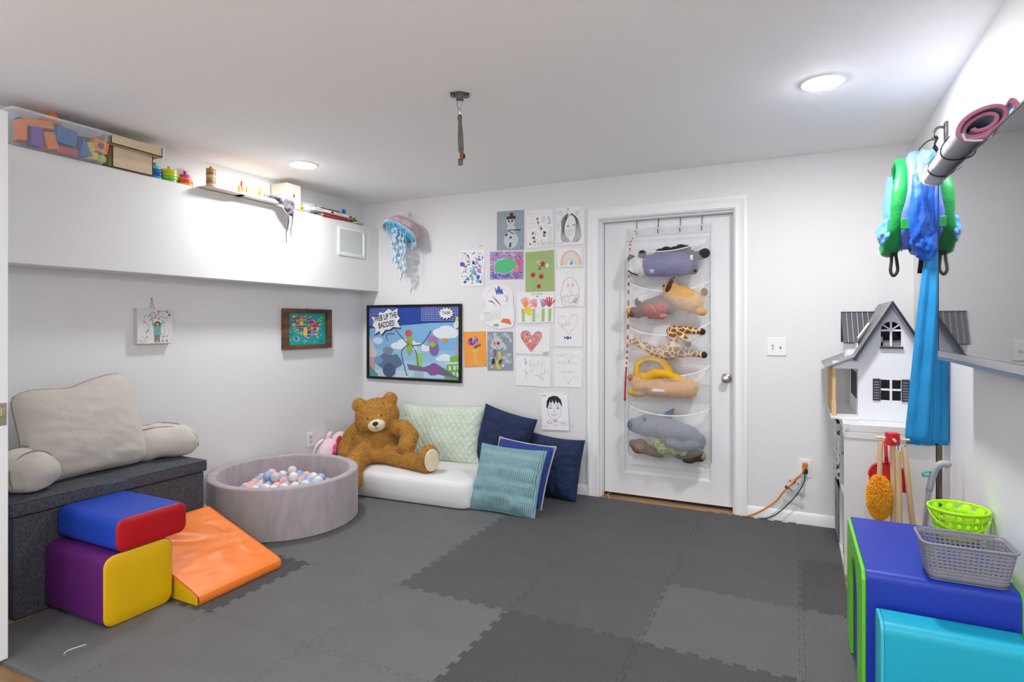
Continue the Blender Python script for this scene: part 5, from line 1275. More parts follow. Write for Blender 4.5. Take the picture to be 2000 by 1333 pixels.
rp_.color_ramp.elements[0].color = (.78, .78, .78, 1); rp_.color_ramp.elements[1].color = (.62, .61, .60, 1); L.new(d_, rp_.inputs[0]); L.new(rp_.outputs[0], b.inputs['Base Color'])
mt = thing('crib_mattress', 'white dotted crib mattress on the mat under the brown bear', 'mattress', (.90, -.44, TZ))
Mm = Matrix.Translation((.93, -.445, TZ)) @ Matrix.Rotation(math.radians(3.2), 4, 'Z')
rings = []
for (z, g) in [(.002, -.022), (.006, -.010), (.02, 0), (.06, .005), (.10, .006), (.15, .002), (.172, -.010), (.183, -.028), (.188, -.06)]:
    P = rrect(1.16+2*g, .66+2*g, max(.03, .085+g), 8); rings.append([Mm @ V((x, y, z+.002*noise.noise(V((x*6, y*6, z*9))))) for x, y in P])
mb = loft(rings, close0=True, close1=True)
build('mattress_body', mb, M_sheet, mt, smooth=60)
mb = MB(); 
for dx in (-.06,):
    mb.tube([Mm @ V((.578, -.20+.02*i, .03+.012*math.sin(i*1.7))) for i in range(12)], .0035, 6)
build('elastic_gather', mb, M_sheet, mt, smooth=180)

# ---- cushions
def uvmap(o, M, org):
    me = o.data; uv = me.uv_layers.new(name='UVMap'); Mi = M.inverted(); ov = V(org)
    pos = [Mi @ (v.co+ov) for v in me.vertices]
    for l in me.loops: uv.data[l.index].uv = (pos[l.vertex_index].x, pos[l.vertex_index].y)
def quilt(name, c):
    m = mat(name, c, .8, var=.05, vs=12, sheen=.2); N, L, b = nodes(m); tc = N.new('ShaderNodeTexCoord'); sx = N.new('ShaderNodeSeparateXYZ'); L.new(tc.outputs['UV'], sx.inputs[0])
    def mth(op, a, b_=None):
        q = N.new('ShaderNodeMath'); q.operation = op
        for i, z in enumerate((a, b_)):
            if z is None: continue
            if isinstance(z, (int, float)): q.inputs[i].default_value = z
            else: L.new(z, q.inputs[i])
        return q.outputs[0]
    s = mth('ADD', sx.outputs[0], mth('MULTIPLY', sx.outputs[1], .8)); d = mth('SUBTRACT', sx.outputs[0], mth('MULTIPLY', sx.outputs[1], .8))
    a = mth('ABSOLUTE', mth('SINE', mth('MULTIPLY', s, PI/.052))); c2 = mth('ABSOLUTE', mth('SINE', mth('MULTIPLY', d, PI/.052)))
    hgt = mth('POWER', mth('MULTIPLY', a, c2), .35)
    bp = N.new('ShaderNodeBump'); bp.inputs['Strength'].default_value = .7; bp.inputs['Distance'].default_value = .008; L.new(hgt, bp.inputs['Height']); L.new(bp.outputs['Normal'], b.inputs['Normal']); return m
def pleat(name, c1, c2):
    m = mat(name, c1, .55, var=0, sheen=.5); N, L, b = nodes(m); tc = N.new('ShaderNodeTexCoord'); sx = N.new('ShaderNodeSeparateXYZ'); L.new(tc.outputs['UV'], sx.inputs[0])
    def mth(op, a, b_=None):
        q = N.new('ShaderNodeMath'); q.operation = op
        for i, z in enumerate((a, b_)):
            if z is None: continue
            if isinstance(z, (int, float)): q.inputs[i].default_value = z
            else: L.new(z, q.inputs[i])
        return q.outputs[0]
    row = mth('SINE', mth('ADD', mth('MULTIPLY', sx.outputs[1], PI/.046), mth('MULTIPLY', mth('SINE', mth('MULTIPLY', sx.outputs[0], 9.)), .22)))
    band = mth('MULTIPLY', mth('GREATER_THAN', row, -.35), 1.)
    wv = mth('SINE', mth('ADD', mth('MULTIPLY', sx.outputs[0], 2*PI/.0135), mth('MULTIPLY', band, 2.2)))
    h_ = mth('ADD', mth('MULTIPLY', wv, mth('ADD', mth('MULTIPLY', band, .55), .45)), mth('MULTIPLY', row, .5))
    mx = N.new('ShaderNodeMix'); mx.data_type = 'RGBA'; mx.inputs[6].default_value = (*lin(c1), 1); mx.inputs[7].default_value = (*lin(c2), 1); mx.clamp_factor = True
    L.new(mth('ADD', mth('MULTIPLY', mth('MULTIPLY', wv, band), .35), .45), mx.inputs[0]); L.new(mx.outputs[2], b.inputs['Base Color'])
    bp = N.new('ShaderNodeBump'); bp.inputs['Strength'].default_value = .8; bp.inputs['Distance'].default_value = .004; L.new(h_, bp.inputs['Height']); L.new(bp.outputs['Normal'], b.inputs['Normal']); return m
def pillow(label, c, x, y, w_, h_, t_, m, pinch=.06, wr=.006, seed=0, power=.42, name='cushion', piping=None, group=None):
    M = frame(c, x, y); t = thing(name, label, 'cushion', c, group)
    mb = MB(); cushion(mb, w_, h_, t_, M, 36, pinch, wr, seed, 0, power); o = build('cover', mb, m, t, smooth=180); uvmap(o, M, c)
    if piping: build('piping', MB().tube(seam(w_, h_, pinch, M), .0045, 7, closed=True), piping, t, smooth=180)
    return t, M
M_sage = quilt('sage_quilt', 'cbd9c8'); M_navy = weave('navy_cotton', '16233f', '22315a', 320, .85, .25); M_navy2 = weave('royal_blue_cotton', '22337c', '2e4290', 300, .8, .25)
pillow('long sage green quilted pillow leaning on the back wall behind the bear', (.915, -.165, .395), (1, 0, .02), (0, .24, 1), .80, .46, .21, M_sage, .05, .012, 2, .36)
pillow('plain navy cushion tilted against the wall between the green pillow and the other navy cushion', (1.495, -.135, .385), (1, 0, -.22), (.21, .10, 1), .46, .46, .20, M_navy, .07, .013, 4, .40)
pillow('plain navy cushion standing on the mat at the right end, nearest the door frame', (1.905, -.135, .225), (1, -.12, -.03), (.07, .28, 1), .45, .45, .20, M_navy, .07, .013, 6, .40)
t, M = pillow('royal blue cushion with white whip-stitched edge behind the teal cushion', (1.745, -.385, .218), (1, -.10, -.05), (.03, .44, 1), .47, .45, .14, M_navy2, .05, .005, 9)
S = seam(.47, .45, .05, M, 14); S2 = spline(S+[S[0]], 4); mb = MB(); zc = M.col[2].to_3d()
for i, p in enumerate(S2[:-1]):
    if i % 2 == 0:
        d = (p-V(M.col[3].to_3d())).normalized(); mb.tube([p-d*.020+zc*.010, p+d*.004+zc*.004, p+d*.004-zc*.004], .0022, 5)
build('whip_stitching', mb, mat('white_wool', 'd8d4d4', .8), t, smooth=180)
mb = MB(); mb.tube(S2, .004, 6, closed=False); build('edge_cord', mb, mat('white_wool', 'd8d4d4', .8), t, smooth=180)
M_teal = pleat('teal_pleated_velvet', '5a8792', 'a6c6cc')
pillow('pale teal pleated velvet cushion at the front of the cushion pile', (1.745, -.585, .215), (1, .03, -.03), (.03, .47, 1), .495, .455, .18, M_teal, .06, .013, 11, .40, piping=mat('teal_piping', '6f9da6', .6))

# ---- pink plush behind the pit
M_pp = mat('pink_plush', 'f4d6e2', .85, var=.08, vs=14, bump=.2, bs=60, sheen=.4)
pk = thing('pink_soft_toy', 'pale pink plush backpack with an ear slumped between the ball pit and the bear', 'soft toy', (.08, -.42, TZ))
mb = MB(); mb.ell((.115, -.54, .18), (.09, .13, .175), 22, 14); mb.ell((.115, -.43, .24), (.085, .11, .15), 20, 12); mb.ell((.115, -.46, .10), (.10, .16, .088), 20, 12)
soft('body', mb, M_pp, .010, 6, pk, disp=.010, dscale=16.)
mb = MB(); mb.ell((.10, -.535, .365), (.022, .026, .045), 14, 10, R=Matrix.Rotation(.35, 4, 'Y')); build('ear', mb, M_pp, pk, smooth=180)
mb = MB()
for (x, y, z, r) in [(.190, -.555, .29, .03), (.198, -.575, .255, .028), (.196, -.58, .225, .026)]: mb.ell((x, y, z), (r*.5, r, r), 12, 8)
build('flower_patch', mb, mat('hot_pink', 'e0588c', .7, var=.2, vs=30), pk, smooth=180)
build('red_patch', MB().ell((.185, -.51, .33), (.018, .03, .045), 12, 8), mat('soft_red', 'c03a40', .8), pk, smooth=180)
mb = MB(); mb.tube(spline([(.02, -.62, .05), (.03, -.66, .16), (.06, -.64, .30), (.08, -.58, .35)], 6), .012, 8, flat=.4); build('strap', mb, mat('pale_strap', 'f0dce4', .8), pk, smooth=180)

# ---- the big bear
M_bear = mat('bear_plush', 'b8853c', .9, var=.22, vs=30, sheen=.3); M_fur = [mat('bear_fur_light', 'd8aa5e', .85, var=.1, sheen=.2), mat('bear_fur_mid', 'c6954c', .85, var=.1, sheen=.2), mat('bear_fur_dark', '9c6c2c', .85, var=.1, sheen=.2)]
M_cream2 = mat('bear_cream', 'e0d2b4', .85, var=.05, vs=30, bump=.2, bs=120, sheen=.3)
bz = TZ+.186
be = thing('teddy_bear', 'large golden brown teddy bear with a cream muzzle sitting on the white mattress', 'soft toy', (.53, -.46, bz))
Rh = Euler((math.radians(-3), math.radians(-11), math.radians(32))).to_matrix().to_4x4()
hc = V((.525, -.455, .553)); Mh = Matrix.Translation(hc) @ Rh
mb = MB()
mb.ell((.515, -.45, .335), (.185, .150, .165), 24, 16); mb.ell((.535, -.47, .27), (.205, .165, .085), 24, 16); mb.ell((.50, -.43, .44), (.135, .115, .085), 20, 12)
mb.ell((0, 0, -.004), (.172, .145, .142), 24, 16, M=Mh); mb.ell((0, -.085, -.035), (.125, .085, .085), 20, 12, M=Mh); mb.ell((-.075, -.05, -.055), (.07, .08, .065), 16, 10, M=Mh); mb.ell((.075, -.05, -.055), (.07, .08, .065), 16, 10, M=Mh)
for s in (-1, 1): mb.ell((s*.122, .005, .108), (.058, .036, .058), 18, 12, M=Mh)
mb.cap([(.345, -.43, .445), (.275, -.46, .36), (.265, -.50, .28), (.29, -.545, .235)], [.068, .075, .076, .066])          # arm hanging toward the pit
mb.cap([(.655, -.43, .465), (.785, -.455, .470), (.865, -.48, .425), (.872, -.545, .355)], [.060, .064, .066, .064])       # arm resting on the lap side
mb.cap([(.66, -.50, bz+.078), (.84, -.545, bz+.064), (1.02, -.585, bz+.062), (1.10, -.60, bz+.075)], [.082, .066, .064, .070])   # leg along the mattress
mb.ell((1.115, -.605, bz+.100), (.052, .085, .105), 18, 12, R=Matrix.Rotation(math.radians(-22), 4, 'Z'))
mb.cap([(.50, -.56, bz+.075), (.545, -.70, bz+.065), (.59, -.80, bz+.045), (.620, -.835, bz-.010)], [.088, .080, .070, .056])
mb.ell((.630, -.838, bz-.055), (.062, .044, .075), 18, 12)
body = soft('body', mb, M_bear, .0085, 7, be, disp=.004, dscale=55.)
fur('fur', body, M_fur, 60000, .0105, .0013, be, 5, down=.3, jitter=.8)
mb = MB(); mb.ell((.005, -.150, -.060), (.068, .052, .050), 22, 14, M=Mh); mz = build('muzzle', mb, M_cream2, be, smooth=180)
mb = MB(); mb.ell((.005, -.2005, -.042), (.022, .013, .016), 16, 10, M=Mh); build('nose', mb, mat('nose_black', '18161a', .3, var=0), mz, smooth=180)
mb = MB(); mb.tube([Mh @ V(p) for p in ((.005, -.205, -.055), (.005, -.203, -.078), (.018, -.196, -.085))], .002, 6); build('mouth_stitch', mb, mat('dark_thread', '3a2c20', .7), mz, smooth=180)
for s in (-1, 1): build('eye', MB().ell((s*.052, -.152, .006), .006, 12, 8, M=Mh), mat('eye_brown', '1c120a', .15, var=0), be, smooth=180)
Mf = Matrix.Translation((1.158, -.626, bz+.100)) @ Matrix.Rotation(math.radians(-24), 4, 'Z'); mb = MB(); mb.ell((0, 0, 0), (.018, .062, .082), 18, 12, M=Mf); build('foot_pad', mb, M_cream2, be, smooth=180, label='cream foot pad')
mb = MB(); mb.ell((.640, -.884, bz-.075), (.045, .018, .052), 16, 10); build('foot_pad', mb, M_cream2, be, smooth=180, label='cream foot pad')

# ---- swing hook in the ceiling
hk = thing('ceiling_swing_hook', 'steel swing hook plate on the ceiling with a grey strap', 'hook', (2.105, -1.81, RH))
M_gun = mat('gunmetal', '6a6866', .35, metal=.9, var=.1, vs=40)
Mk = Matrix.Translation((2.105, -1.81, RH)) @ Matrix.Rotation(math.radians(30), 4, 'Z')
mb = MB(); mb.prism([(-.045, -.022), (.0, -.040), (.045, -.022), (.045, .022), (0, .040), (-.045, .022)], -.006, M=Mk); build('plate', mb, M_gun, hk, bevel=.001)
for s in (-1, 1): build('bolt', MB().lathe([(.009, -.006), (.009, -.013), (.005, -.018), (0, -.018)], 8, M=Mk @ Matrix.Translation((s*.030, 0, 0))), M_gun, hk, smooth=40)
mb = MB(); mb.box(-.014, -.010, -.032, -.009, .010, -.004, M=Mk); mb.box(.009, -.010, -.032, .014, .010, -.004, M=Mk); mb.tube([Mk @ V((-.018, 0, -.026)), Mk @ V((.018, 0, -.026))], .005, 10); build('yoke', mb, M_gun, hk, smooth=40)
mb = MB(); mb.tube([Mk @ V(p) for p in ((-.010, 0, -.026), (-.013, 0, -.055), (-.008, 0, -.070), (.008, 0, -.070), (.013, 0, -.055), (.010, 0, -.026))], .004, 8); mb.lathe([(.009, -.064), (.011, -.075), (.007, -.095), (0, -.096)], 14, M=Mk); build('swivel', mb, M_steel, hk, smooth=60)
M_strap = weave('grey_webbing', '57504c', '7a726c', 400, .8, .3)
hs = V((2.105, -1.81, 0))
mb = MB(); mb.ell(hs+V((0, 0, 2.250)), (.012, .009, .016), 14, 10)
def strap(u, v):
    z = 2.25-.165*u; w_ = .008+.006*min(1, u*1.6); a = 2*PI*v; tw = .5+u*.5
    return hs+V((w_*math.cos(a)*math.cos(tw)-.003*math.sin(a)*math.sin(tw)+.008*u, w_*math.cos(a)*math.sin(tw)+.003*math.sin(a)*math.cos(tw), z-hs.z))
mb.grid(strap, 20, 10, cv=True); build('strap', mb, M_strap, hk, smooth=60)
mb = MB(); mb.cbox((2.116, -1.81, 2.070), (.018, .010, .040), M=None); bk_ = build('buckle', mb, mat('rust_webbing', '8a5530', .7, var=.1), hk, bevel=.002, label='rust-brown buckle wrap')
mb = MB(); mb.cbox((2.108, -1.808, 2.043), (.026, .006, .034)); build('strap_end', mb, M_strap, hk, bevel=.003)
mb = MB(); mb.cbox((2.130, -1.81, 2.066), (.006, .006, .020)); build('clip', mb, M_black, hk, bevel=.001)
# ================================================================ DOOR ORGANISER AND SOFT TOYS
M_mesh = sheer('white_mesh_cloth', 'f8f8fa', .25); M_mesh2 = sheer('white_mesh_back', 'ffffff', .22); M_hem = mat('white_hem', 'ececee', .7, var=.02)
og = thing('door_organizer', 'white sheer five-pocket organiser hanging on the door from four hooks', 'storage organiser', (2.70, .08, .32))
OX0, OX1 = 2.408, 2.999
def zedge(t): return 1.980+(t*.003)
mb = MB(); mb.grid(lambda u, v: (OX0+(OX1-OX0)*u+.006*math.sin(v*9)*(1-u)-.018*max(0, .25-v)*4*(u-.5)*0, .088+.002*math.sin(u*20+v*6), .322-.006*u+(1.980-.322)*v), 24, 50); build('back_panel', mb, M_mesh2, og, smooth=180)
mb = MB(); mb.box(OX0, .080, 1.925, OX1, .086, 1.982); build('header_band', mb, sheer('mesh_header', 'f8f8fa', .4), og)
for x in (2.471, 2.629, 2.784, 2.932):
    mb = MB(); mb.tube([(x, .102, 2.045), (x, .096, 2.045), (x, .0925, 2.040), (x, .0925, 1.965), (x, .088, 1.945), (x, .075, 1.938), (x, .062, 1.945), (x, .060, 1.958)], .0022, 8); mb.ell((x, .060, 1.96), .0045, 8, 6)
    h_ = build('hook', mb, M_gun, og, smooth=60)
RIM = [(1.862, 1.792, 1.882), (1.601, 1.511, 1.583), (1.276, 1.204, 1.294), (.978, .912, .991), (.705, .642, .696)]
BOT = [1.575, 1.285, 1.005, .735, .330]
for k, ((zl, zm, zr), zb) in enumerate(zip(RIM, BOT)):
    def rimz(u, zl=zl, zm=zm, zr=zr): return (zl*(1-u)+zr*u)-((zl+zr)/2-zm)*(4*u*(1-u))**.8
    def pk_(u, v, zb=zb, k=k):
        s = max(0, math.sin(PI*u))**.32
        out = .205*s*(.15+.85*math.sin(PI*min(1, .08+.86*(1-v)))**.6)
        z = zb+(rimz(u)-zb)*v+.010*math.sin(PI*u)*0
        zz = z-(.012 if k == 4 else .01)*s*(1-v)
        return (OX0+.006+(OX1-OX0-.012)*u+.003*math.sin(v*12), .082-out+.004*noise.noise(V((u*9, v*6, k))), zz)
    mb = MB(); mb.grid(pk_, 36, 16); build('pocket', mb, M_mesh, og, smooth=180)
    mb = MB(); mb.tube([V(pk_(i/36, 1.0)) for i in range(37)], .0042, 7); build('pocket_hem', mb, M_hem, og, smooth=180)
mb = MB(); mb.tube([(OX0+.004, .080, .33), (OX0+.004, .080, 1.98)], .003, 6); mb.tube([(OX1-.004, .080, .325), (OX1-.004, .080, 1.98)], .003, 6); mb.tube([(OX0+.004, .080, .33), (OX1-.004, .080, .322)], .003, 6); build('side_hem', mb, M_hem, og, smooth=180)
# red and white tape hanging from the first hook
tp = thing('striped_tape', 'red and white striped tape hanging from the first door hook beside the organiser', 'tape', (2.425, .02, .74))
M_rw = [mat('tape_red', 'c02028', .5), mat('tape_white', 'e4e4e6', .5)]
path = spline([(2.470, .055, 1.945), (2.456, .03, 1.90), (2.443, .018, 1.86), (2.434, .014, 1.70), (2.430, .012, 1.50), (2.426, .012, 1.20), (2.418, .012, 1.02), (2.410, .012, .90), (2.404, .012, .745)], 12)
path = [path[0]+(path[-1]-path[0])*0 for _ in ()]+path
dense = []
for a, b_ in zip(path, path[1:]): dense += [a, (a+b_)/2]
dense.append(path[-1])
build('tape', MB().tube(dense, .0088, 6, flat=.25, mfn=lambda t: (1 if t < .09 else (0 if t > .80 else int(t*58) % 2))), M_rw, tp)
mb = MB(); mb.cbox((2.404, .012, .735), (.016, .006, .022)); build('tape_end', mb, M_rw[0], tp, bevel=.002)

def plush(name, label, loc): return thing(name, label, 'soft toy', loc, 'soft toys in the door organiser')
def skin(nm, hx, var=.12): return mat('plush_'+nm, hx, .9, var=var, vs=26, bump=.25, bs=90, sheen=.3)
# 1 panda-faced toy in a purple shirt
t = plush('plush_panda', 'plush with white head and black limbs in a purple starred shirt, top pocket', (2.70, .0, 1.60))
M_bl = skin('black', '24232a'); M_wh = skin('white', 'd6d4d4'); M_shirt = skin('indigo_shirt', '4a4688', .1)
mb = MB(); mb.cap([(2.60, .005, 1.700), (2.70, .0, 1.705), (2.80, .0, 1.700), (2.845, .005, 1.700)], [.082, .088, .086, .078]); body = soft('shirt', mb, M_shirt, .007, 5, t, disp=.004, dscale=30.)
mb = MB(); mb.ell((2.505, .0, 1.690), (.082, .066, .078), 18, 12); mb.ell((2.47, -.015, 1.665), (.05, .05, .045), 14, 10); soft('head', mb, M_wh, .006, 4, t, disp=.003, dscale=60.)
mb = MB(); mb.tube([(2.445, -.055, 1.665), (2.475, -.066, 1.642), (2.52, -.068, 1.628)], .005, 6); build('mouth', mb, M_bl, t, smooth=180)
for (x, y, z) in [(2.447, .03, 1.755), (2.538, -.02, 1.778)]: build('ear', MB().ell((x, y, z), (.030, .022, .032), 12, 8), M_bl, t, smooth=180)
mb = MB(); mb.ell((2.868, .0, 1.715), (.050, .065, .082), 16, 10); soft('rump', mb, M_bl, .006, 3, t, disp=.006, dscale=50.)
for P in ([(2.87, -.02, 1.70), (2.893, -.035, 1.655)], [(2.89, -.02, 1.74), (2.935, -.02, 1.752), (2.965, -.015, 1.765)]): build('leg', MB().cap(P, [.034]*len(P), n=12), M_bl, t, smooth=180)
mb = MB()
for x, z in ((2.66, 1.79), (2.70, 1.802), (2.76, 1.80), (2.80, 1.812), (2.83, 1.805)): mb.ell((x, .015, z), (.04, .03, .028), 12, 8)
build('tail_tuft', mb, M_bl, t, smooth=180)
sp_ = [(2.617+.024*(1 if i % 2 == 0 else .42)*math.sin(i*PI/5), 1.655+.024*(1 if i % 2 == 0 else .42)*math.cos(i*PI/5)) for i in range(10)]
mb = MB(); mb.prism(sp_, .004, M=Matrix(((1, 0, 0, 0), (0, 0, -1, -.066), (0, 1, 0, 0), (0, 0, 0, 1)))); build('star', mb, mat('star_blue', 'a8c4e8', .7), t)
build('care_tag', MB().cbox((2.885, -.066, 1.735), (.018, .002, .034), M=None), mat('tag_white', 'e4e4e4', .7), t)
# 2a tan dog, 2b brown dog in a red shirt
t = plush('plush_tan_dog', 'tan plush dog with a dark brown ear lying at the back of the second pocket', (2.84, .0, 1.35)); M_tan = skin('tan', 'd0a060')
mb = MB(); mb.cap([(2.74, .01, 1.500), (2.82, .0, 1.465), (2.88, .0, 1.435)], [.068, .082, .078]); mb.ell((2.735, .01, 1.525), (.062, .058, .056), 16, 10); mb.ell((2.94, -.01, 1.365), (.042, .04, .028), 12, 8); soft('body', mb, M_tan, .007, 5, t, disp=.003, dscale=40.)
build('ear', MB().cap([(2.722, -.045, 1.52), (2.738, -.050, 1.56), (2.752, -.03, 1.600), (2.762, -.02, 1.606)], [.018, .016, .013, .011], n=10), skin('darkbrown', '4a3020'), t, smooth=180)
build('paw', MB().ell((2.958, .0, 1.500), (.024, .03, .030), 12, 8), skin('taupe', '9a7c62'), t, smooth=180); build('eye', MB().ell((2.690, -.02, 1.55), .008, 10, 6), M_black, t, smooth=180)
t = plush('plush_brown_dog', 'brown plush dog in a red shirt curled at the front of the second pocket', (2.58, .0, 1.30)); M_brn = skin('brown', '6a4836')
mb = MB(); mb.cap([(2.50, .0, 1.365), (2.58, .0, 1.405), (2.66, .0, 1.425), (2.72, .01, 1.40)], [.042, .058, .064, .05]); mb.ell((2.468, -.01, 1.365), (.040, .045, .040), 14, 10); soft('body', mb, M_brn, .006, 4, t, disp=.004, dscale=40.)
mb = MB(); mb.cap([(2.585, -.035, 1.385), (2.65, -.045, 1.385), (2.685, -.04, 1.395)], [.045, .046, .044]); mb.cap([(2.60, -.04, 1.345), (2.68, -.045, 1.335)], [.026, .024]); soft('shirt', mb, skin('red_shirt', 'a8303a'), .006, 3, t, disp=.006, dscale=30.)
mb = MB(); mb.tube([(2.60, -.078, 1.42), (2.635, -.088, 1.39), (2.65, -.09, 1.36)], .004, 6); mb.ell((2.695, -.066, 1.342), (.026, .006, .013), 12, 8); build('yellow_trim', mb, mat('gold_print', 'c8963c', .6), t, smooth=180)
build('blue_collar', MB().ell((2.505, -.02, 1.44), (.022, .03, .030), 12, 8), skin('navy_cloth', '34386a'), t, smooth=180); build('care_tag', MB().cbox((2.535, -.055, 1.462), (.032, .002, .026), M=None), mat('tag_white', 'e4e4e4', .7), t); build('muzzle', MB().ell((2.445, -.03, 1.375), (.022, .03, .026), 10, 8), skin('tan', 'd0a060'), t, smooth=180)
# 3 giraffe
def giraffe_mat():
    m = mat('giraffe_plush', 'b07838', .9, var=0, sheen=.2); N, L, b = nodes(m); tc = N.new('ShaderNodeTexCoord'); vo = N.new('ShaderNodeTexVoronoi'); vo.feature = 'DISTANCE_TO_EDGE'; vo.inputs['Scale'].default_value = 26
    rp = N.new('ShaderNodeValToRGB'); rp.color_ramp.interpolation = 'CONSTANT'; rp.color_ramp.elements[0].color = (*lin('e6cfa4'), 1); rp.color_ramp.elements[1].position = .09; rp.color_ramp.elements[1].color = (*lin('8a5226'), 1)
    L.new(tc.outputs['Object'], vo.inputs['Vector']); L.new(vo.outputs['Distance'], rp.inputs[0]); L.new(rp.outputs[0], b.inputs['Base Color']); return m
M_gir = giraffe_mat(); M_hoof = skin('hoof', '2c2826')
t = plush('plush_giraffe', 'patchy brown plush giraffe folded over the rim of the third pocket', (2.70, .0, 1.02))
mb = MB(); mb.cap([(2.49, .01, 1.150), (2.55, .0, 1.125), (2.62, .0, 1.085), (2.68, .0, 1.065)], [.026, .030, .036, .046]); mb.cap([(2.66, .0, 1.070), (2.73, .0, 1.090), (2.77, .005, 1.135), (2.77, .0, 1.19), (2.755, .0, 1.225)], [.052, .062, .060, .056, .054])
mb.ell((2.47, -.005, 1.155), (.036, .030, .026), 14, 10); soft('body', mb, M_gir, .006, 4, t)
for P in ([(2.80, -.02, 1.075), (2.88, -.03, 1.080), (2.945, -.03, 1.074)], [(2.79, -.035, 1.245), (2.87, -.045, 1.240), (2.935, -.04, 1.232)], [(2.80, -.05, 1.22), (2.835, -.06, 1.185), (2.852, -.06, 1.160)]):
    l_ = build('leg', MB().cap(P, [.026, .024, .021], n=12), M_gir, t, smooth=180); q = V(P[-1]); d = (q-V(P[-2])).normalized(); build('hoof', MB().ell(q+d*.016, (.023, .024, .023), 12, 8), M_hoof, l_, smooth=180)
for (x, y, z) in [(2.488, -.01, 1.190), (2.515, .02, 1.182)]: build('horn', MB().cap([(x, y, z-.014), (x-.002, y, z+.014)], [.006, .008], n=8), skin('tan', 'd0a060'), t, smooth=180)
build('muzzle', MB().ell((2.445, -.01, 1.143), (.022, .024, .020), 10, 8), skin('pale_tan', 'd8b078'), t, smooth=180)
# 4 yellow snake and folded yellow toy
t = plush('plush_snake', 'yellow plush snake looped above the fourth pocket', (2.66, .0, .76)); M_sn = skin('yellow', 'e0a81a')
P = spline([(2.52, -.01, .885), (2.50, -.015, .94), (2.515, -.02, 1.01), (2.585, -.02, 1.045), (2.665, -.02, 1.030), (2.715, -.02, .975), (2.735, -.01, .925), (2.72, .0, .88)], 8)
mb = MB(); mb.tube(P, [.020+.004*math.sin(i*.2) for i in range(len(P))], 14, flat=1.2); mb.ell(P[0], .02, 12, 8); mb.ell(P[-1], .02, 12, 8); build('coil', mb, M_sn, t, smooth=180)
P2 = [p+V((0, -.016, -.014)) for p in P[6:-8]]; build('belly_stripe', MB().tube(P2, .012, 10), skin('pale_yellow', 'd8c070'), t, smooth=180)
mb = MB(); mb.cap([(2.56, -.03, .90), (2.64, -.035, .935), (2.70, -.03, .935), (2.80, -.02, .90)], [.034, .034, .030, .026]); soft('head', mb, M_sn, .006, 3, t)
t = plush('plush_lion', 'amber plush animal lying folded at the bottom of the fourth pocket', (2.66, .0, .75)); M_amb = skin('amber', 'c8903c')
mb = MB(); mb.cap([(2.60, .0, .820), (2.72, .0, .825), (2.85, .0, .835)], [.055, .062, .072]); mb.cap([(2.48, .0, .88), (2.55, -.01, .86), (2.66, -.01, .87)], [.048, .045, .04]); mb.cap([(2.50, -.04, .83), (2.58, -.05, .85)], [.03, .03]); soft('body', mb, M_amb, .007, 4, t, disp=.003, dscale=30.)
build('mane', MB().ell((2.50, -.01, .795), (.075, .05, .036), 16, 10), skin('straw', 'cdb060'), t, smooth=180); build('care_tag', MB().cbox((2.665, -.074, .822), (.085, .003, .018), M=None), mat('tag_white', 'e4e4e4', .7), t); build('snout', MB().ell((2.455, -.03, .90), (.022, .03, .022), 10, 8), skin('taupe', '9a7c62'), t, smooth=180)
# 5 shark, monkey, camouflage toy
t = plush('plush_shark', 'grey plush shark curled up at the top of the lowest pocket', (2.68, .0, .45)); M_sh = skin('shark_grey', '6a7082', .06)
mb = MB(); mb.cap([(2.475, .0, .555), (2.56, .0, .560), (2.66, .0, .555), (2.78, .0, .540), (2.88, .01, .520), (2.935, .0, .47)], [.052, .080, .078, .066, .052, .036]); mb.cap([(2.90, -.02, .455), (2.82, -.04, .435), (2.73, -.04, .455)], [.036, .034, .028]); mb.cap([(2.935, -.01, .50), (2.945, .0, .43)], [.032, .014])
soft('body', mb, M_sh, .007, 5, t, disp=.002, dscale=40.)
mb = MB(); mb.prism([(2.665, .605), (2.70, .665), (2.755, .694), (2.760, .690), (2.742, .615)], .022, M=Matrix(((1, 0, 0, 0), (0, 0, 1, -.015), (0, 1, 0, 0), (0, 0, 0, 1)))); build('fin', mb, M_sh, t, bevel=.006); build('gill_seam', MB().tube([(2.615, -.045, .62), (2.635, -.07, .58), (2.66, -.075, .52), (2.672, -.06, .485)], .002, 6), M_black, t, smooth=180)
t = plush('plush_monkey', 'brown plush monkey face-up at the near bottom corner of the lowest pocket', (2.52, .0, .34)); mb = MB(); mb.ell((2.515, .0, .405), (.060, .055, .056), 16, 10); mb.ell((2.465, -.01, .425), (.026, .024, .030), 12, 8); mb.cap([(2.57, .0, .385), (2.66, .0, .365)], [.036, .032]); soft('body', mb, skin('monkey', '6e4e40'), .006, 4, t, disp=.003, dscale=40.); build('face', MB().ell((2.52, -.045, .400), (.036, .016, .034), 12, 8), skin('monkey_face', '8a6a58'), t, smooth=180)
def camo():
    m = mat('leafy_print', '6a8a3a', .9, var=0); N, L, b = nodes(m); tc = N.new('ShaderNodeTexCoord'); vo = N.new('ShaderNodeTexVoronoi'); vo.feature = 'DISTANCE_TO_EDGE'; vo.inputs['Scale'].default_value = 70
    rp = N.new('ShaderNodeValToRGB'); rp.color_ramp.elements[0].position = .08; rp.color_ramp.elements[1].position = .16; rp.color_ramp.elements[0].color = (*lin('b8c070'), 1); rp.color_ramp.elements[1].color = (*lin('3f5a34'), 1)
    L.new(tc.outputs['Object'], vo.inputs['Vector']); L.new(vo.outputs['Distance'], rp.inputs[0]); L.new(rp.outputs[0], b.inputs['Base Color']); return m
t = plush('plush_turtle', 'green patterned plush squeezed under the shark in the lowest pocket', (2.73, -.02, .35)); mb = MB()
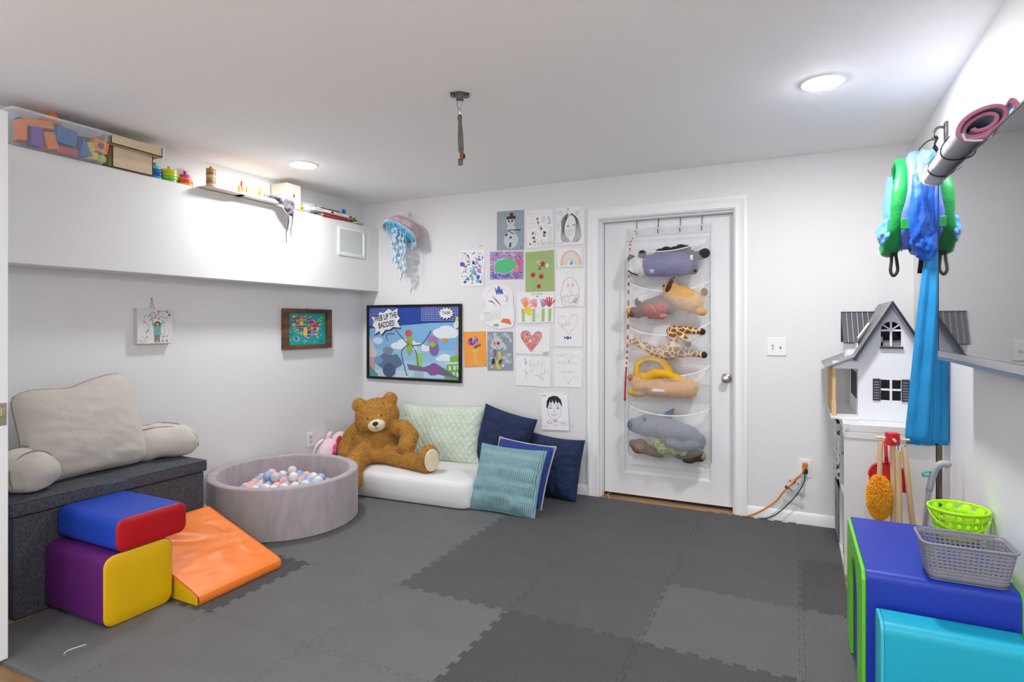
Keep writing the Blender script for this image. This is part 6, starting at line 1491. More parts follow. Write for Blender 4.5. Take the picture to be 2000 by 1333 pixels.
for (x, y, z, r) in [(2.635, -.03, .445, .038), (2.685, -.035, .405, .042), (2.76, -.02, .40, .04), (2.825, -.03, .40, .034)]: mb.ell((x, y, z), (r, r*.8, r), 14, 10)
soft('body', mb, camo(), .006, 3, t)
t = plush('plush_gorilla', 'dark brown plush in the far bottom corner of the lowest pocket', (2.90, .0, .33)); mb = MB(); mb.cap([(2.79, .0, .380), (2.86, .0, .385), (2.93, .0, .375)], [.04, .05, .04]); mb.ell((2.86, -.02, .35), (.05, .04, .028), 12, 8); soft('body', mb, skin('cocoa', '3e2e2a'), .006, 4, t, disp=.004, dscale=40.); build('paw', MB().ell((2.95, -.01, .375), (.022, .026, .026), 10, 8), skin('taupe', '9a7c62'), t, smooth=180)

# ================================================================ RIGHT PART OF THE BACK WALL
t = thing('light_switch', 'white double light switch plate on the wall right of the door', 'light switch', (3.41, 0, 1.134)); Ms = frame((3.41, -.0005, 1.134), (1, 0, 0), (0, 0, 1))
build('cover_plate', MB().cbox((0, 0, .003), (.116, .116, .006), M=Ms), M_plate, t, bevel=.003)
for sx, up in ((-.023, 1), (.023, -1)):
    build('toggle_slot', MB().cbox((sx, 0, .0064), (.012, .026, .0012), M=Ms), mat('slot_grey', '8c8c8c', .5), t); build('toggle', MB().box(sx-.0042, -.006, .006, sx+.0042, .006, .018, M=Ms @ Matrix.Rotation(math.radians(24*up), 4, 'X')), M_plate, t, bevel=.001)
    q = MB()
    for zz in (-.03, .03): q.lathe([(.003, .006), (.003, .0068), (0, .007)], 10, M=Ms @ Matrix.Translation((sx, zz, 0)))
    build('screw', q, M_nickel, t)
t, Mo = outlet('wall_outlet', 'white power outlet with two cords plugged in, right of the door near the floor', (3.574, -.0005, .363), (1, 0, 0), None)
for s in (-1, 1): f_ = build('socket_face', MB().cbox((0, s*.02, .0065), (.034, .03, .003), M=Mo), mat('socket_white', 'd2d2d0', .4), t, bevel=.002)
M_oc = mat('orange_cord', 'd07a22', .5, var=.05); M_gc = mat('dark_green_cord', '1c2e2a', .5, var=.05)
cd = thing('orange_extension_cord', 'orange extension cord plugged into the outlet and running to the floor', 'cord', (3.4, -.05, .012))
build('cable', MB().tube(spline([(3.573, -.034, .375), (3.556, -.046, .335), (3.524, -.055, .303), (3.490, -.06, .255), (3.451, -.06, .210), (3.410, -.062, .150), (3.355, -.062, .098), (3.284, -.055, .047), (3.235, -.050, .022), (3.20, -.046, .018)], 8), .0052, 8), M_oc, cd, smooth=180)
build('plug', MB().cbox((3.574, -.022, .386), (.030, .026, .032), M=None), M_oc, cd, bevel=.006); build('cable_tie', MB().cbox((3.470, -.061, .243), (.022, .014, .016), M=Matrix.Translation((3.47, -.06, .243)) @ Matrix.Rotation(.8, 4, 'Y') @ Matrix.Translation((-3.47, .06, -.243))), mat('rust_tie', '7a3a20', .6), cd, bevel=.002)
mb = MB(); mb.box(3.476, -.05, .262, 3.548, -.049, .300, M=None); mb.v = [Matrix.Translation((3.51, -.05, .28)) @ Matrix.Rotation(-.35, 4, 'Y') @ Matrix.Translation((-3.51, .05, -.28)) @ p for p in mb.v]; build('warning_tag', mb, mat('label_paper', 'd8d4d0', .6), cd, label='white warning tag on the cord')
mb = MB(); 
for (x, z, w_) in [(3.49, .284, .012), (3.515, .276, .014), (3.535, .270, .010)]: mb.box(x-w_/2, -.0512, z-.004, x+w_/2, -.0506, z+.004)
build('tag_print', mb, mat('tag_red', 'b04038', .6), cd)
cd = thing('green_extension_cord', 'thin dark green cord plugged in below the orange one', 'cord', (3.45, -.05, .012))
build('cable', MB().tube(spline([(3.574, -.036, .338), (3.572, -.044, .30), (3.560, -.052, .262), (3.539, -.056, .222), (3.508, -.06, .175), (3.480, -.062, .140), (3.44, -.060, .092), (3.395, -.055, .050), (3.345, -.050, .024), (3.30, -.046, .019)], 8), .0034, 8), M_gc, cd, smooth=180); build('plug', MB().cbox((3.576, -.022, .347), (.030, .026, .028), M=None), M_gc, cd, bevel=.006)
kt = thing('keyring_tag', 'small clear and metal tag dangling from the orange cord below the outlet', 'tag', (3.52, -.05, .2)); P = spline([(3.478, -.055, .240), (3.50, -.05, .222), (3.53, -.05, .212), (3.552, -.05, .200)], 6); build('chain', MB().tube(P, .004, 6), M_steel, kt, smooth=180); build('clear_tag', MB().cbox((3.56, -.05, .205), (.022, .004, .030), M=None), mat('clear_grey', 'a8aaac', .2), kt, bevel=.002)
# yellow cord coming from under the door
mb = MB(); mb.tube(spline([(2.252, .16, .006), (2.256, .10, .006), (2.262, .06, .007), (2.280, .012, .006), (2.302, -.012, .006)], 8), .0045, 8); tag(build('yellow_cable', mb, mat('yellow_cord', 'd8b820', .5), smooth=180), 'short end of yellow cord coming from under the closed door', 'cord')
# ================================================================ RIGHT SIDE: cube shelf and dollhouse
M_lam = mat('white_laminate', 'd6d5d4', .35, var=.01)
X0, X1, Y0, Y1, ZT = 3.744, 4.128, -.752, -.016, .775
sh = thing('cube_shelf', 'low white cube shelf along the right wall under the dollhouse', 'shelf', ((X0+X1)/2, (Y0+Y1)/2, 0))
mb = MB(); mb.box(X0-.003, Y0-.004, ZT-.038, X1, Y1, ZT); build('top_board', mb, M_lam, sh, bevel=.002)
mb = MB(); mb.box(X0-.003, Y0-.004, ZT-.072, X1, Y0+.03, ZT-.039); build('top_rail', mb, M_lam, sh, bevel=.002)
for ya, yb in ((Y0, Y0+.036), (Y1-.036, Y1)): build('end_panel', MB().box(X0, ya, .0, X1, yb, ZT-.039), M_lam, sh, bevel=.0015)
ym = (Y0+Y1)/2; build('bottom_board', MB().box(X0, Y0+.036, .0, X1, Y1-.036, .038), M_lam, sh); build('divider', MB().box(X0+.002, ym-.008, .038, X1, ym+.008, ZT-.039), M_lam, sh); build('shelf_board', MB().box(X0+.002, Y0+.036, .38, X1-.001, Y1-.036, .396), M_lam, sh); build('back_panel', MB().box(X1-.006, Y0+.036, .038, X1, Y1-.036, ZT-.039), M_lam, sh)
gl = glassy('clear_guard', (.95, .95, .95), .5, .2); mb = MB(); mb.box(X0-.006, Y0-.008, ZT-.03, X0+.02, Y0+.02, ZT+.003); mb.box(X0-.006, Y0-.008, ZT-.06, X0+.004, Y0+.01, ZT-.03); build('corner_guard', mb, gl, sh, bevel=.003)
def terrazzo():
    m = mat('terrazzo_print', 'd8d6d2', .6, var=0); N, L, b = nodes(m); tc = N.new('ShaderNodeTexCoord'); vo = N.new('ShaderNodeTexVoronoi'); vo.inputs['Scale'].default_value = 24; mx = N.new('ShaderNodeMix'); mx.data_type = 'RGBA'
    L.new(tc.outputs['Object'], vo.inputs['Vector']); rp = N.new('ShaderNodeValToRGB'); rp.color_ramp.interpolation = 'CONSTANT'; rp.color_ramp.elements[0].color = (1, 1, 1, 1); rp.color_ramp.elements[1].position = .34; rp.color_ramp.elements[1].color = (0, 0, 0, 1)
    L.new(vo.outputs['Distance'], rp.inputs[0]); L.new(rp.outputs[0], mx.inputs[0]); mx.inputs[6].default_value = (*lin('dad8d4'), 1); hs = N.new('ShaderNodeHueSaturation'); hs.inputs['Saturation'].default_value = .35; hs.inputs['Value'].default_value = .18; L.new(vo.outputs['Color'], hs.inputs['Color']); L.new(hs.outputs[0], mx.inputs[7]); L.new(mx.outputs[2], b.inputs['Base Color']); return m
def bin_(name, label, y0, y1, z0, z1, x0, m, handle=None):
    t = thing(name, label, 'storage bin', ((x0+X1)/2, (y0+y1)/2, z0)); mb = MB(); openbox(mb, x0, y0, z0, X1-.02, y1, z1, .006); build('bin_body', mb, m, t, bevel=.003)
    if handle: build('handle', MB().tube(spline([(x0+.001, y0+.08, z1-.03), (x0-.020, y0+.10, z1-.05), (x0-.024, (y0+y1)/2, z1-.075), (x0-.020, y1-.10, z1-.05), (x0+.001, y1-.08, z1-.03)], 6), .010, 8, flat=.35), handle, t, smooth=180)
    return t
bin_('fabric_bin', 'white fabric bin with dark terrazzo flecks in the upper back cube of the shelf', ym+.015, Y1-.042, .3985, .715, X0-.014, terrazzo())
bin_('fabric_bin', 'blue-grey fabric bin with a handle in the upper near cube of the shelf', Y0+.042, ym-.015, .3985, .66, X0+.03, weave('blue_grey_felt', '5f7690', '7f94ac', 200, .9, .2), mat('pale_blue_strap', '9ab4d0', .7))
bin_('perforated_bin', 'grey bin with a dark speckled front in the lower back cube of the shelf', ym+.015, Y1-.042, .040, .34, X0-.006, weave('speckled_grey', '2e3036', 'b8b8bc', 60, .7, .3, 1.2))
t = thing('yellow_toy', 'yellow toy with a black and white striped base in the shelf bottom', 'toy', (3.79, -.66, .039)); build('striped_base', MB().box(3.752, -.70, .039, 3.84, -.56, .115), mat('toy_white', 'd8d8d8', .5), t, bevel=.003); mb = MB()
for z in (.055, .075, .095): mb.box(3.7508, -.705, z, 3.753, -.565, z+.009); mb.box(3.7508, -.7012, z, 3.83, -.6998, z+.009)
build('stripe', mb, M_black, t); build('yellow_top', MB().box(3.755, -.69, .1155, 3.83, -.57, .15), mat('toy_yellow', 'e0c020', .5), t, bevel=.006)

# ---- dollhouse
M_dw = mat('dollhouse_white', 'dfe0e6', .4, var=.01); N, L, b = nodes(M_dw)
tc = N.new('ShaderNodeTexCoord'); wv = N.new('ShaderNodeTexWave'); wv.bands_direction = 'X'; wv.wave_profile = 'SAW'; wv.inputs['Scale'].default_value = 13.5; L.new(tc.outputs['Object'], wv.inputs['Vector'])
rp = N.new('ShaderNodeValToRGB'); rp.color_ramp.elements[0].position = 0; rp.color_ramp.elements[1].position = .06; rp.color_ramp.elements[0].color = (0, 0, 0, 1); L.new(wv.outputs['Fac'], rp.inputs[0]); bp = N.new('ShaderNodeBump'); bp.inputs['Strength'].default_value = .35; bp.inputs['Distance'].default_value = .003; L.new(rp.outputs[0], bp.inputs['Height']); L.new(bp.outputs['Normal'], b.inputs['Normal'])
M_dg = mat('dollhouse_dark_grey', '32323a', .55, var=.06); M_rf = mat('dollhouse_roof_grey', '86868a', .5, var=.08, vs=30); M_lav = mat('dollhouse_gable_lining', '9a9cae', .5, var=.02)  # last grey: roof overhang's shade put into a colour, also the inner floor
dh = thing('dollhouse', 'white two-storey wooden dollhouse with grey roof and black shutters on the cube shelf', 'dollhouse', (3.93, -.33, ZT))
hx0, hx1, hy0, hy1, hz0, hze, hzp = 3.818, 4.116, -.585, -.07, ZT+.001, 1.128, 1.386; xc = (hx0+hx1)/2
def zr(x): return hze+(hzp-hze)*(1-abs(x-xc)/(hx1-xc))
wx0, wx1 = 3.921, 4.010; zs_ = [(.885, .992), (1.166, 1.250)]
def gable(y, th, holes):
    mb = MB(); M = Matrix(((1, 0, 0, 0), (0, 0, 1, y), (0, 1, 0, 0), (0, 0, 0, 1)))
    if not holes: mb.prism([(hx0, hz0), (hx1, hz0), (hx1, hze), (xc, hzp), (hx0, hze)], th, M=M); return mb
    mb.prism([(hx0, hz0), (wx0, hz0), (wx0, zr(wx0)), (hx0, hze)], th, M=M); mb.prism([(wx1, hz0), (hx1, hz0), (hx1, hze), (wx1, zr(wx1))], th, M=M)
    mb.prism([(wx0, hz0), (wx1, hz0), (wx1, .885), (wx0, .885)], th, M=M); mb.prism([(wx0, .992), (wx1, .992), (wx1, 1.166), (wx0, 1.166)], th, M=M)
    r = (wx1-wx0)/2; cxm = (wx0+wx1)/2; arc = [(cxm-r*math.cos(i*PI/12), 1.250+r*math.sin(i*PI/12)) for i in range(13)]
    half = arc[:7]; mb.prism(half+[(cxm, zr(cxm)), (wx0, zr(wx0))], th, M=M); half = arc[6:]; mb.prism(half+[(wx1, zr(wx1)), (cxm, zr(cxm))], th, M=M); return mb
build('front_wall', gable(hy0, .009, True), M_dw, dh); build('rear_wall', gable(hy1-.009, .009, False), M_dw, dh)
for xa in (hx0, hx1-.009): build('side_wall', MB().box(xa, hy0+.009, hz0, xa+.009, hy1-.009, hze), M_dw, dh)
mb = MB(); mb.box(hx0+.009, hy0+.009, hz0, hx1-.009, hy1-.009, hz0+.008); mb.box(hx0+.009, hy0+.009, 1.075, hx1-.009, hy1-.009, 1.083); build('inner_floor', mb, M_lav, dh)
mb = MB(); cxm = (wx0+wx1)/2; r = (wx1-wx0)/2
for (za, zb) in ((.885, .992), (1.166, 1.295)): mb.box(cxm-.005, hy0-.002, za, cxm+.005, hy0+.004, zb)
mb.box(wx0, hy0-.0012, .936, wx1, hy0+.0035, .946); mb.box(wx0, hy0-.0012, 1.244, wx1, hy0+.0035, 1.254)
for s in (-1, 1):
    M = Matrix.Translation((cxm, hy0+.001, 1.250)) @ Matrix.Rotation(-s*math.radians(52), 4, 'Y'); mb.box(-.0035, -.0028, .004, .0035, .0027, r, M=M)
build('window_muntin', mb, M_dw, dh)
build('window_sill', MB().box(wx0-.005, hy0-.014, 1.155, wx1+.008, hy0, 1.165), M_dg, dh, bevel=.001)
def shutter(mb, x0, x1, z0, z1, y): 
    mb.box(x0, y-.006, z0, x0+.005, y, z1); mb.box(x1-.005, y-.006, z0, x1, y, z1); n = 8; st = (z1-z0)/n
    for i in range(n): mb.box(x0+.005, y-.005, z0+st*i, x1-.005, y-.001, z0+st*(i+.62))
    mb.box(x0+.005, y-.005, z1-.004, x1-.005, y-.001, z1)
for xa, xb in ((wx0-.036, wx0-.002), (wx1+.002, wx1+.036)): mb = MB(); shutter(mb, xa, xb, .882, .996, hy0); build('shutter', mb, M_dg, dh)
# roof slabs
ov = .055; sl = V((hx1-xc, 0, hze-hzp)).normalized()
for s in (-1, 1):
    a = V((xc, 0, hzp+.014)); d = V((sl.x*s, 0, sl.z)); n = V((s*-sl.z, 0, sl.x)); Ls = (V((hx1-xc, 0, hze-hzp)).length)+.052
    vs = []
    for q in (a, a+d*Ls, a+d*Ls-n*.009, a-V((0, 0, .012))): vs += [V((q.x, hy0-ov, q.z)), V((q.x, hy1+.02, q.z))]
    mb = MB().add(vs, [(0, 2, 3, 1), (2, 4, 5, 3), (4, 6, 7, 5), (6, 0, 1, 7), (0, 6, 4, 2), (1, 3, 5, 7)]); build('roof', mb, M_rf, dh)
    mb = MB().add([V((q.x, hy0-ov-.003+k*.004, q.z)) for k in (0, 1) for q in (a+n*.001, a+d*Ls+n*.001, a+d*Ls-n*.012, a-V((0, 0, .016)))], [(0, 1, 2, 3), (7, 6, 5, 4), (0, 4, 5, 1), (1, 5, 6, 2), (2, 6, 7, 3), (3, 7, 4, 0)]); build('roof_edge', mb, M_dg, dh)
    mb = MB().add([V((q.x, y, q.z)) for y in (hy0-ov+.004, hy0-.0005) for q in (a+d*.012-n*.011, a+d*(Ls-.04)-n*.011, a+d*(Ls-.04)-n*.014, a+d*.012-n*.014)], [(0, 1, 2, 3), (7, 6, 5, 4), (0, 4, 5, 1), (1, 5, 6, 2), (2, 6, 7, 3), (3, 7, 4, 0)]); build('eave_shadow_strip', mb, M_lav, dh)  # strip coloured as the shadow of the roof overhang on the gable
# dormer on the left slope
rid = (3.752, 3.915, -.37, 1.352); dy = .105; dz = .172
def slope(s):
    y1 = rid[2]+s*dy
    return [V((rid[0], rid[2], rid[3])), V((rid[1], rid[2], rid[3])), V((3.812, y1, rid[3]-dz)), V((rid[0]+.006, y1, rid[3]-dz))]
for s in (-1, 1):
    P = slope(s); n = V((0, s*dz, dy)).normalized()*.007; mb = MB().add([*P, *[p-n for p in P]], [(0, 1, 2, 3), (7, 6, 5, 4), (0, 4, 5, 1), (1, 5, 6, 2), (2, 6, 7, 3), (3, 7, 4, 0)]); o = build('dormer_roof', mb, M_dg, dh)
    if s < 0:
        mb = MB()
        for i in range(1, 6):
            f = i/6.3; a = V((rid[0]+f*(rid[1]-rid[0]), rid[2], rid[3])); xb = rid[0]+f*(rid[1]-rid[0])+.006*(1-f); k_ = 1 if xb < 3.81 else max(.15, (rid[1]-xb)/(rid[1]-3.812)); bq = V((xb, rid[2]-dy*k_, rid[3]-dz*k_)); mb.tube([a+V((0, -.001, .0015)), bq+V((0, -.001, .0015))], .0011, 5)
        build('groove_line', mb, mat('groove_white', 'c8c8cc', .5), o)
build('dormer_wall', MB().prism([(-.42+.05, 1.10), (-.37+.075, 1.10), (-.37+.085, 1.185), (-.37, 1.325), (-.37-.085, 1.185), (-.37-.075, 1.10)], .010, M=Matrix(((0, 0, 1, 3.768), (1, 0, 0, 0), (0, 1, 0, 0), (0, 0, 0, 1)))), M_dw, dh)
mb = MB(); mb.box(3.778, -.452, 1.108, 3.83, -.445, 1.178); build('dormer_cheek', mb, M_dw, dh); build('dormer_trim', MB().box(-.004, -.006, 0, .004, .004, .10, M=Matrix.Translation((3.826, -.462, 1.205)) @ Matrix.Rotation(math.radians(32), 4, 'Y')), M_dw, dh)
# porch
build('porch_floor', MB().box(3.692, -.615, ZT+.001, hx0, -.06, ZT+.014), M_dw, dh, bevel=.001)
mb = MB(); M = Matrix.Translation((hx0, 0, 1.118)) @ Matrix.Rotation(math.radians(-24), 4, 'Y'); mb.box(-.168, -.628, -.004, .0, -.05, .004, M=M); build('porch_roof', mb, M_rf, dh, bevel=.001)
for y in (-.588, -.46, -.30, -.14): 
    mb = MB(); mb.box(3.698, y-.008, ZT+.0145, 3.714, y+.008, 1.062); mb.box(3.695, y-.011, ZT+.0145, 3.717, y+.011, .868); build('porch_post', mb, M_pine, dh, bevel=.001)
for y in (-.50, -.41, -.32, -.23): build('porch_shutter', MB().box(hx0-.005, y-.014, .88, hx0, y+.014, 1.02), M_dg, dh)
build('porch_beam', MB().box(3.70, -.60, 1.045, hx0, -.588, 1.085), M_dw, dh)
t = thing('dollhouse_bed', 'tiny white bed seen through the arched upper window of the dollhouse', 'doll furniture', (3.96, -.50, 1.084)); build('bed_frame', MB().box(3.925, -.54, 1.165, 4.03, -.46, 1.185), M_dw, t); build('leg', MB().box(3.925, -.54, 1.0845, 3.935, -.46, 1.215), M_dw, t); build('leg', MB().box(4.02, -.54, 1.0845, 4.03, -.46, 1.20), M_dw, t); build('quilt', MB().box(3.938, -.538, 1.1855, 4.018, -.462, 1.196), mat('doll_quilt', 'b89098', .8), t, bevel=.003)

# ---- toy cleaning set in front of the shelf
M_beech = wood('beech', 'c9a67c', 'dcc09a', 'Z', 16, .5); M_redp = mat('red_plastic', 'c0141c', .35, var=.04)
cs = thing('toy_cleaning_stand', 'wooden stand with a red hub and pegs for toy cleaning tools', 'toy stand', (3.920, -1.0, 0))
mb = MB(); mb.tube([(3.924, -1.0, .012), (3.922, -1.0, .74)], .0115, 12); build('post', mb, M_beech, cs, smooth=40); build('base', MB().lathe([(.11, 0), (.11, .012), (.10, .016), (0, .016)], 32, M=Matrix.Translation((3.924, -1.0, 0))), M_beech, cs, smooth=40)
mb = MB(); mb.prism(rrect(.050, .046, .010, 4), .056, M=Matrix.Translation((3.920, -1.0, .728)) @ Matrix.Rotation(math.radians(18), 4, 'Z')); build('hub', mb, M_redp, cs, bevel=.003)
for d in ((-.062, .012, 0), (.066, -.002, 0), (.004, -.058, 0)): build('peg', MB().tube([V((3.920, -1.0, .756)), V((3.920, -1.0, .756))+V(d)], .0062, 10), M_beech, cs, smooth=40)
def cord(p, q, hx, nm): return MB().tube(spline([p, (V(p)+V(q))/2+V((.004, -.006, -.004)), q], 5), .0018, 6), mat('cord_'+nm, hx, .7)
# duster
du = thing('toy_duster', 'fluffy orange toy duster with a wooden handle hanging on the stand', 'toy duster', (3.868, -1.0, .39))
build('handle', MB().tube([(3.874, -1.005, .735), (3.868, -1.01, .56)], .0105, 12), M_beech, du, smooth=40); q, m = cord((3.874, -1.0, .757), (3.874, -1.005, .727), 'e87830', 'orange'); build('cord_loop', q, m, du)
M_fl = [mat('fluff_orange', 'ffba2c', .85, var=.1), mat('fluff_yellow', 'ffcc48', .85, var=.1), mat('fluff_amber', 'f8a41c', .85, var=.1)]
core = build('fluff_core', MB().ell((3.868, -1.011, .485), (.044, .044, .098), 22, 18), M_fl[2], du, smooth=180); fur('fluff', core, M_fl, 17000, .013, .0022, du, 8, down=.5, jitter=.9)
# dustpan
dp = thing('toy_dustpan', 'red plastic toy dustpan hanging behind the wooden handles', 'toy dustpan', (3.905, -.945, .49)); Md = frame((3.906, -.940, .505), (1, 0, .0), (0, .10, 1))
out = [(-.072, 0), (.075, -.005), (.075, .06), (.070, .085), (.055, .108), (.03, .122), (0, .127), (-.03, .122), (-.055, .108), (-.068, .085), (-.072, .06)]; mb = MB(); mb.prism(out, .004, M=Md)
for i in range(1, len(out)): a, b_ = V((*out[i], 0)), V((*out[(i+1) % len(out)], 0)); (mb.tube([Md @ (a+V((0, 0, .008))), Md @ (b_+V((0, 0, .008)))], .006, 8) if i < len(out)-1 else None)
build('pan', mb, M_redp, dp, smooth=35); build('handle', MB().tube([Md @ V((0, .12, .006)), Md @ V((-.002, .16, .008)), Md @ V((-.004, .225, .006))], [.010, .007, .008], 10), M_redp, dp, smooth=180)
for (nm, lb, p, q, pt, hx, cn) in [('toy_broom', 'wooden toy broom handle hanging in the middle of the stand by a blue cord', (3.935, -1.055, .715), (3.945, -1.06, .21), (3.924, -1.052, .757), '3448a8', 'blue'), ('toy_mop', 'wooden toy mop handle hanging at the right end of the stand by a green cord', (3.965, -1.00, .722), (4.012, -1.01, .21), (3.973, -1.0, .757), '2f8a50', 'green')]:
    t = thing(nm, lb, 'toy broom', (q[0], q[1], q[2]-.2)); build('handle', MB().tube([p, q], .0115, 12), M_beech, t, smooth=40); c_, m = cord(pt, p, hx, cn); build('cord_loop', c_, m, t)
    hd = MB(); hd.box(q[0]-.05, q[1]-.02, .13, q[0]+.05, q[1]+.02, q[2]+.004); build('head', hd, M_beech, t, bevel=.004); mb = MB()
    rq = random.Random(2)
    for i in range(60): x, y = q[0]+rq.uniform(-.046, .046), q[1]+rq.uniform(-.016, .016); mb.tube([(x, y, .135), (x+rq.uniform(-.01, .01), y, .02)], .003, 5)
    build('bristles', mb, mat('bristle_'+cn, 'd0b070', .8), t)['kind'] = 'stuff'
# stick with a grey handle and teal trigger
vs_ = thing('toy_stick_vacuum', 'silver toy stick with a grey curved grip and teal trigger behind the lime basket', 'toy vacuum', (4.02, -1.15, 0))
build('tube', MB().tube([(3.985, -1.15, .03), (4.035, -1.15, .585)], .0105, 14), mat('silver_tube', 'b8b8bc', .3, metal=.7), vs_, smooth=40)
build('grip', MB().cap(spline([(4.034, -1.15, .575), (4.046, -1.15, .635), (4.056, -1.15, .668), (4.075, -1.15, .688), (4.098, -1.15, .690)], 5), [.0135]*5+[.0145]*6+[.015]*10, n=14), mat('grip_grey', '9a9ca2', .4, var=.03), vs_, smooth=180)
build('trigger', MB().tube([(4.046, -1.155, .655), (4.02, -1.16, .652), (4.004, -1.162, .642), (4.010, -1.162, .634), (4.040, -1.155, .634)], .0048, 8, closed=True), mat('teal_plastic', '36b09a', .35), vs_, smooth=180); build('foot', MB().box(3.95, -1.20, .002, 4.02, -1.10, .04), mat('grip_grey', '9a9ca2', .4), vs_, bevel=.008)
mb = MB(); mb.box(4.131, -.756, .0, 4.150, -.735, .76); tag(build('batten', mb, wood('dark_batten', '4a4038', '8a7458', 'Z', 20, .6)), 'thin dark strip standing for the gap between the shelf end and the right wall', 'batten')  # added strip standing for the dark gap and the shelf's raw back edge

# ---- foam tunnel block with baskets
M_lime = vinyl('lime_vinyl', '6cc63a'); M_nb = vinyl('navy_blue_vinyl', '1834a2'); M_cy = vinyl('turquoise_vinyl', '12a4c0')
bx0, bx1, by0, by1, bz1 = 3.712, 4.122, -2.012, -1.405, .498
t = thing('foam_tunnel_block', 'large blue foam block with lime green ends carrying the two baskets', 'foam block', ((bx0+bx1)/2, (by0+by1)/2, TZ))
base = rrect(by1-by0, bz1-TZ-.001, .028); M = frame((bx0+.012, (by0+by1)/2, (bz1+TZ)/2), (0, 1, 0), (0, 0, 1)); mb = MB(); mb.prism([(a, c_) for a, c_ in base], bx1-bx0-.024, M=M); build('cover', mb, M_nb, t, smooth=40)
for xx, s in ((bx0, 1), (bx1-.012, 1)):
    h2, w2 = (bz1-TZ)/2, (by1-by0)/2; arch = [(.13*math.cos(PI-i*PI/16), .04+.13*math.sin(PI-i*PI/16)) for i in range(17)]
    left = [(-w2+.005, -h2+.002), (-.13, -h2+.002)]+arch[:9]+[(0, h2-.004), (-w2+.03, h2-.004), (-w2+.005, h2-.03)]; right = [(-a, c_) for a, c_ in left][::-1]
    mb = MB(); Mq = frame((xx, (by0+by1)/2, (bz1+TZ)/2), (0, 1, 0), (0, 0, 1)); mb.prism(left, .012, M=Mq); mb.prism(right, .012, M=Mq); build('end_panel', mb, M_lime, t, bevel=.003, label='lime green end panel with an arch')
t = thing('turquoise_foam_block', 'turquoise foam block standing in front of the blue block at the bottom right', 'foam block', (3.93, -2.10, TZ))
base = rrect(.135, .388, .030); M = frame((3.757, -2.087, TZ+.195), (0, 1, 0), (0, 0, 1)); mb = MB(); mb.prism(base, .337, M=M); build('cover', mb, M_cy, t, smooth=40)
mb = MB(); mb.prism([(a*.995, c_*.998) for a, c_ in base], -.010, M=M); build('end_panel', mb, vinyl('pale_turquoise_vinyl', '3fb8cc'), t, bevel=.003); mb = MB(); mb.prism(base, .012, M=frame((4.0945, -2.087, TZ+.195), (0, 1, 0), (0, 0, 1))); build('end_panel', mb, vinyl('green_vinyl', '1f9a3a'), t, bevel=.003)
def perforated(fn, nu, nv, rad, hole, shape=8):
    """wall of cells fn(u, v), closed in u; hole(i, j) says which cells are cut through"""
    mb = MB()
    for i in range(nu):
        for j in range(nv):
            u0, u1, v0, v1 = i/nu, (i+1)/nu, j/nv, (j+1)/nv
            if not hole(i, j): mb.add([fn(u0, v0), fn(u1, v0), fn(u1, v1), fn(u0, v1)], [(0, 1, 2, 3)]); continue
            O, I_ = [], []
            for k in range(8):
                a = 2*PI*k/8+PI/8*0; cu, cv_ = math.cos(a), math.sin(a); m_ = max(abs(cu), abs(cv_)); O.append((cu/m_, cv_/m_)); I_.append((cu*rad, cv_*rad) if shape == 8 else (cu/m_*rad, cv_/m_*rad*.8))
            T = lambda p: fn(u0+(u1-u0)*(p[0]+1)/2, v0+(v1-v0)*(p[1]+1)/2)
            mb.add([T(p) for p in O]+[T(p) for p in I_], [(k, (k+1) % 8, 8+(k+1) % 8, 8+k) for k in range(8)])
    return mb
def thick(o, t_): w_ = o.modifiers.new('w', 'WELD'); w_.merge_threshold = .0003; m = o.modifiers.new('s', 'SOLIDIFY'); m.thickness = t_; m.offset = 0; return o
M_lp = mat('lime_plastic', 'aee814', .35, var=.02); lc = V((4.052, -1.555, bz1+.001))
t = thing('lime_basket', 'round lime green plastic basket with holes, standing behind the grey basket', 'basket', lc)
def lw_(u, v): a = 2*PI*u; r = .064+.025*v; return lc+V((r*math.cos(a), r*math.sin(a), .003+.110*v))
thick(build('wall', perforated(lw_, 20, 4, .52, lambda i, j: j in (1, 2) or (j == 3 and i % 2 == 0)), M_lp, t, smooth=60), .0022)
build('base', MB().lathe([(.060, 0), (.063, .002), (.063, .005), (0, .005)], 36, M=Matrix.Translation(lc)), M_lp, t, smooth=40); build('rim', MB().tube([lc+V((.0905*math.cos(i*PI/24), .0905*math.sin(i*PI/24), .114)) for i in range(48)], .0042, 8, closed=True, flat=1.3), M_lp, t, smooth=180)
build('handle', MB().tube([lc+V((.091*math.cos(a), .091*math.sin(a)-.004, .110-.055*math.sin(max(0, min(1, (a-PI)/PI))*PI))) for a in [PI+i*PI/24 for i in range(25)]], .003, 6, flat=.5), M_lp, t, smooth=180)
M_gb = mat('grey_plastic', '83828c', .45, var=.03); gc = V((3.990, -1.935, bz1+.001))
t = thing('grey_basket', 'rectangular grey plastic basket with square holes on the front edge of the blue block', 'basket', gc)
def gw(u, v):
    P = rrect(.196+.034*v, .118+.034*v, .022, 4); n = len(P); f = u*n; i = int(f) % n; w_ = f-int(f); a, b_ = P[i], P[(i+1) % n]
    return gc+V((a[0]+(b_[0]-a[0])*w_, a[1]+(b_[1]-a[1])*w_, .003+.110*v))
def arc_uv(n):
    P = rrect(.213, .135, .022, 4); d = [0]
    for i in range(len(P)): d.append(d[-1]+math.hypot(P[(i+1) % len(P)][0]-P[i][0], P[(i+1) % len(P)][1]-P[i][1]))
    out = []
    for k in range(n+1):
        s = d[-1]*k/n; i = 0
        while i < len(P)-1 and d[i+1] < s: i += 1
        out.append((i+(s-d[i])/(d[i+1]-d[i]))/len(P))
    return out
NU = 52; AU = arc_uv(NU)
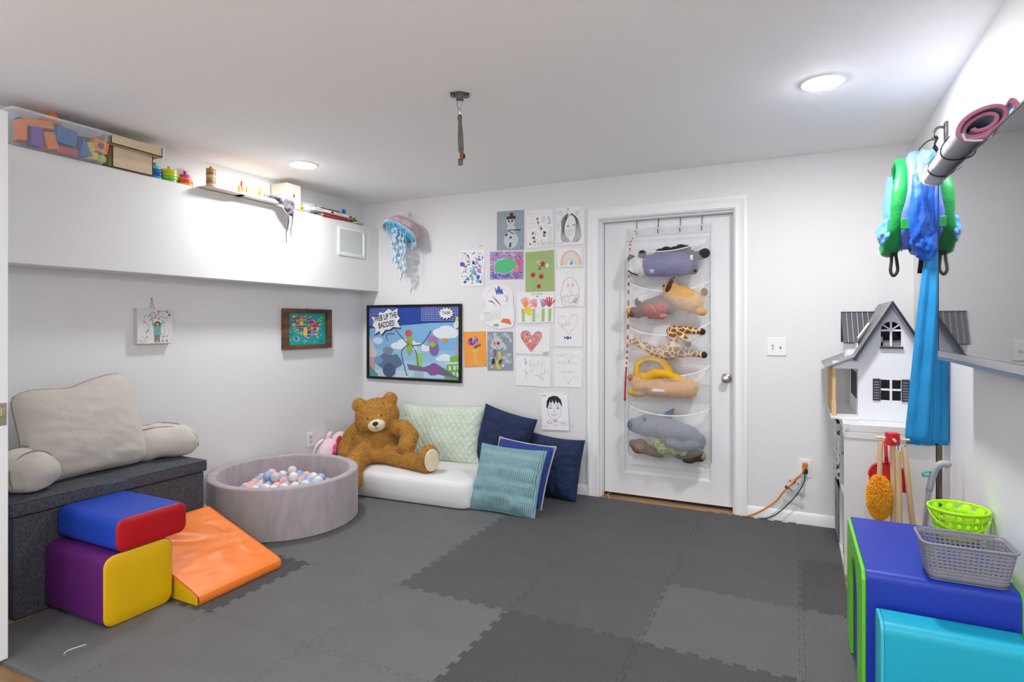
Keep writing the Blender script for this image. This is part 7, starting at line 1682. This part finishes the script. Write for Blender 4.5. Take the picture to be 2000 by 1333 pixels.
def gw2(u, v): f = u*NU; i = min(int(f+1e-9), NU-1); w_ = f-i; return gw((AU[i]+(AU[i+1]-AU[i])*w_) % 1.0 if AU[i]+(AU[i+1]-AU[i])*w_ < 1 else .99999, v)
thick(build('wall', perforated(gw2, NU, 10, .55, lambda i, j: 0 < j < 9, 4), M_gb, t, smooth=40), .0022)
build('base', MB().prism(rrect(.196, .118, .022, 4), .004, M=Matrix.Translation(gc)), M_gb, t); build('rim', MB().tube([gc+V((x, y, .114)) for x, y in rrect(.236, .158, .024, 5)], .0042, 8, closed=True), M_gb, t, smooth=180)

# ================================================================ TELEVISION AND THINGS HANGING ON THE RIGHT WALL
tv = thing('television', 'large flat wall-mounted television on the right wall reflecting the room', 'television', (4.07, -1.9, 1.143)); ty0, ty1 = -2.52, -1.288
M_tvb = mat('tv_black', '141418', .3, var=.02); M_scr = mat('tv_glass', (.006, .006, .008), .045, var=0, ior=1.62, spec=.75, coat=.6)
build('casing', MB().box(4.048, ty0, 1.143, 4.085, ty1, 1.845), M_tvb, tv, bevel=.002); build('screen', MB().box(4.0405, ty0+.006, 1.176, 4.0475, ty1-.006, 1.840), M_scr, tv)
mb = MB()
for (ya, yb, za, zb) in ((ty0, ty1, 1.840, 1.845), (ty0, ty0+.006, 1.143, 1.840), (ty1-.006, ty1, 1.143, 1.840)): mb.box(4.039, ya, za, 4.0478, yb, zb)
build('bezel', mb, M_tvb, tv); build('chin', MB().box(4.0385, ty0+.006, 1.150, 4.0478, ty1-.006, 1.1755), mat('tv_chin_silver', 'a8a8ae', .18, metal=.85, var=.03), tv, bevel=.001); build('bottom_edge', MB().box(4.0385, ty0+.006, 1.1395, 4.0478, ty1-.006, 1.1495), mat('tv_blue_edge', '0f4a78', .25), tv)
build('wall_bracket', MB().box(4.085, -2.1, 1.35, RW-.0003, -1.7, 1.65), M_tvb, tv)
# clear ledge and rolled mat above
t = thing('acrylic_shelf', 'clear acrylic ledge above the television holding the rolled mat', 'shelf', (4.09, -1.5, 1.85)); M_ac = glassy('acrylic', (.97, .98, .98), .18, .05); mb = MB(); mb.box(4.06, -1.93, 1.850, RW-.0005, -1.12, 1.853); build('shelf_plate', mb, M_ac, t)
for y in (-1.86, -1.20): build('prong', MB().tube([(4.10, y, 1.8565), (4.035, y, 1.862), (4.008, y, 1.868), (4.002, y, 1.890)], .004, 8), mat('prong_white', 'e0e0e0', .3), t, smooth=180)
M_rm = mat('quilted_white_mat', 'c2c9d2', .8, var=.07, vs=14, bump=.25, bs=20); M_rb = mat('pale_blue_lining', 'b4c2d4', .8, var=.06, vs=10); M_pk = mat('pink_binding', 'c07a96', .75, var=.05)
rm = thing('rolled_play_mat', 'rolled white quilted play mat with pink edging lying above the television', 'play mat', (4.075, -1.5, 1.86))
def spiral(t_, k=1.0):
    a = t_*2*PI*2.6+PI*.9; r = (.34+.66*t_); x = .088*r*math.cos(a); z = .050*r*math.sin(a); c_, s_ = math.cos(.50), math.sin(.50); return (x*c_-z*s_, x*s_+z*c_)
NS = 96
def rmat(u, v, off=0):
    x, z = spiral(u*.98+.02); y = -1.83+.68*v; l = math.hypot(x, z)+1e-6; return V((4.062+.016*v+x*(1+off/l), y+.02*math.sin(u*5), 1.926+z*(1+off/l)+.003*noise.noise(V((u*12, v*8, 1)))))
mb = MB(); mb.grid(lambda u, v: rmat(u, v, .005), NS, 20); mb.grid(lambda u, v: rmat(1-u, v, -.003), NS, 20, mi=1); o = build('mat_body', mb, [M_rm, M_rb], rm, smooth=180)
build('pink_binding', MB().tube([rmat(i/NS, 0) for i in range(NS+1)], .0075, 8), M_pk, rm, smooth=180); build('pink_binding', MB().tube([rmat(i/NS, 1) for i in range(NS+1)], .0075, 8), M_pk, rm, smooth=180); build('pink_binding', MB().tube([rmat(1, j/20) for j in range(21)], .0075, 8), M_pk, rm, smooth=180)
for v in (.34, .72):
    P = [rmat(.64+.34*i/40, v, .010) for i in range(41)]; build('strap', MB().tube(P, .0024, 6), mat('dark_elastic', '2c2c38', .6), rm, smooth=180)
build('carry_handle', MB().tube(spline([(4.10, -1.62, 1.975), (4.09, -1.55, 2.01), (4.085, -1.46, 2.015), (4.08, -1.38, 1.985)], 6), .008, 8, flat=.4), mat('black_webbing', '17171c', .7), rm, smooth=180)
build('label_patch', MB().box(3.985, -1.40, 1.885, 3.9885, -1.34, 1.905), mat('patch_cream', 'd8cdb8', .7), rm)
# hook with carabiner, hanging play tunnel and long blue cloth
hk = thing('wall_hook', 'dark metal hook with carabiners high on the right wall beside the rolled mat', 'hook', (4.13, -.86, 2.17))
build('hook_plate', MB().box(4.140, -.885, 2.13, RW-.0005, -.845, 2.215), M_gun, hk, bevel=.002); build('hook_arm', MB().tube(spline([(4.145, -.865, 2.19), (4.118, -.865, 2.195), (4.100, -.865, 2.175), (4.098, -.865, 2.150), (4.110, -.865, 2.135)], 5), .006, 8), M_gun, hk, smooth=180)
for (z, r_) in ((2.125, .030), (2.075, .026)): build('carabiner', MB().tube([(4.106+.006*math.sin(i), -.865+r_*.5*math.cos(i*PI/10), z+r_*math.sin(i*PI/10)) for i in range(20)], .0042, 8, closed=True), mat('black_metal', '1a1a1e', .35, metal=.6), hk, smooth=180)
M_green = mat('green_nylon', '0c8a3e', .5, var=.06, vs=20, bump=.2, bs=70, sheen=.2); M_peri = mat('periwinkle_nylon', '6076d4', .5, var=.06, vs=20, bump=.2, bs=60, sheen=.2); M_rbn = mat('royal_nylon', '1656b8', .5, var=.06, vs=20, bump=.2, bs=60, sheen=.2); M_lbn = mat('sky_nylon', '62a4de', .5, var=.06, vs=14, bump=.2, bs=40, sheen=.2)
pt = thing('play_tunnel', 'collapsed pop-up play tunnel of green and blue nylon hanging on the right wall', 'play tunnel', (4.02, -.84, 1.60))
def hoop(cx_, cy_, cz_, ry, rz, w_, m, nm, tilt=0., fill=None, seed=0, roll=0.):
    T = Matrix.Translation((cx_, cy_, cz_)) @ Matrix.Rotation(tilt, 4, 'Z') @ Matrix.Rotation(roll, 4, 'Y'); n = 64
    def f(u, v):
        a = 2*PI*u; b_ = 2*PI*v; k = 1+.03*noise.noise(V((math.cos(a)*2, math.sin(a)*2, seed)))+.010*math.sin(23*a+seed+3*math.sin(b_)); rr = .016
        return (w_/2*math.cos(b_)+.010*noise.noise(V((a*2.5, seed, v))), (ry*k+rr*math.sin(b_))*math.cos(a), (rz*k+rr*math.sin(b_))*math.sin(a))
    o = build(nm, MB().grid(f, n, 12, cu=True, cv=True, M=T), m, pt, smooth=180)
    if fill:
        def g(u, v, s):
            a = 2*PI*u; r = v; d = .030*(1-r*r)+.012*noise.noise(V((r*6, a*1.6, seed)))*r; return (s*d*(1.2 if s < 0 else .8), ry*r*.98*math.cos(a), rz*r*.98*math.sin(a))
        mb = MB(); mb.grid(lambda u, v: g(u, v, -1), 48, 14, cu=True, M=T); mb.grid(lambda u, v: g(1-u, v, 1), 48, 14, cu=True, M=T); build(nm.replace('hoop', 'panel'), mb, fill, pt, smooth=180)
hoop(3.958, -.80, 1.845, .160, .222, .066, M_green, 'hoop', -.02, None, 1, .12); hoop(4.008, -.84, 1.87, .150, .215, .060, M_peri, 'hoop', -.06, None, 2, .08); hoop(4.040, -.86, 1.85, .150, .225, .050, M_peri, 'hoop', -.05, None, 7, .02); hoop(4.062, -.86, 1.84, .150, .230, .060, M_rbn, 'hoop', -.06, M_rbn, 3); hoop(4.102, -.86, 1.83, .150, .215, .060, M_rbn, 'hoop', -.04, M_lbn, 4)
def puff(c, r, seed, m):
    mb = MB().ell((0, 0, 0), 1, 40, 28); out = []
    for p in mb.v: k = 1+.28*noise.noise(p*1.8+V((seed, 0, 0)))+.16*noise.noise(p*4.+V((0, seed, 0))); out.append(V(c)+V((p.x*r[0]*k, p.y*r[1]*k, p.z*r[2]*k)))
    mb.v = out; build('loose_fabric', mb, m, pt, smooth=180)
puff((3.912, -.84, 1.722), (.038, .09, .062), 3, M_lbn); puff((3.945, -.74, 1.86), (.028, .10, .14), 8, M_lbn); puff((3.985, -.76, 1.83), (.02, .12, .17), 12, M_lbn); puff((4.055, -.95, 1.66), (.055, .06, .08), 5, M_rbn); puff((4.06, -.92, 2.02), (.045, .06, .06), 6, M_lbn); puff((4.03, -.98, 1.82), (.05, .05, .17), 9, M_rbn)
build('belt_patch', MB().box(3.955, -.985, 1.715, 4.03, -.975, 1.765), M_green, pt, bevel=.003)
bwm = mat('black_webbing', '17171c', .7)
build('hanging_strap', MB().tube(spline([(3.938, -.85, 1.645), (3.934, -.855, 1.58), (3.930, -.86, 1.535), (3.942, -.86, 1.512), (3.958, -.86, 1.535), (3.956, -.855, 1.58), (3.948, -.85, 1.645)], 6), .007, 8, flat=.45), bwm, pt, smooth=180); build('hanging_strap', MB().tube([(4.056, -.86, 1.62), (4.050, -.86, 1.56), (4.046, -.86, 1.52)], .010, 8, flat=.3), bwm, pt, smooth=180)
build('hanging_loop', MB().tube(spline([(4.035, -.86, 2.075), (4.045, -.862, 2.105), (4.075, -.865, 2.135), (4.098, -.865, 2.142)], 6), .003, 6), bwm, pt, smooth=180); build('blue_tab', MB().tube([(4.020, -.86, 2.065), (4.040, -.862, 2.098)], .012, 8, flat=.5), M_rbn, pt, smooth=180)
M_cloth = mat('cyan_blue_cloth', '0880ba', .55, var=.05, vs=8, bump=.12, bs=24, sheen=.3)
cl = thing('hanging_blue_cloth', 'long bright blue stretchy cloth hanging in folds beside the dollhouse', 'cloth', (4.06, -.93, .72))
def drape(cx0, cx1, cy_, z1, z0, w1, w0, d1, d0, folds, seed):
    """closed sleeve of cloth: narrow at the top, wide and closed at the hem"""
    def f(u, v):
        a = 2*PI*u; s = 1-v; e = s**.8; w_ = w1+(w0-w1)*e; d = d1+(d0-d1)*e; fo = 1+.26*math.sin(folds*a+seed+s*1.2)*min(1, s*2+.3)
        end = max(0., (s-.955)/.045); k = math.sqrt(max(0, 1-end*end)); kk = 1-(1-k)*.9
        x = cx0+(cx1-cx0)*s+w_/2*math.copysign(abs(math.cos(a))**.8, math.cos(a))*(fo if abs(math.sin(a)) > .2 else 1)*(.8+.2*kk); y = cy_+d/2*math.sin(a)*fo*kk+.006*noise.noise(V((x*20, s*9, seed)))*kk
        z = z1+(z0-z1)*s+.010*noise.noise(V((a*2, s*3, seed)))*end
        return (min(x, RW-.006), y, z)
    mb = MB(); mb.grid(f, 72, 70, cu=True); n = len(mb.v); row = [i*71 for i in range(72)]; mb.f.append(tuple(row)); mb.m.append(0); return mb
build('front_fold', drape(4.088, 4.030, -.925, 1.66, .728, .050, .095, .06, .07, 5, .6), M_cloth, cl, smooth=180); build('rear_fold', drape(4.112, 4.106, -.90, 1.62, .728, .05, .082, .05, .06, 4, 2.), M_cloth, cl, smooth=180)
build('knot', MB().cap([(4.085, -.92, 1.63), (4.095, -.90, 1.72), (4.10, -.875, 1.84)], [.035, .032, .028], n=16), M_cloth, cl, smooth=180)
# ================================================================ CAMERA
cam = bpy.data.cameras.new('camera'); co = bpy.data.objects.new('camera', cam); COL.objects.link(co)
co.location = (3.524, -4.167, 1.28); co.rotation_euler = (PI/2, 0, math.atan(555/1141))
cam.sensor_width = 36; cam.lens = 1141/2000*36; cam.shift_y = -(666.5-634)/2000; cam.clip_start = .02
SC.camera = co
w = bpy.data.worlds.new('world'); SC.world = w; w.use_nodes = True
w.node_tree.nodes['Background'].inputs[0].default_value = (.86, .89, .93, 1); w.node_tree.nodes['Background'].inputs[1].default_value = 1.6
vs = SC.view_settings; vs.view_transform = 'Standard'; vs.look = 'None'; vs.gamma = 1; vs.exposure = 0.34; vs.use_curve_mapping = False
SC.cycles.use_denoising = True
SC.cycles.max_bounces = 8; SC.cycles.diffuse_bounces = 5; SC.cycles.glossy_bounces = 3; SC.cycles.transmission_bounces = 4; SC.cycles.transparent_max_bounces = 12; SC.cycles.use_adaptive_sampling = True; SC.cycles.adaptive_threshold = .025; SC.cycles.caustics_reflective = False; SC.cycles.caustics_refractive = False
SC.cycles.sample_clamp_indirect = 6
